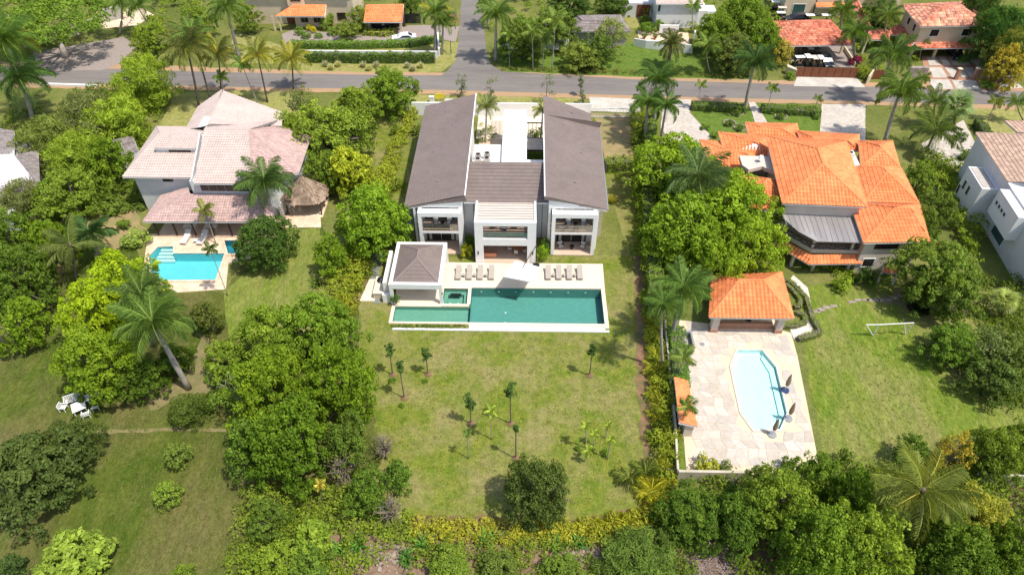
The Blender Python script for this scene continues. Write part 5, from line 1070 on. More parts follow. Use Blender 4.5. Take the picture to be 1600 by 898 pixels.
# --- big trees
for a in [
 ('umbrella', 95, 28, 95, 10, (.12, .19, .03), 'wide flat topped rain tree shading the grey paved lot at upper left', None, None, None, (103, 90)),
 ('umbrella', 20, 10, 80, 10, (.13, .20, .03), 'flat topped tree cut by the upper left corner of the picture'),
 ('feather', 180, 185, 52, 8, BAM, 'pale yellow green bamboo clump at the street, nearest the pink roofs'),
 ('feather', 222, 120, 50, 9, BAM, 'pale bamboo clump hiding the street right of the grey paved lot'),
 ('feather', 130, 175, 45, 8, GY, 'soft grey green feathery tree left of the bamboo'),
 ('feather', 70, 215, 50, 8, (.15, .19, .05), 'soft feathery tree behind the grey roof at far left'),
 ('feather', 120, 240, 52, 9, BAM, 'bamboo clump right of the far left grey roof'),
 ('sparse', 40, 235, 36, 7, GY, 'thin greyish tree beside the far left grey roof'),
 ('mid', 165, 245, 40, 8, MG, 'mid green tree between the bamboo and the broad leaved plants'),
 ('sparse', 150, 200, 30, 7, GY, 'thin pale twigged tree among the bamboo'),
 ('big', 105, 300, 55, 8, (.14, .20, .03), 'bushy light green tree left of the brown dirt patch'),
 ('feather', 35, 310, 42, 6, GY, 'grey green feathery tree over the white shed at far left'),
 ('mid', 25, 365, 48, 8, DG, 'dark tree at the left edge beside the white shed'),
 ('mid', 75, 375, 38, 7, MG, 'mid green tree right of the dark left edge tree'),
 ('big', 20, 430, 60, 9, (.08, .13, .02), 'large dark tree at the left edge above the dark lawn'),
 ('mid', 30, 500, 45, 7, MG, 'rounded dark green tree jutting over the left lawn'),
 ('big', 188, 440, 60, 9, BR, 'bright yellow green tree left of the blue pool'),
 ('big', 150, 480, 58, 9, BR, 'bright yellow green tree between the blue pool and the left lawn palm'),
 ('big', 148, 560, 64, 9, (.16, .24, .02), 'bright yellow green tree overhanging the white garden furniture'),
 ('mid', 225, 590, 42, 5, DG, 'dark shrubby tree under the big left lawn palm'),
 ('mid', 270, 560, 32, 4, DG, 'low dark tree right of the big left lawn palm trunk'),
 ('small', 322, 492, 28, 5, (.09, .11, .03), 'reddish green small tree with pale branching stems on the left lawn'),
 ('feather', 292, 637, 33, 3.6, (.10, .14, .035), 'rounded feathery bush at the foot of the big left lawn palm'),
 ('big', 412, 372, 52, 7, (.055, .10, .022), 'dark spreading tree beside the pink house pool deck'),
 ('big', 505, 205, 66, 10, (.17, .23, .035), 'large pale green tree right of the pink roofed house'),
 ('big', 555, 170, 42, 9, (.16, .22, .03), 'pale green tree beside the street, left of the villa'),
 ('mid', 455, 205, 34, 8, (.15, .21, .03), 'pale green tree touching the pink roof back wing'),
 ('sparse', 470, 160, 26, 8, GY, 'greyish bare twigged tree behind the pink roofed house'),
 ('big', 610, 138, 46, 8, (.13, .20, .025), 'dense green tree at the street corner left of the villa roof'),
 ('mid', 512, 262, 38, 7, (.12, .18, .025), 'green tree leaning over the thatched hut'),
 ('fleshy', 548, 262, 40, 8, (.27, .31, .03), 'yellow green flowering tree above the thatched hut'),
 ('big', 560, 335, 62, 10, (.14, .225, .022), 'large bright green tree with forked trunk left of the villa', None, None, None, (590, 390)),
 ('mid', 515, 395, 34, 6, MG, 'green tree in front of the hut terrace'),
 ('mid', 350, 560, 38, 6, (.14, .20, .03), 'pale green branching tree right of the leaning left lawn palm'),
 ('sparse', 365, 600, 50, 7, (.13, .20, .03), 'open branched pale green tree at the left edge of the great tree mass'),
 ('big', 430, 525, 62, 9, (.15, .22, .03), 'pale green tree at the top left of the great tree mass'),
 ('big', 500, 510, 62, 10, (.13, .21, .025), 'rounded green tree near the pool trough, top of the great tree mass'),
 ('big', 420, 605, 66, 11, (.125, .19, .018), 'large deep green tree in the middle of the great tree mass'),
 ('big', 528, 592, 62, 11, (.12, .19, .017), 'large deep green tree bordering the villa lawn on its left'),
 ('big', 455, 685, 70, 11, (.10, .17, .017), 'large deep green tree at the lower part of the great tree mass'),
 ('mid', 395, 690, 48, 8, (.09, .15, .025), 'deep green tree at the lower left edge of the great tree mass'),
 ('mid', 540, 690, 42, 8, (.10, .15, .03), 'green tree below the great tree mass at the villa lawn edge'),
 ('bare', 598, 690, 32, 5, (.16, .16, .05), 'brownish bare tree at the lower left of the villa lawn'),
 ('bare', 532, 728, 36, 6, (.16, .17, .06), 'grey bare twigged tree under the great tree mass'),
 ('mid', 572, 765, 38, 6, (.09, .15, .025), 'green tree at the lower left corner of the villa lawn'),
 ('small', 620, 742, 26, 4, (.085, .15, .025), 'small dark tree at the lower left edge of the villa lawn'),
 ('bare', 605, 790, 34, 5, (.16, .15, .06), 'pinkish bare tree at the lower left corner of the villa lawn'),
 ('big', 45, 735, 84, 8, (.072, .105, .03), 'huge dull olive tree at the lower left edge'),
 ('big', 105, 690, 46, 6, (.08, .11, .03), 'upper right part tree of the dull olive pair at lower left'),
 ('fleshy', 110, 872, 56, 5, (.19, .26, .05), 'light green large leaved tree at the bottom left'),
 ('small', 275, 708, 24, 3, (.13, .18, .04), 'small rounded tree on the left lawn, the upper of two'),
 ('small', 260, 769, 25, 3, (.17, .24, .04), 'small bright rounded tree on the left lawn, the lower of two'),
 ('small', 285, 896, 20, 2.5, (.14, .20, .03), 'small bush cut by the bottom edge left of centre'),
 ('small', 15, 885, 26, 2.5, (.06, .10, .03), 'dark bush in the bottom left corner'),
 ('fleshy', 488, 838, 34, 4, (.19, .27, .04), 'bright large leaved tree in the thicket at bottom left of centre'),
 ('mid', 430, 880, 44, 4, (.15, .21, .03), 'bright green bushy tree at the bottom beside the dark lawn edge'),
 ('mid', 420, 810, 38, 4, (.09, .14, .025), 'dark bushy tree between the great tree mass and the bottom thicket'),
 ('mid', 480, 880, 42, 3.5, (.10, .16, .03), 'mid green bushy tree at the bottom edge left of the rubble'),
 ('mid', 700, 885, 40, 2.6, (.13, .19, .03), 'bushy green tree at the bottom edge right of the rubble'),
 ('mid', 780, 885, 36, 2.6, (.12, .165, .035), 'dull green bushy tree at the bottom edge centre'),
 ('big', 838, 760, 56, 8, (.075, .105, .03), 'large dark tree standing in the lower middle of the villa lawn'),
 ('bare', 872, 770, 30, 6.5, (.10, .13, .03), 'bare twiggy tree intergrown at the right of the dark lawn tree'),
 ('feather', 1000, 872, 66, 3.6, (.11, .17, .04), 'wispy low tree at the bottom edge left of the branch pile'),
 ('mid', 880, 888, 34, 2.4, (.12, .18, .03), 'bushy plant at the bottom edge below the dark lawn tree'),
 ('big', 1085, 800, 56, 5, (.085, .145, .02), 'dense dark tree at the near corner of the pool terrace'),
 ('big', 1150, 810, 56, 6, (.08, .14, .02), 'dense dark tree below the pool terrace, right of the corner'),
 ('big', 1215, 780, 62, 8, (.14, .20, .03), 'pale clumped tree below the right corner of the pool terrace'),
 ('mid', 1275, 740, 40, 6, (.11, .18, .025), 'green tree at the right corner of the pool terrace'),
 ('big', 1280, 850, 66, 9, (.12, .19, .025), 'large rounded tree at the bottom right, left of centre of the grove'),
 ('big', 1360, 850, 72, 9, (.17, .24, .03), 'largest bright rounded tree at the bottom right'),
 ('mid', 1330, 770, 44, 7, (.10, .17, .02), 'green tree left of the big coconut palm'),
 ('big', 1500, 860, 66, 7, (.09, .15, .02), 'dark tree at the bottom right, right of the big coconut palm'),
 ('big', 1520, 800, 52, 7, (.27, .28, .05), 'yellowish tree below the big coconut palm'),
 ('big', 1585, 860, 50, 7, (.10, .16, .02), 'dark green tree in the bottom right corner'),
 ('sparse', 1498, 702, 32, 6, (.33, .27, .05), 'orange yellow leaved tree behind the big coconut palm'),
 ('mid', 1425, 700, 26, 4, (.11, .18, .03), 'small green tree at the lower right lawn edge'),
 ('big', 1555, 705, 44, 7, (.14, .20, .03), 'mottled green tree at the right edge above the grey wall'),
 ('mid', 1595, 690, 36, 7, (.15, .21, .03), 'green tree cut by the right edge above the grey wall'),
 ('big', 1055, 255, 68, 10, (.17, .255, .022), 'large bright tree between the villa and the orange roofs, upper'),
 ('big', 1152, 322, 74, 10, (.165, .25, .022), 'large bright tree overlapping the orange roofs'),
 ('big', 1072, 350, 74, 10, (.15, .235, .02), 'large bright tree along the villa boundary, lower'),
 ('big', 1180, 378, 54, 9, (.18, .26, .025), 'bright tree above the orange gazebo'),
 ('mid', 1130, 416, 42, 8, (.16, .24, .022), 'bright tree left of the gazebo roof'),
 ('big', 1485, 378, 66, 9, (.115, .17, .03), 'large darker tree between the orange house and the white house', None, None, None, (1440, 474)),
 ('mid', 1440, 350, 30, 7, (.10, .15, .03), 'tree overhanging the right corner of the orange roof'),
 ('mid', 1490, 455, 40, 7, (.10, .15, .03), 'lower dark tree between the two right hand houses'),
 ('big', 1490, 535, 44, 5, (.10, .17, .025), 'dense rounded tree on the right lawn edge near the goal'),
 ('sparse', 1560, 540, 50, 6, (.12, .16, .05), 'thin twigged tree right of the dense rounded lawn tree'),
 ('mid', 1555, 590, 44, 5, (.085, .13, .03), 'dark tree at the right side of the right lawn'),
 ('mid', 1595, 560, 36, 6, (.10, .14, .03), 'dark tree cut by the right edge beside the right lawn'),
 ('mid', 1440, 275, 28, 5, (.13, .19, .03), 'bushy tree right of the orange roof back corner'),
 ('mid', 1470, 320, 32, 5, (.11, .16, .03), 'bushy tree between the orange roof and the white house'),
 ('big', 815, 55, 42, 8, (.11, .165, .03), 'rounded green tree behind the curved white wall'),
 ('big', 865, 40, 40, 8, (.11, .16, .035), 'brownish green tree behind the curved white wall'),
 ('mid', 905, 85, 32, 5, (.16, .20, .045), 'yellowish bushy tree on the lush roadside lawn'),
 ('sparse', 955, 50, 36, 8, (.16, .19, .06), 'open grey twigged tree in front of the low grey roof'),
 ('mid', 935, 75, 30, 6, (.09, .14, .03), 'dark tree in front of the low grey roof'),
 ('big', 1165, 25, 44, 10, (.13, .20, .025), 'tall bright green tree at the top right of centre'),
 ('big', 1120, 45, 36, 8, (.12, .18, .025), 'green tree right of the white gabled house'),
 ('big', 1150, 78, 40, 7, (.12, .155, .04), 'spreading olive tree at the roadside lawn right end'),
 ('mid', 1195, 55, 30, 8, (.13, .20, .025), 'green tree left of the red tiled carport'),
 ('mid', 1222, 80, 20, 5, (.30, .27, .06), 'yellow leaved small tree left of the brown gate'),
 ('feather', 1565, 50, 50, 12, (.06, .13, .03), 'tall dark green bamboo right of the red roofed two storey house'),
 ('mid', 1575, 100, 34, 8, (.28, .24, .04), 'orange yellow tree at the right edge by the street'),
 ('feather', 1590, 75, 40, 10, (.15, .17, .04), 'yellowish bamboo at the top right edge'),
 ('feather', 1530, 20, 34, 12, (.05, .10, .025), 'dark bamboo touching the red roof top right'),
 ('mid', 1375, 20, 30, 7, (.07, .12, .025), 'dark tree between the covered walkways'),
 ('big', 235, 60, 30, 7, (.16, .22, .03), 'yellow green tree above the bamboo clumps'),
 ('mid', 310, 30, 28, 7, (.13, .19, .03), 'green tree at the top left of the street palms'),
 ('mid', 385, 25, 24, 6, (.14, .19, .03), 'green tree left of the orange roofed cream house'),
 ('mid', 560, 25, 20, 5, (.16, .20, .04), 'yellowish bushy tree left of the orange carport roof'),
 ('mid', 540, 45, 20, 4, (.14, .18, .04), 'bushy tree below the cream house corner'),
 ('mid', 640, 5, 22, 6, (.10, .15, .03), 'dark tree behind the orange carport roof'),
 ('big', 890, 5, 40, 7, (.05, .09, .02), 'dark tree at the top edge centre'),
 ('big', 960, 0, 30, 7, (.08, .13, .03), 'dark green tree at the top edge left of the white gabled house'),
]:
    if a: tree(a[0], *a[1:7], group=(a[7] if len(a) > 7 else None), base=(a[10] if len(a) > 10 else None))
# --- shrubs
shr = [
 ('ball', 192, 349, 12, 1.6, (.10, .18, .02), 'small round bush on the brown dirt left of the pink house'),
 ('shrub', 210, 370, 26, 2.2, (.20, .27, .07), 'white flowering round bush left of the pink house pool'),
 ('shrub', 1105, 722, 22, 2.2, (.26, .28, .04), 'yellow green bush on the near edge of the pool terrace'),
 ('shrub', 1135, 728, 14, 2.0, (.14, .18, .06), 'small pale bush right of the yellow green terrace bush'),
 ('shrub', 1232, 722, 14, 1.8, (.11, .17, .04), 'small bush at the right near edge of the pool terrace'),
 ('shrub', 1318, 440, 18, 2.2, (.17, .24, .03), 'light green leafy bush in front of the orange house terrace'),
 ('shrub', 1355, 428, 17, 3.0, (.06, .11, .02), 'dark bush against the orange house wall'),
 ('shrub', 1322, 712, 16, 2.4, (.11, .17, .03), 'small tree like bush on the right lawn near edge'),
 ('shrub', 655, 200, 14, 2.0, (.13, .17, .03), 'bush left of the villa roof upper corner'),
 ('ball', 1012, 42, 16, 2.2, (.10, .18, .02), 'rounded dark hedge bush left of the white gabled house'),
 ('ball', 1030, 38, 10, 2.6, (.12, .19, .03), 'small upright bush beside the white gabled house wall'),
 ('ball', 1008, 28, 8, 1.8, (.13, .20, .03), 'small bright bush above the rounded hedge bush'),
 ('ball', 467, 47, 9, 1.6, (.12, .20, .03), 'clipped bush at the left of the cream house front garden'),
 ('ball', 478, 54, 9, 1.2, (.11, .18, .03), 'low clipped bush beside the cream house path'),
 ('ball', 497, 55, 8, 1.0, (.11, .19, .03), 'low clipped bush in the middle of the cream house front garden'),
 ('ball', 507, 36, 9, 2.6, (.15, .23, .03), 'tall clipped bush against the cream house wall'),
 ('ball', 516, 28, 8, 2.8, (.16, .24, .03), 'tallest clipped bush against the cream house wall'),
 ('ball', 520, 48, 11, 1.4, (.11, .18, .03), 'wide low clipped bush right of the tall ones'),
 ('ball', 483, 42, 6, 1.6, (.40, .38, .03), 'bright yellow small bush by the cream house window'),
 ('ball', 490, 46, 5, 1.4, (.40, .37, .03), 'bright yellow low bush beside the first yellow one'),
 ('shrub', 703, 28, 14, 2.4, (.28, .16, .09), 'reddish leaved bush right of the roadside royal palms'),
 ('shrub', 1340, 92, 9, 2.2, (.22, .02, .09), 'magenta flowering bougainvillea right of the brown gate'),
 ('shrub', 1330, 95, 6, 1.8, (.20, .03, .08), 'small magenta bougainvillea branch by the driveway wall'),
 ('shrub', 1350, 110, 13, 2.4, (.20, .24, .03), 'yellow green bush between the two brown gates'),
 ('shrub', 1236, 116, 9, 1.6, (.17, .25, .03), 'bright small bush left of the brown gate'),
 ('shrub', 1545, 130, 14, 1.6, (.12, .20, .03), 'low green bush in the stone planter by the street'),
 ('shrub', 1102, 197, 9, 1.0, (.11, .18, .03), 'small bush on the lush lawn edge by the cobbled drive'),
 ('shrub', 1116, 210, 8, 1.0, (.12, .19, .03), 'small bush at the orange roof back corner'),
 ('shrub', 1276, 180, 7, 1.2, (.12, .20, .05), 'round bush at the driveway corner of the lush lawn'),
 ('shrub', 1500, 210, 14, 1.8, (.06, .11, .02), 'dark clipped bush by the white house drive'),
 ('shrub', 1510, 240, 16, 1.6, (.08, .13, .025), 'dark bush at the white house wall'),
 ('shrub', 618, 200, 12, 2.0, (.14, .19, .03), 'bush on the grass strip left of the villa'),
 ('shrub', 612, 593, 7, .6, (.10, .18, .02), 'tiny bush below the upper left sapling'),
 ('shrub', 628, 632, 6, .5, (.10, .18, .02), 'tiny bush below the tall left sapling'),
 ('shrub', 664, 594, 6, .5, (.10, .18, .02), 'tiny bush below the second sapling'),
 ('shrub', 945, 706, 7, .8, (.10, .17, .03), 'tiny bush among the young palms on the lawn'),
 ('shrub', 903, 699, 6, .7, (.12, .20, .03), 'tiny bush left of the young palms on the lawn'),
]
for a in shr:
    if a: tree(*a)
bv = [(1152, 177, 'left planted ring on the lush lawn'), (1140, 193, 'middle planted ring on the lush lawn'), (1156, 200, 'planted ring nearest the orange roof'), (1220, 182, 'planted ring right of the front path')]
for x, y, lab in bv:
    X, Y, _ = P(x, y); t = thing('planting_ring', 'stone edged round '+lab, 'planter', (X, Y, 0), 'stone edged planting rings')
    for k in range(12):
        a0, a1 = k*math.pi/6, (k+.9)*math.pi/6; MB().prism([(X+1.05*math.cos(a0), Y+1.05*math.sin(a0)), (X+1.05*math.cos(a1), Y+1.05*math.sin(a1)), (X+.85*math.cos(a1), Y+.85*math.sin(a1)), (X+.85*math.cos(a0), Y+.85*math.sin(a0))], .01, .16).build('edging_stone', 'rock', t)
    tree('shrub', x, y-2, 8, 1.2, (.10, .15, .03), 'low plant growing in the '+lab)
X, Y, _ = P(1437, 481); t = thing('planting_ring', 'round dark planted ring around the tree trunk on the right lawn', 'planter', (X, Y, 0))
MB().sheet([(X+1.5*math.cos(k*.4), Y+1.1*math.sin(k*.4)) for k in range(16)], .03).build('mulch', 'wood_dark', t)
gg = quads_mesh('ring_plants', np.array([(0, 0, 0)]*4), [0], 'leaf'); bpy.data.meshes.remove(gg)
tree('ball', 1437, 480, 18, .7, (.03, .045, .02), 'dark low plants filling the ring around the right lawn tree')
# grass tufts by the street
for i, (x, y) in enumerate([(508, 99), (517, 104), (528, 99), (567, 100), (576, 105), (588, 100), (636, 101), (645, 106), (657, 101)]):
    clump('tuft', x, y, 9, (.42, .42, .24), '%s pale grass tuft of the %s group on the street verge' % (['left', 'middle', 'right'][i % 3], ['first', 'second', 'third'][i//3]), 'pale grass tufts on the street verge', 'grass_tuft', 'grass', 1.5)
for i, (x, y, c_) in enumerate([(566, 103, 0), (520, 140, 1)][:0]): pass
# --- hedges
hedge([(455, 74), (560, 75), (640, 73), (690, 64)], 1.3, 1.1, (.12, .21, .025), 'long clipped bright green hedge along the paved drive with the white car', leaf=.26, dens=48, seed=2)
hedge([(478, 97), (560, 98), (680, 98)], .9, 1.7, (.08, .14, .02), 'dark climbing hedge on the wall along the street', leaf=.26, dens=48, seed=3)
hedge([(1080, 170), (1165, 174)], 1.5, 1.0, (.09, .15, .02), 'dark clipped hedge at the street left of the front path', leaf=.24, dens=46, seed=4)
hedge([(1188, 174), (1280, 180)], 1.5, 1.0, (.09, .15, .02), 'dark clipped hedge at the street right of the front path', leaf=.24, dens=46, seed=5)
hedge([(1210, 434), (1235, 445), (1258, 468), (1268, 500), (1279, 520)], .6, .6, (.13, .19, .02), 'clipped hedge along the outer side of the curved garden path', leaf=.14, dens=60, seed=6)
hedge([(1280, 522), (1262, 528), (1246, 532)], .7, .55, (.13, .19, .02), 'short clipped hedge at the terrace corner', leaf=.14, dens=60, seed=7)
hedge([(1227, 446), (1240, 458), (1250, 472), (1248, 482), (1240, 482)], .55, .5, (.13, .19, .02), 'hooked clipped hedge beside the gazebo, upper', leaf=.14, dens=60, seed=8)
hedge([(1218, 511), (1240, 512), (1257, 506), (1257, 496), (1243, 490)], .6, .5, (.13, .19, .02), 'hooked clipped hedge beside the gazebo, lower', leaf=.14, dens=60, seed=9)
hedge([(1524, 196), (1536, 215), (1550, 222)], 1.2, 1.3, (.07, .12, .02), 'dark clipped hedge between the white house drive and the street lawn', leaf=.24, dens=46, seed=10)
hedge([(945, 266), (985, 262)], 1.8, 1.6, (.13, .18, .025), 'loose green hedge closing the dirt yard', leaf=.26, dens=40, seed=11)
hedge([(1052, 525), (1058, 560), (1060, 615)], 1.8, 1.7, (.085, .17, .02), 'bright dense hedge at the left side of the pool terrace', leaf=.2, dens=50, seed=12)
hedge([(570, 54), (600, 56), (620, 53)], 1.5, .9, (.25, .30, .035), 'yellow green bushes in front of the orange carport', leaf=.3, dens=26, seed=13, name='flower_bed')
hedge([(1015, 200), (1012, 260), (1010, 330), (1018, 420), (1022, 500)], 1.6, 2.4, (.11, .17, .025), 'tall hedge along the right boundary of the villa garden', leaf=.28, dens=46, seed=14)
hedge([(690, 32), (712, 34)], 2.2, 1.6, (.10, .16, .03), 'dark hedge behind the red leaved bush at the side road', leaf=.3, dens=24, seed=15)
# --- areca and golden palms along the fences
rc2 = random.Random(8)
for i in range(46):
    u = i/45; y = 300+u*470; x = (1012+u*30)+rc2.uniform(-12, 12); yl = rc2.random() < .25+.5*(y > 480)
    rz_ = rc2.uniform(13, 20); clump('areca', x, y, rz_, (.32, .34, .04) if yl else (.17, .235, .03), ('large ' if rz_ > 16 else 'small ')+('yellow' if yl else 'green')+' areca palm right of the villa, '+['behind the villa wing', 'beside the villa wing', 'level with the villa pool deck', 'level with the orange gazebo', 'left of the bright terrace hedge', 'left of the stone pool terrace', 'left of the tiled lean to', 'near the lawn corner'][min(7, int(u*8))], ('yellow' if yl else 'green')+' areca palms along the right boundary')
for i in range(22):
    u = i/21; y = 290+u*195; x = 612-u*75+rc2.uniform(-14, 14); yl = rc2.random() < .5
    rz_ = rc2.uniform(11, 18); clump('areca', x, y, rz_, (.34, .36, .04) if yl else (.17, .22, .03), ('large ' if rz_ > 14.5 else 'small ')+('yellow' if yl else 'green')+' areca palm left of the villa, '+['beside the villa roof', 'left of the forked trunk tree', 'above the barbecue terrace', 'beside the barbecue terrace'][min(3, int(u*4))], ('yellow' if yl else 'green')+' areca palms along the left boundary')
for i in range(16):
    u = i/15; clump('areca', 905+u*135, 822-u*22+rc2.uniform(-4, 4), rc2.uniform(12, 18), (.31, .33, .03), 'low golden palm closing the villa lawn, '+['just right of the dark lawn tree', 'in the middle of the row', 'at the bright yellow palm end'][min(2, int(u*3))], 'golden palms at the near lawn edge')
for i, (x, y, r_, c_) in enumerate([(1018, 765, 26, (.42, .42, .04)), (1022, 790, 18, (.44, .44, .05)), (985, 745, 24, (.20, .24, .05)), (1010, 735, 22, (.20, .26, .04)), (1008, 770, 18, (.34, .36, .05))]):
    clump('areca', x, y, r_, c_, ['bright yellow palm at the near right corner of the villa lawn', 'small yellow palm below the bright yellow one', 'green feathery palm left of the bright yellow one on the lawn edge', 'green feathery palm above the bright yellow one', 'yellowish palm between the green ones at the lawn corner'][i], 'palms at the near right lawn corner', hs=1.2)
for i, (x, y) in enumerate([(660, 850), (635, 870), (755, 842), (870, 850), (905, 845), (530, 858), (560, 850), (1150, 765)]):
    clump('blade', x, y, 18, (.09, .20, .03), ['long bladed plant left of the near rubble', 'long bladed plant on the rubble edge', 'long bladed plant below the lawn middle', 'long bladed plant beside the dark lawn tree foot', 'second long bladed plant beside the dark lawn tree foot', 'long bladed plant at the bottom thicket', 'long bladed plant left of the rubble heap', 'long bladed plant below the pool terrace wall'][i], 'long bladed plants along the near boundary', 'banana_plant', 'plant', 1.3)
for i, (x, y, r_) in enumerate([(178, 330, 16), (200, 318, 15), (160, 312, 15), (215, 305, 13), (510, 420, 15), (495, 440, 14), (480, 460, 12)]):
    clump('blade', x, y, r_, (.13, .19, .03), ['broad leaved plant left of the white house wall, lowest', 'broad leaved plant touching the white house wall', 'broad leaved plant at the bamboo foot', 'broad leaved plant under the pink eave', 'broad leaved plant in front of the hut terrace', 'broad leaved plant below the hut trees', 'broad leaved plant at the left lawn corner'][i], 'broad leaved plants by the pink house', 'broadleaf_plant', 'plant')
for i, (x, y, r_, lab) in enumerate([(728, 388, 11, 'yellow leafed plant between the left villa wing and the centre frame'), (733, 375, 10, 'dark leafed plant between the left villa wing and the centre frame'), (848, 392, 12, 'bushy plant between the centre frame and the right villa wing'), (852, 380, 10, 'dark leafed plant between the centre frame and the right villa wing'), (957, 310, 8, 'yellow plant at the outer wall of the right villa wing')]):
    tree('shrub', x, y, r_, 2.6 if i != 4 else 1.4, [(.30, .32, .03), (.06, .12, .02), (.16, .26, .02), (.07, .14, .02), (.30, .28, .03)][i], lab)
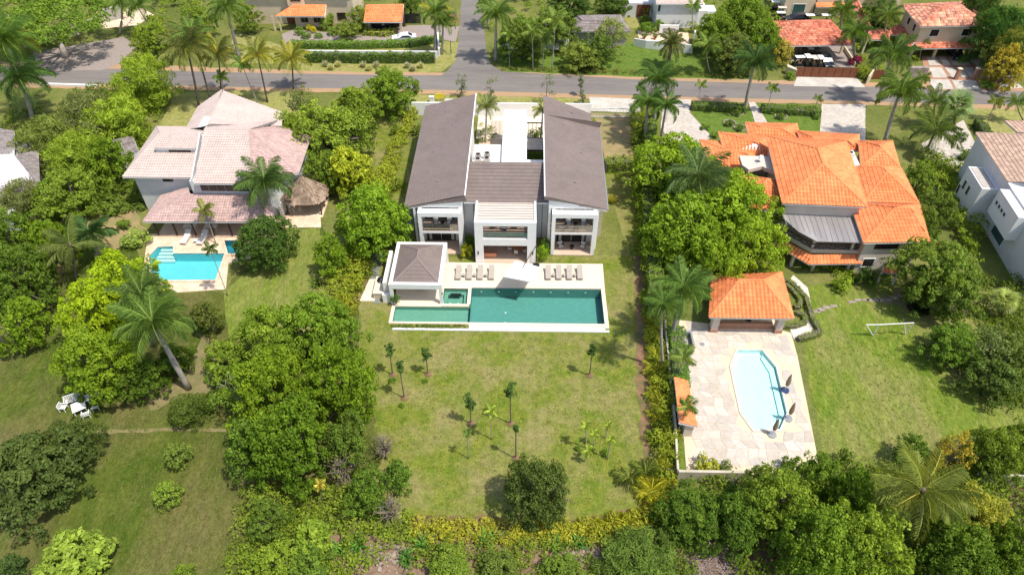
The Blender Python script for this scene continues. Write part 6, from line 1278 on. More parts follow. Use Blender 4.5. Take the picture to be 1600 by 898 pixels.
# --- palms
WN = (.0, .25)
pal = [
 ('royal', 12, 70, 52, (50, 180), 'wind swept royal palm at the left edge, upper crown', (.10, .17, .03), dict(wind=(.3, 0), yellow=.04)),
 ('royal', 34, 132, 50, (52, 190), 'wind swept dark palm at the left edge, lower crown', (.07, .125, .03), dict(wind=(.3, 0))),
 ('coconut', 292, 76, 46, (311, 168), 'coconut palm at the street, leftmost of the row', PO, dict(yellow=.18)),
 ('coconut', 300, 55, 36, (330, 160), 'taller coconut palm just behind the leftmost street palm', PG, dict(yellow=.08)),
 ('coconut', 340, 85, 32, (345, 152), 'coconut palm with a yellow frond, second in the street row', PO, dict(yellow=.25)),
 ('coconut', 402, 86, 32, (418, 160), 'coconut palm with yellow fronds in front of the drive, third in the row', (.19, .21, .04), dict(yellow=.35)),
 ('coconut', 455, 92, 33, (458, 142), 'yellow fronded coconut palm at the street hedge', (.24, .25, .04), dict(yellow=.4)),
 ('royal', 355, 18, 34, (374, 92), 'large royal palm above the street row left of the cream house', PG, dict(n=22)),
 ('young', 347, 126, 13, (346, 152), 'small palm on the street lawn, left of two', (.15, .23, .04), {}),
 ('young', 381, 108, 16, (403, 162), 'slender leaning palm on the street lawn', (.16, .24, .05), {}),
 ('coconut', 215, 10, 28, (248, 60), 'palm at the upper left beside the pale terrace', PG, {}),
 ('royal', 190, 8, 26, (186, 55), 'palm in front of the grey wall at the upper left', PG, {}),
 ('royal', 415, 292, 50, (428, 356), 'royal palm beside the pink roofed house', (.085, .14, .035), dict(n=22)),
 ('young', 322, 336, 18, (337, 380), 'small palm in front of the pink house porch', (.19, .20, .05), {}),
 ('young', 330, 394, 13, (356, 462), 'thin leaning palm beside the blue pool', (.08, .13, .03), {}),
 ('royal', 243, 512, 66, (295, 607), 'big royal palm with a leaning grey trunk on the left lawn', (.10, .16, .03), dict(yellow=.08, n=20)),
 ('royal', 225, 468, 52, (240, 540), 'royal palm behind the big leaning one on the left lawn', (.08, .13, .03), {}),
 ('coconut', 110, 385, 48, (118, 440), 'wind bent palm at the brown dirt track on the left', (.13, .16, .04), dict(wind=(-.5, -.2), n=12)),
 ('young', 150, 378, 34, (150, 410), 'dark feathery palm beside the white flowering bush', (.06, .11, .03), dict(n=14)),
 ('royal', 680, 24, 30, (679, 85), 'royal palm at the drive entrance, left of the pair', PG, dict(yellow=.12)),
 ('royal', 692, 38, 24, (690, 85), 'shorter royal palm at the drive entrance', PG, {}),
 ('royal', 775, 28, 34, (774, 96), 'royal palm at the right of the side road', PG, {}),
 ('royal', 760, 5, 24, (763, 45), 'royal palm further up the side road', PG, {}),
 ('young', 832, 60, 18, (833, 110), 'slim pale stemmed palm by the curved wall, first from left', (.18, .24, .05), {}),
 ('young', 850, 68, 16, (848, 109), 'slim pale stemmed palm by the curved wall, second from left', (.16, .22, .05), {}),
 ('young', 867, 42, 20, (862, 111), 'tallest slim pale stemmed palm by the curved wall', (.18, .24, .05), {}),
 ('young', 796, 60, 15, (796, 105), 'small slim palm close to the side road corner', (.16, .22, .04), {}),
 ('date', 1049, 72, 27, (1043, 106), 'drooping date palm on the lush roadside lawn', (.16, .18, .06), {}),
 ('young', 1082, 16, 14, (1083, 52), 'slim palm in front of the white gabled wall', (.16, .23, .05), {}),
 ('young', 1104, 80, 22, (1110, 116), 'slim palm on the roadside lawn right of the date palm', (.15, .21, .04), {}),
 ('royal', 1178, 102, 38, (1163, 175), 'dark royal palm at the street before the front path', (.06, .11, .03), dict(n=20)),
 ('young', 1095, 137, 10, (1090, 171), 'small palm in the hedge at the street', (.17, .22, .05), {}),
 ('young', 1206, 143, 11, (1198, 176), 'small palm right of the dark street palm', (.14, .20, .04), {}),
 ('young', 1277, 158, 9, (1273, 172), 'tiny palm at the corner of the lush lawn', (.15, .19, .05), {}),
 ('royal', 1026, 130, 36, (1022, 205), 'tall royal palm at the villa street corner, upper crown', (.08, .14, .03), dict(n=20)),
 ('royal', 1012, 165, 32, (1008, 225), 'royal palm at the villa street corner, lower left crown', (.085, .15, .03), dict(n=18)),
 ('royal', 1040, 170, 30, (1030, 235), 'royal palm at the cobbled drive, lower right crown', (.085, .15, .03), {}),
 ('royal', 1088, 285, 56, (1090, 360), 'royal palm rising out of the bright trees beside the orange roofs', (.11, .165, .055), dict(n=22)),
 ('royal', 1066, 458, 54, (1048, 530), 'royal palm left of the orange gazebo', (.11, .18, .04), dict(n=22)),
 ('royal', 1035, 480, 36, (1036, 575), 'royal palm in the villa boundary planting', (.09, .155, .03), {}),
 ('young', 1066, 565, 22, (1056, 600), 'small palm at the left edge of the pool terrace', (.19, .25, .06), dict(n=10)),
 ('young', 1072, 640, 19, (1056, 680), 'small palm in front of the orange lean to', (.12, .20, .04), dict(n=9)),
 ('royal', 1392, 92, 40, (1372, 160), 'royal palm between the two gates at the street', (.09, .145, .03), {}),
 ('royal', 1404, 150, 42, (1382, 222), 'royal palm at the near side of the street by the cobbled drive', (.11, .17, .03), dict(n=22)),
 ('coconut', 1462, 205, 44, (1445, 240), 'palm with long arching fronds by the white house drive', (.11, .15, .035), dict(n=16)),
 ('fan', 1496, 165, 30, (1490, 205), 'fan palm at the near side of the street at the right', (.12, .17, .06), {}),
 ('coconut', 1462, 158, 28, (1460, 200), 'upright palm left of the fan palm', (.13, .19, .04), {}),
 ('young', 1553, 166, 14, (1545, 188), 'young palm alone on the right street lawn', (.19, .22, .04), {}),
 ('young', 1441, 70, 12, (1437, 92), 'small palm at the corner of the red roofed two storey house', (.16, .21, .04), {}),
 ('royal', 1335, 55, 30, (1338, 100), 'palm right of the red tiled carport', (.10, .165, .03), {}),
 ('royal', 1315, 20, 24, (1316, 60), 'palm behind the red tiled carport', (.11, .17, .03), {}),
 ('royal', 1385, 30, 24, (1384, 75), 'palm between the covered walkways at top right', (.13, .18, .04), {}),
 ('coconut', 1440, 768, 78, (1450, 840), 'big coconut palm with pale arching fronds at the lower right', (.19, .22, .05), dict(n=23, yellow=.08)),
 ('coconut', 1590, 160, 20, (1600, 190), 'palm cut by the right edge at the street', PG, {}),
 ('fan', 1570, 470, 24, (1566, 495), 'fan palm in the trees right of the right lawn', (.18, .22, .05), {}),
 ('royal', 760, 170, 24, (758, 222), 'young feathery palm in the villa courtyard left of the white block', (.20, .23, .08), dict(n=18, trunk_r=.14)),
 ('royal', 848, 175, 20, (844, 225), 'young palm in the courtyard left of the right villa wing', (.24, .27, .06), dict(n=12, trunk_r=.14)),
 ('fan', 605, 135, 24, (606, 165), 'spiky fan palm behind the dense street corner tree', (.10, .14, .05), dict(n=18)),
 ('young', 1440, 128, 12, (1440, 145), 'small palm left of the concrete slab drive', (.15, .20, .04), {}),
 ('young', 1540, 96, 16, (1540, 118), 'small palm above the stone planter by the street', (.16, .20, .05), {}),
 ('young', 500, 760, 12, (500, 785), 'small yellow palm in the clearing under the great tree mass', (.34, .30, .05), {}),
]
for a in pal:
    if a: palm(*a[:6], color=a[6], **a[7])
# newly planted cut back trees along the street and saplings on the lawn
def sapling(cx, cy, rp_, base, label, color, kind='leaf', n=10, group='newly planted saplings on the villa lawn'):
    bx, by, _ = P(*base); h = 1.0
    for _ in range(30): h = max(.6, min(12, h+.25*(P(cx, cy, h)[1]-by)))
    top = Vector(P(cx, cy, h)); t = thing('sapling', label, 'sapling', (bx, by, 0), group); R = rp_*depth(cx, cy, h)/F
    g = Vector((bx, by, 0)); MB().tube([g, g+Vector((0, 0, .18)), g+Vector((0, 0, .3))], [.45, .2, .07], 10).build('root_mound', 'red_soil', t)
    MB().tube([g+Vector((0, 0, .25)), g.lerp(top, .5), top], [.075, .06, .05], 7).build('trunk', 'bark', t)
    r = np.random.default_rng(int(cx)); m_ = 20; c_ = np.stack([r.normal(size=m_)*R*.26, r.normal(size=m_)*R*.26, (r.random(m_)*2.6-1.6)*R], 1)
    me = leaf_mesh('crown', c_, R*.34*(.6+.6*r.random(m_)), 30, .28, int(cx), aspect=.35, droop=.5); o = bpy.data.objects.new('crown', me); COL.objects.link(o); o.parent = t; o.location = top-Vector(t.location); o.color = (*color, 1)
    return t
sap = [(608, 545, 9, (614, 586), 'sapling nearest the pool trough on the villa lawn'), (624, 572, 10, (632, 622), 'tall sapling second nearest the great tree mass'), (665, 551, 9, (669, 585), 'sapling below the pool trough end'),
       (926, 545, 9, (921, 587), 'lone sapling on the right half of the villa lawn'), (734, 625, 12, (736, 662), 'sapling in the middle of the lawn, left of three'), (797, 608, 11, (798, 662), 'tall sapling in the middle of the lawn, right of three'),
       (806, 668, 6, (806, 716), 'thin sapling above the dark lawn tree')]
for a in sap: sapling(a[0], a[1], a[2], a[3], a[4], (.075, .13, .03))
for a in [(767, 645, 13, (768, 686), 'yellow green young palm in the middle of the lawn', 1), (731, 680, 8, (732, 716), 'young palm at the lower middle of the lawn', 0), (915, 668, 11, (917, 700), 'young palm, top left of the lawn cluster', 1), (950, 665, 8, (945, 684), 'young palm, top right of the lawn cluster', 1), (928, 680, 9, (928, 695), 'young palm, middle of the lawn cluster', 1), (919, 706, 11, (913, 721), 'young palm, lower left of the lawn cluster', 1), (954, 688, 9, (949, 717), 'young palm, lower right of the lawn cluster', 1)]:
    palm('young', *a[:5], color=(.26, .32, .05) if a[5] else (.14, .22, .05), n=8, trunk_r=.05)
for a in [(722, 128, 14, (720, 152), 'pale cut back street tree behind the left villa roof'), (767, 135, 16, (765, 168), 'pale cut back tree at the white wall behind the courtyard'), (855, 132, 18, (853, 162), 'greyish cut back tree at the white wall right of the courtyard'), (908, 125, 8, (907, 150), 'thin cut back street tree left of the dirt yard drive'), (910, 150, 9, (910, 164), 'short cut back tree at the wall end')]:
    sapling(a[0], a[1], a[2], a[3], a[4], (.15, .18, .10), group='cut back young trees along the villa street wall')
# ================================================ OTHER HOUSES AND STREET THINGS
wh = thing('white_house', 'white house with tan tiled roof cut by the right edge', 'house', P(1580, 430))
e1, e2, e3, e4 = P(1524, 207, 7), P(1560, 285, 7), P(1700, 285, 7), P(1700, 210, 7)
roof(wh, [[P(1574, 284, 7), P(1524, 208, 7), P(1640, 212, 9.2), P(1700, 288, 9.2)]], 'tile_tan', w=.42, amp=.05, course=.45, caps=[(P(1524, 208, 7), P(1640, 212, 9.2))])
roof(wh, [[P(1590, 208, 5), P(1569, 189, 5), P(1640, 190, 6), P(1660, 208, 6)]], 'tile_tan', w=.42, amp=.05, course=.45)
wq = P(1527, 214, 6.9); wz = P(1602, 325, 6.9); wp = [wq[:2], (wq[0]+(wz[0]-wq[0])*1.5, wq[1]+(wz[1]-wq[1])*1.5), P(1780, 360, 6.9)[:2], P(1700, 214, 6.9)[:2]]
walls(wh, wp, 0, 6.85, 'wall_lilac')
a, b = Vector(wp[0]), Vector(wp[1]); dirv = (b-a).normalized(); nv = Vector((dirv.y, -dirv.x))
if nv.x > 0: nv = -nv
def wbox(s0, s1, o0, o1, z0, z1, m, nm): 
    q = [a+dirv*s0+nv*o0, a+dirv*s1+nv*o0, a+dirv*s1+nv*o1, a+dirv*s0+nv*o1]; return MB().prism([(p.x, p.y) for p in q], z0, z1).build(nm, m, wh)
Lw = (b-a).length/1.5; MB().beam(P(1574, 285, 6.85), P(1700, 300, 6.85), .5, .3).build('fascia_beam', 'white_paint', wh)
wbox(Lw*.30, Lw*.62, .0, 2.0, 0, 5.2, 'white_paint', 'side_bay'); wbox(Lw*.32, Lw*.60, .3, 1.8, 5.201, 5.26, 'wood_grey', 'bay_roof')
wbox(Lw*.74, Lw*1.1, .0, 1.2, 3.2, 6.6, 'white_paint', 'upper_bay')
o_ = MB()
for s in (.34, .42, .5): pass
def wwin(s0, s1, off, z0, z1, mull, m='window_green'):
    q0 = a+dirv*s0*Lw+nv*off; q1 = a+dirv*s1*Lw+nv*off
    if (Vector((dirv.y, -dirv.x))).dot(nv) > 0: window(wh, q0, q1, 0, 1, z0, z1, m, mull=mull)
    else: window(wh, q1, q0, 0, 1, z0, z1, m, mull=mull)
wwin(.36, .40, 2.0, 2.5, 3.8, 1, 'window_dark'); wwin(.44, .48, 2.0, 2.5, 3.8, 1, 'window_dark'); wwin(.63, .72, 0, 3.0, 4.6, 3); wwin(.80, .99, 0, .8, 2.7, 4)
for k in range(4): wwin(.78+k*.05, .81+k*.05, 1.2, 4.9, 5.4, 1, 'window_dark')
wwin(.31, .345, 2.0, .3, 2.6, 1, 'window_dark')
# grey roofed house at far left
gh = thing('grey_roofed_house', 'dark grey tiled roof cut by the left edge', 'house', P(10, 320))
roof(gh, [[P(-60, 330, 4), P(62, 292, 4), P(22, 243, 5.6), P(-60, 243, 5.6)], [P(62, 292, 4), P(60, 235, 4), P(22, 243, 5.6)], [P(22, 205, 4), P(-80, 190, 4), P(-60, 243, 5.6), P(22, 243, 5.6)]], 'tile_greybrown', w=.4, amp=.04, course=.42, caps=[(P(-60, 243, 5.6), P(22, 243, 5.6))], capm='white_paint')
walls(gh, [P(-60, 325, 4)[:2], P(50, 290, 4)[:2], P(48, 225, 4)[:2], P(-60, 205, 4)[:2]], 0, 3.9, 'wall_lilac')
sh = thing('white_shed', 'small white flat roofed shed half hidden by trees at far left', 'shed', P(10, 345)); q = px([(-30, 322), (22, 325), (26, 338), (-30, 338)], 2.4); MB().prism(q, 0, 2.4).build('wall', 'white_paint', sh); MB().prism(inset(q, -.2), 2.4, 2.55).build('flat_roof', 'white_roof', sh)
s2 = thing('grey_shed', 'grey roof in the greenery left of the pink roofed house', 'shed', P(188, 235)); q = px([(178, 225), (210, 218), (216, 235), (186, 245)], 2.6); MB().prism(q, 0, 2.5).build('wall', 'wall_lilac', s2); roof(s2, [[(*q[3], 2.5), (*q[2], 2.5), (*q[1], 3.2), (*q[0], 3.2)]], 'tile_greybrown', amp=.03)
o = MB().prism(px([(168, 33), (193, 27), (193, 29), (168, 35)]), 0, 2.4).build('boundary_wall', 'wall_grey', loc=P(168, 35)); tag(o, 'grey roadside wall right of the rain tree', 'wall')
o = MB().prism(px([(38, 72), (125, 52), (125, 54), (38, 75)]), 0, 2.2).build('boundary_wall', 'hedge_wall', loc=P(38, 72)); tag(o, 'long pale wall behind the rain tree trunk', 'wall')
# cream house top left
ch_ = thing('cream_house', 'cream two storey house with orange porch roof at the top edge', 'house', P(490, 30))
A_ = P(428, 52)[:2]; B_ = P(552, 52)[:2]; yb_ = A_[1]
def HX(x, y, z): return P(x, y, z)[0]
yw = P(500, 45, 0)[1]
x0_, x1_ = P(385, 45)[0], P(553, 45)[0]
walls(ch_, rect(x0_, yw+2.2, x1_, yw+12), 0, 7.5, 'wall_cream')
walls(ch_, rect(P(462, 45)[0], yw+.6, P(510, 45)[0], yw+2.19), 0, 3, 'wall_cream', 'lower_wall')
walls(ch_, rect(P(458, 40)[0], yw+.9, P(482, 40)[0], yw+2.18), 3.9, 7.5, 'wall_cream', 'upper_bay')
xa_, xb_ = P(429, 27, 3)[0], P(508, 25, 3)[0]; ye = P(470, 26, 3)[1]
roof(ch_, [[(xa_, ye, 3.0), (xb_, ye, 3.0), (xb_, ye+2.6, 4.2), (P(458, 5, 4.5)[0], ye+2.6, 4.2)]], 'tile_orange', w=.34, amp=.05, course=.42)
roof(ch_, [[(x0_-.5, yw+1.2, 7.5), (x1_+.5, yw+1.2, 7.5), (x1_-4, yw+7, 9.5), (x0_+4, yw+7, 9.5)]], 'tile_orange', w=.34, amp=.05, course=.42)
wl_ = [(x0_, yw+2.2), (x1_, yw+2.2)]
for f0, f1, z0, z1 in ((.08, .16, 4.9, 6), (.62, .66, 4.7, 6), (.69, .73, 4.7, 6), (.78, .84, 4.8, 6), (.92, .98, 4.8, 6), (.84, .92, .8, 2.2)): window(ch_, *wl_, f0, f1, z0, z1, frame='wood_brown', fw=.05)
lw_ = [(P(462, 45)[0], yw+.6), (P(510, 45)[0], yw+.6)]
for f0, f1 in ((.2, .42), (.62, .85)): window(ch_, *lw_, f0, f1, 1.0, 2.3, frame='wood_brown', fw=.05, mull=2)
window(ch_, (P(458, 40)[0], yw+.9), (P(482, 40)[0], yw+.9), .25, .85, 4.9, 6.2, frame='wood_brown', fw=.05, mull=3)
for x in (436, 445): X = P(x, 40)[0]; MB().obox(X, ye+.3, 0, 2.9, .25, .25).build('porch_column', 'wall_cream', ch_)
window(ch_, (P(440, 45)[0], yw+2.2), (P(461, 45)[0], yw+2.2), .3, .9, .1, 2.3, 'wood_brown', 'wood_brown', name='door')
# carport with orange roof
cp_ = thing('orange_carport', 'open carport with flat pitched orange tiled roof on pale pillars', 'carport', P(600, 50))
c_ = [P(568, 35, 2.8), P(629, 35, 2.8), P(631, 7, 4.1), P(571, 8, 4.1)]
roof(cp_, [c_], 'tile_orange', w=.36, amp=.05, course=.45)
for x in (578, 600, 627): X, Y, _ = P(x, 47); MB().obox(X, Y, 0, 2.75, .45, .45).build('pillar', 'wall_cream', cp_)
X0, X1 = c_[0][0]+.3, c_[1][0]-.3; MB().box(X0, c_[2][1]-.8, 0, X1, c_[2][1]-.5, 3.7).build('back_wall', 'wood_dark', cp_); MB().box(X0-.1, P(568, 47)[1], 0, X0+.5, P(568, 47)[1]+2, 1.4).build('stone_pier', 'stonework', cp_)
g_ = thing('black_gate', 'black slatted metal gate beside the orange carport', 'gate', P(645, 37)); X0, Y0, _ = P(630, 37); X1 = P(658, 37)[0]
for k in range(16): MB().box(X0+(X1-X0)*k/16, Y0, .05, X0+(X1-X0)*(k+.85)/16, Y0+.05, 1.9).build('slat', 'metal_dark', g_)
o = MB().box(P(480, 88)[0], P(480, 90)[1], 0, P(685, 88)[0], P(480, 90)[1]+.25, 1.3).build('boundary_wall', 'white_paint', loc=P(480, 90)); tag(o, 'low white topped wall along the street in front of the cream house', 'wall')
o = MB().prism(px([(685, 88), (684, 62), (686, 62), (688, 88)]), 0, 1.4).build('boundary_wall', 'white_paint', loc=P(685, 88)); tag(o, 'short white wall running beside the drive entrance palms', 'wall')
# low grey roofs and curved wall, top middle
lg = thing('low_grey_house', 'low building with weathered grey hip roof behind the open twigged tree', 'house', P(935, 60))
hip(lg, [(893, 50), (985, 50), (970, 24), (900, 24)], 2.8, [(910, 33, 4.2), (960, 33, 4.2), 0], m='tile_greybrown', w=.36, amp=.02, wall=0, wm='wall_grey', capm='ridge_brown')
wg = thing('white_gabled_house', 'white house with blank gable wall and pink roof at the top edge', 'house', P(1060, 45))
xA, yA, _ = P(1023, 44); xB, _, _ = P(1088, 46)
walls(wg, rect(xA, yA, xB, yA+9), 0, 4.8, 'white_paint'); walls(wg, rect(xA-6, yA+5, xA-.01, yA+11), 0, 2.8, 'wall_lilac', 'side_wing')
roof(wg, [[(xA-.5, yA-.5, 4.8), (xB+.5, yA-.5, 4.8), (xB+.5, yA+5, 6.6), (xA-.5, yA+5, 6.6)]], 'tile_pink', amp=.02)
window(wg, (xA, yA), (xB, yA), .01, .07, 3.2, 4.6)
for k in range(2): MB().box(xB+.2+k*2, yA+1+k, 0, xB+1.9+k*2, yA+5, 3-k*.5).build('annex_wall', 'white_paint', wg)
window(wg, (xA-6, yA+5), (xA, yA+5), .5, .9, .2, 2.4, 'wood_brown', 'wood_brown', name='door')
def curved_wall(pts, hs, label):
    w = thing('curved_white_wall', label, 'wall', (*px(pts)[0], 0)); p = px(pts)
    for i in range(len(p)-1): MB().prism([p[i], p[i+1], (p[i+1][0], p[i+1][1]+.25), (p[i][0], p[i][1]+.25)], 0, [hs[i], hs[i+1], hs[i+1], hs[i]]).build('wall_panel', 'white_paint', w)
curved_wall([(783, 79), (795, 86), (828, 84), (858, 79), (876, 77), (889, 72)], [3.0, 1.6, 1.5, 1.5, 1.7, 3.0], 'curved white garden wall with raised ends, left of the low grey roof')
curved_wall([(990, 72), (1008, 76), (1026, 78), (1050, 80), (1068, 83), (1079, 84)], [1.4, 1.5, 1.6, 1.6, 1.6, 1.6], 'curved white garden wall around the small pink terrace')
o = MB().prism(px([(1079, 84), (1083, 62), (1085, 62), (1081, 84)]), 0, 1.8).build('garden_wall', 'white_paint', loc=P(1079, 84)); tag(o, 'white wall return at the right end of the small pink terrace', 'wall')
aw_ = thing('white_arch', 'small white freestanding wall with arched niche on the pink terrace', 'wall', P(1044, 55)); x, y, _ = P(1044, 56)
MB().box(x-1.8, y, 0, x-1.2, y+.3, 2).box(x+1.2, y, 0, x+1.8, y+.3, 2).box(x-1.2, y, 1.4, x+1.2, y+.3, 2).build('wall_frame', 'white_paint', aw_); MB().box(x-1.2, y+.1, 0, x+1.2, y+.2, 1.4).build('niche', 'wall_grey', aw_)
for k, (x, y) in enumerate(((1006, 62), (1023, 62))):
    X, Y, _ = P(x, y); t = thing('potted_plant', ['potted plant on the small pink terrace, left', 'potted plant on the small pink terrace, right'][k], 'plant', (X, Y, .02)); MB().tube([(X, Y, .02), (X, Y, .45), (X, Y, .5)], [.2, .3, .3], 10).build('pot', 'terracotta', t)
    o = bpy.data.objects.new('foliage', TR['shrub'][2][0][0]); COL.objects.link(o); o.parent = t; o.location = (0, 0, .4); o.scale = (.5,)*3; o.color = (.1, .15, .03, 1)
# red roofed carport and cars, top right
rc_ = thing('red_carport', 'wide carport with mottled red hip roof beside the brown gate', 'carport', P(1270, 95))
hc_ = hip(rc_, [(1226, 72), (1333, 71), (1297, 31), (1206, 34)], 3.0, [(1244, 34, 4.4), (1296, 33, 4.4), 0], m='tile_red', w=.42, amp=.07, course=.55)
for x, y in ((1228, 96), (1313, 88), (1320, 70), (1232, 75)): X, Y, _ = P(x, y-4); MB().obox(X, Y, 0, 2.9, .4, .4).build('pillar', 'wall_cream', rc_)
bg_ = thing('brown_gate', 'long brown panelled sliding gate closing the carport yard', 'gate', P(1290, 121)); X0, Y0, _ = P(1242, 120.5); X1, Y1, _ = P(1337, 122.5)
for k in range(8):
    f0, f1 = k/8+.004, (k+1)/8-.004; MB().prism([(X0+(X1-X0)*f0, Y0+(Y1-Y0)*f0), (X0+(X1-X0)*f1, Y0+(Y1-Y0)*f1), (X0+(X1-X0)*f1, Y0+(Y1-Y0)*f1+.08), (X0+(X1-X0)*f0, Y0+(Y1-Y0)*f0+.08)], .1, 1.75).build('panel', 'wood_brown', bg_)
MB().prism([(X0, Y0+.085), (X1, Y1+.085), (X1, Y1+.14), (X0, Y0+.14)], .05, 1.82).build('gate_frame', 'wood_dark', bg_)
g2_ = thing('brown_gate', 'short brown gate right of the long brown one, behind the royal palm', 'gate', P(1370, 124)); X0, Y0, _ = P(1362, 124); X1 = P(1380, 124)[0]
for k in range(3): MB().box(X0+(X1-X0)*k/3, Y0, .1, X0+(X1-X0)*(k+.95)/3, Y0+.08, 1.7).build('panel', 'wood_brown', g2_)
for nm, q, h, lab in (('garden_wall', [(1227, 112), (1242, 119), (1242, 122), (1227, 116)], 1.4, 'low cream wall left of the long brown gate'), ('garden_wall', [(1316, 76), (1334, 104), (1336, 104), (1318, 76)], .7, 'cream kerb wall at the right of the carport yard'), ('garden_wall', [(1352, 132), (1366, 112), (1368, 112), (1355, 132)], 1.5, 'cream wall between the two brown gates')):
    o = MB().prism(px(q), 0, h).build(nm, 'wall_cream', loc=P(*q[0])); tag(o, lab, 'wall')
for q, h, lab in (([(1416, 118), (1446, 118), (1446, 121), (1416, 121)], 1.7, 'dark stone wall left of the concrete slab drive'), ([(1520, 118), (1566, 116), (1568, 120), (1522, 124)], 1.7, 'dark stone wall right of the concrete slab drive'), ([(1510, 92), (1530, 108), (1532, 104), (1514, 86)], 1.5, 'stone stair wall right of the slab drive')):
    o = MB().prism(px(q), 0, h).build('stone_wall', 'stonework', loc=P(*q[0])); tag(o, lab, 'wall')
for (x, y, h, lab) in ((1493, 124, 1.9, 'brick gate pillar in the middle of the slab drive'), (1521, 124, 1.9, 'brick gate pillar at the right of the slab drive')):
    X, Y, _ = P(x, y); t = thing('gate_pillar', lab, 'pillar', (X, Y, 0)); MB().obox(X, Y, 0, h, .55, .55).build('shaft', 'brick_trim', t); MB().obox(X, Y, h+.001, h+.1, .7, .7).build('cap', 'wall_cream', t)
# two storey house top right
ts = thing('two_storey_house', 'cream two storey house with mottled red hip roof over an open garage', 'house', P(1480, 90))
F0, F1 = P(1431, 70, 3.0), P(1530, 65, 3.0)
cor = [P(1437, 42, 6.4), P(1548, 40, 6.4), P(1508, 3, 6.4), P(1408, 8, 6.4)]
rr0, rr1 = P(1470, 12, 8.4), P(1498, 10, 8.4)
roof(ts, [[cor[0], cor[1], rr1, rr0], [cor[1], cor[2], rr1], [cor[2], cor[3], rr0, rr1], [cor[3], cor[0], rr0]], 'tile_red_worn', w=.42, amp=.07, course=.55, caps=[(cor[0], rr0), (cor[1], rr1), (cor[3], rr0), (cor[2], rr1), (rr0, rr1)], capm='tile_red')
wc = inset([q[:2] for q in cor], .8); walls(ts, wc, 3.0, 6.25, 'wall_cream')
wi_ = inset(wc, 0.1); walls(ts, [wi_[0], wi_[1], wi_[2], wi_[3]], 2.7, 2.99, 'wall_cream', 'floor_slab')
mid_ = [(wi_[0][0]+(wi_[3][0]-wi_[0][0])*.55, wi_[0][1]+(wi_[3][1]-wi_[0][1])*.55), (wi_[1][0]+(wi_[2][0]-wi_[1][0])*.55, wi_[1][1]+(wi_[2][1]-wi_[1][1])*.55)]
walls(ts, [mid_[0], mid_[1], wi_[2], wi_[3]], 0, 2.69, 'wall_cream', 'lower_wall')
for f in (.02, .42, .78, .97):
    X = wi_[0][0]+(wi_[1][0]-wi_[0][0])*f; Y = wi_[0][1]+(wi_[1][1]-wi_[0][1])*f+.3; MB().obox(X, Y, 0, 2.69, .4, .4).build('pillar', 'wall_cream' if f < .6 else 'brick_trim', ts)
window(ts, wc[0], wc[1], .18, .32, 4.3, 5.5); window(ts, wc[0], wc[1], .70, .86, 4.3, 5.5)
window(ts, wc[3], wc[0], .3, .42, 4.3, 5.5); window(ts, wc[3], wc[0], .65, .77, 4.3, 5.5)
sk = [(wc[0][0]-.2, wc[0][1]-1.2, 2.6), (wc[1][0]+1.0, wc[1][1]-1.2, 2.6), (wc[1][0], wc[1][1], 3.2), (wc[0][0], wc[0][1], 3.2)]; roof(ts, [sk], 'tile_red', w=.42, amp=.07, course=.5)
sk = [(wc[3][0]-1.2, wc[3][1], 2.6), (wc[0][0]-1.2, wc[0][1]-1, 2.6), (wc[0][0], wc[0][1], 3.2), (wc[3][0], wc[3][1], 3.2)]; roof(ts, [sk], 'tile_red', w=.42, amp=.07, course=.5)
def walkway(pts, lab):
    w = thing('covered_walkway', lab, 'walkway', (*P(*pts[0])[:2], 0)); c = [P(*q, 2.7) for q in pts]; m0 = Vector(c[0]).lerp(Vector(c[3]), .5)+Vector((0, 0, .6)); m1 = Vector(c[1]).lerp(Vector(c[2]), .5)+Vector((0, 0, .6))
    roof(w, [[c[0], c[1], tuple(m1), tuple(m0)], [c[2], c[3], tuple(m0), tuple(m1)]], 'tile_red', w=.42, amp=.07, course=.5, caps=[(m0, m1)])
    for q in c: MB().obox(q[0]*.97+m0.x*.015+m1.x*.015, q[1]*.97+m0.y*.015+m1.y*.015, 0, 2.6, .3, .3).build('pillar', 'wall_cream', w)
walkway([(1324, -10), (1353, 52), (1362, 46), (1336, -10)], 'covered walkway with red tiles running down from the top edge')
walkway([(1354, 62), (1390, 63), (1388, 48), (1356, 47)], 'short covered walkway with red tiles joining the first one')
walkway([(1388, 54), (1408, 56), (1412, 42), (1392, 42)], 'short covered walkway with red tiles against the two storey house')
yh = thing('yellow_house', 'yellow ochre house wall with small orange roof at the top edge', 'house', P(1270, 10))
xA, yA, _ = P(1222, 24); xB = P(1268, 24)[0]; walls(yh, rect(xA, yA, xB, yA+6), 0, 5.5, 'wall_cream'); xC, yC, _ = P(1272, 15); walls(yh, rect(xB+.3, yA, xB+5.5, yA+5), 0, 3.8, 'wall_cream', 'wing_wall')
roof(yh, [[(xB, yA-1, 2.0), (xB+5.7, yA-1, 2.0), (xB+5.7, yA, 2.5), (xB, yA, 2.5)]], 'tile_orange', w=.4, amp=.05)
window(yh, (xA, yA), (xB, yA), .3, .7, .3, 2.2, 'window_green')
yh2 = thing('yellow_house', 'yellow house with white cornice above the covered walkway', 'house', P(1360, 8)); xA, yA, _ = P(1335, 12); walls(yh2, rect(xA, yA, xA+9, yA+6), 0, 4.5, 'wall_cream'); MB().box(xA-.2, yA-.2, 4.5, xA+9.2, yA+6, 4.8).build('cornice', 'white_paint', yh2)
roof(yh2, [[(xA+2, yA-1.2, 2.2), (xA+8, yA-1.2, 2.2), (xA+8, yA, 2.8), (xA+2, yA, 2.8)]], 'tile_orange', w=.4, amp=.05)
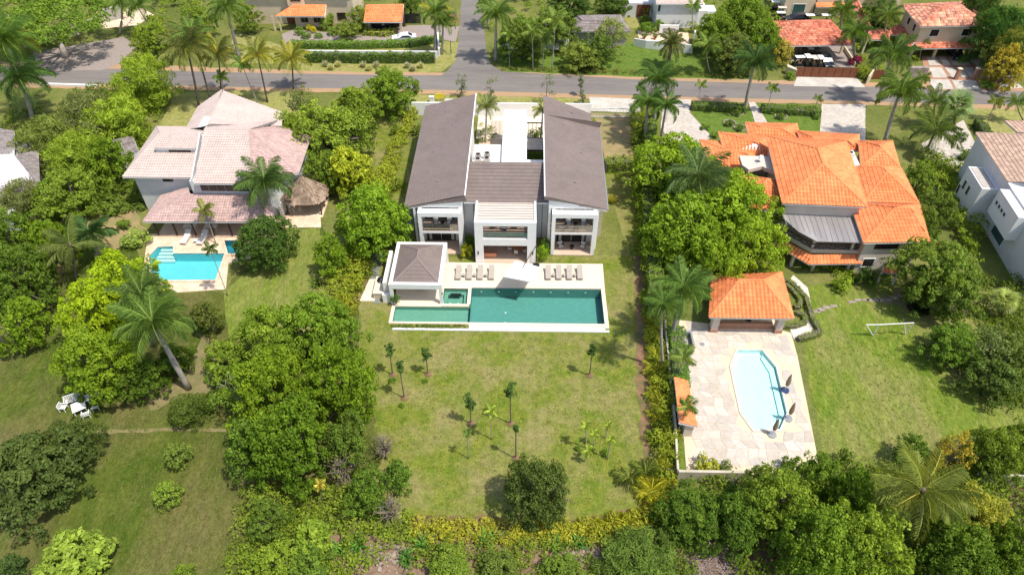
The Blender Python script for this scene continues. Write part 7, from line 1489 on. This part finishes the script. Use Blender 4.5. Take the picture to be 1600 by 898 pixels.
# ---- vehicles
def car_proto(paint, name='parked_car', L=4.6, W_=1.8, Hh=1.42, suv=False):
    t = proto(name, '', 'car'); b = MB()
    prof = [(-L/2, .35), (-L/2, .62), (-L/2+.1, .78), (-L*.27, .92), (-L*.14, 1.3 if not suv else 1.4), (-L*.03, Hh), (L*.17, Hh), (L*.34, 1.02 if not suv else Hh-.08), (L*.47, .98), (L/2, .8), (L/2, .35)]
    def wd(z): return W_/2*(1 if z < .95 else 1-.28*(z-.95)/max(.01, Hh-.95))
    n = len(prof); k = 0
    for sx in (-1, 1):
        for x, z in prof: b.v.append((x, sx*wd(z)*(.9 if abs(x) > L*.48 else 1), z))
    for i in range(n): b.f.append((i, (i+1) % n, n+(i+1) % n, n+i)); b.t.append(.5)
    b.f.append(tuple(range(n-1, -1, -1))); b.f.append(tuple(range(n, 2*n))); b.t += [.5, .5]
    body = b.build('body', paint, t); bm = bmesh.new(); bm.from_mesh(body.data); bmesh.ops.recalc_face_normals(bm, faces=bm.faces); bmesh.ops.triangulate(bm, faces=[f for f in bm.faces if len(f.verts) > 4]); bm.to_mesh(body.data); bm.free()
    bv = body.modifiers.new('bevel', 'BEVEL'); bv.width = .05; bv.segments = 2; bv.limit_method = 'ANGLE'
    def gl(p, nm): 
        g = MB(); g.face(p); o = g.build(nm, 'car_glass', t); return o
    x0, x1, x2, x3 = -L*.26, -L*.035, L*.175, L*.335
    zt_ = Hh-.04; zb = .96
    for sx in (-1, 1):
        gl([(x0+.28, sx*(wd(zb)+.012), zb), (x3-.1, sx*(wd(zb)+.012), zb+.04), (x2, sx*(wd(zt_)+.02), zt_-.05), (x1+.1, sx*(wd(zt_)+.02), zt_-.05)][::sx], 'side_window')
    off = .015
    gl([(x0-.0, -.62, .955+off), (x0, .62, .955+off), (x1-.02, .55, Hh-.02+off), (x1-.02, -.55, Hh-.02+off)], 'windscreen')
    gl([(x2+.03, -.55, Hh-.03+off), (x2+.03, .55, Hh-.03+off), (x3, .62, 1.05+off), (x3, -.62, 1.05+off)], 'rear_window')
    for x in (-L*.31, L*.30):
        for y in (-1, 1):
            w = MB().tube([(x, y*(W_/2-.18), .33), (x, y*(W_/2+.01), .33)], .33, 16).build('wheel', 'rubber', t); MB().tube([(x, y*(W_/2+.011), .33), (x, y*(W_/2+.03), .33)], .2, 12).build('rim', 'metal_grey', w)
    for y in (-1, 1): MB().box(-L/2-.02, y*.62-.2, .6, -L/2+.06, y*.62+.2, .74).build('headlight', 'fabric_light', t); MB().box(L/2-.05, y*.66-.16, .72, L/2+.02, y*.66+.16, .9).build('tail_light', 'terracotta', t)
    for y in (-1, 1): MB().box(-L*.2, y*(W_/2+.02)-.09, .95, -L*.2+.14, y*(W_/2+.02)+.09, 1.07).build('mirror', paint, t)
    return t
X, Y, _ = P(632, 64); put(car_proto('car_white'), True, (X, Y, .022), .12, 'white saloon car parked on the paved drive beside the orange carport')
dc_ = car_proto('car_dark', 'parked_car', 4.7, 1.85, 1.6, True)
X, Y, _ = P(1288, 100); put(dc_, True, (X, Y, .022), math.pi/2+.05, 'dark blue black car parked half under the red carport')
for (x, y, rz, lab) in ((1489, 88, math.pi/2, 'dark car in the open garage of the two storey house'), (591, 44, math.pi/2, 'dark car under the orange carport, left'), (607, 44, math.pi/2, 'dark car under the orange carport, right'), (1243, 34, .1, 'dark parked car behind the red carport roof')):
    X, Y, _ = P(x, y); put(dc_, False, (X, Y, .022), rz, lab)
def cart_proto(top):
    t = proto('golf_cart', '', 'golf cart')
    MB().prism([(-1.15, -.55), (1.15, -.55), (1.15, .55), (-1.15, .55)], .25, [.7, .55, .55, .7]).build('body', 'plastic_black', t); MB().box(-.2, -.5, .62, .35, .5, .85).build('seat', 'fabric_brown', t); MB().box(.351, -.5, .6, .48, .5, 1.25).build('backrest', 'fabric_brown', t)
    MB().prism([(-.95, -.6), (1.0, -.6), (1.0, .6), (-.95, .6)], 1.82, 1.9).build('roof', top, t)
    for x in (-.85, .9):
        for y in (-.52, .52): MB().beam((x, y, .6), (x*.97, y, 1.815), .04).build('post', 'metal_dark', t)
    MB().face([(-.9, -.5, .75), (-.9, .5, .75), (-.84, .5, 1.75), (-.84, -.5, 1.75)]).build('windscreen', 'glass', t)
    for x in (-.75, .75):
        for y in (-.5, .5): MB().tube([(x, y-.09, .24), (x, y+.09, .24)], .24, 12).build('wheel', 'rubber', t)
    return t
ct_ = {m: cart_proto(m) for m in ('white_roof', 'wood_pale', 'metal_dark')}; used = set()
for (x, y, rz, m, lab) in ((1246, 103, .1, 'white_roof', 'white topped golf cart at the left end of the carport yard'), (1259, 102, 1.6, 'white_roof', 'narrow white topped golf cart second in the carport yard'), (1269, 104, 1.6, 'wood_pale', 'tan topped golf cart third in the carport yard'), (1279, 104, 1.6, 'white_roof', 'white topped golf cart next to the dark car'),
        (1262, 88, 1.6, 'white_roof', 'white topped golf cart under the front edge of the red roof'), (1252, 88, 1.6, 'metal_dark', 'black topped golf cart left of the one under the roof edge'), (1271, 88, 1.6, 'metal_dark', 'black topped golf cart right of the one under the roof edge'),
        (1209, 16, 0, 'white_roof', 'white topped golf cart nearest the top behind the carport'), (1219, 25, 0, 'wood_pale', 'tan topped golf cart behind the carport'), (1217, 33, 0, 'white_roof', 'white topped golf cart just behind the carport left corner'), (1262, 37, 0, 'white_roof', 'white topped golf cart behind the carport ridge, left'), (1287, 37, 0, 'white_roof', 'white topped golf cart behind the carport ridge, right')):
    X, Y, _ = P(x, y); t = put(ct_[m], m not in used, (X, Y, .022), rz, lab); used.add(m); t['group'] = 'golf carts around the red carport'; t.scale = (.85, .8, .9)
# ---- white garden furniture on the left lawn
def slat_chair(w, name='garden_chair'):
    t = proto(name, '', 'chair' if w < 1 else 'bench')
    for x in (-w/2, w/2-.06):
        for y, h in ((-.3, .6), (.26, .9)): MB().box(x, y, 0, x+.06, y+.06, h).build('leg', 'white_paint', t)
        MB().box(x-.01, -.32, .6, x+.07, .255, .65).build('armrest', 'white_paint', t)
    for k in range(5): MB().box(-w/2+.065, -.3+k*.115, .4, w/2-.065, -.22+k*.115, .43).build('seat_slat', 'white_paint', t)
    n = max(3, int(w/.17))
    for k in range(n): MB().box(-w/2+.07+k*(w-.14)/n, .27, .45, -w/2+.07+(k+.6)*(w-.14)/n, .30, .88).build('back_slat', 'white_paint', t)
    MB().box(-w/2+.061, .26, .881, w/2-.061, .32, .93).build('top_rail', 'white_paint', t); return t
sc1 = slat_chair(.7); sc2 = slat_chair(1.5, 'garden_bench')
def gpos(x, y): X, Y, _ = P(x, y); return (X, Y, .005)
for j, (x, y, rz, lab) in enumerate(((137, 651, 3.6, 'white slatted garden chair nearest the camera'), (101, 640, 1.6, 'white slatted garden chair at the far left of the set'), (154, 619, -.6, 'white slatted garden chair under the bright tree'))):
    put(sc1, j == 0, gpos(x, y), rz, lab)['group'] = 'white garden chairs on the left lawn'
for j, (x, y, rz, lab) in enumerate(((116, 628, .5, 'white slatted garden bench at the left of the tables'), (152, 634, -1.2, 'white slatted garden bench at the right of the tables'))):
    put(sc2, j == 0, gpos(x, y), rz, lab)['group'] = 'white garden benches on the left lawn'
for (x, y, w, rz, lab) in ((127, 641, 1.25, .6, 'larger white square garden table'), (136, 629, .9, .35, 'smaller white square garden table')):
    X, Y, z = gpos(x, y); t = thing('garden_table', lab+' among the benches on the left lawn', 'table', (X, Y, z))
    MB().obox(X, Y, .68, .73, w, w, rz).build('table_top', 'white_paint', t)
    for a_ in (-1, 1):
        for b_ in (-1, 1):
            c0, s0 = math.cos(rz), math.sin(rz); dx, dy = a_*w*.42, b_*w*.42; MB().obox(X+c0*dx-s0*dy, Y+s0*dx+c0*dy, z, .679, .07, .07, rz).build('leg', 'white_paint', t)
X, Y, _ = P(618, 476); t = thing('potted_plant', 'leafy potted plant at the left front of the pool pavilion', 'plant', (X, Y, .16)); MB().tube([(X, Y, .16), (X, Y, .5)], [.18, .26], 10).build('pot', 'wood_pale', t)
o = bpy.data.objects.new('foliage', TR['shrub'][2][1][0]); COL.objects.link(o); o.parent = t; o.location = (0, 0, .35); o.scale = (.55, .55, .9); o.color = (.06, .13, .02, 1)

X, Y, _ = P(705, 86); t = thing('street_post', 'thin dark post on the grass corner of the side road', 'post', (X, Y, 0)); MB().tube([(X, Y, 0), (X, Y, 2.6)], .06, 8).build('pole', 'metal_dark', t); MB().box(X-.12, Y-.12, 0, X+.12, Y+.12, .15).build('footing', 'concrete', t)
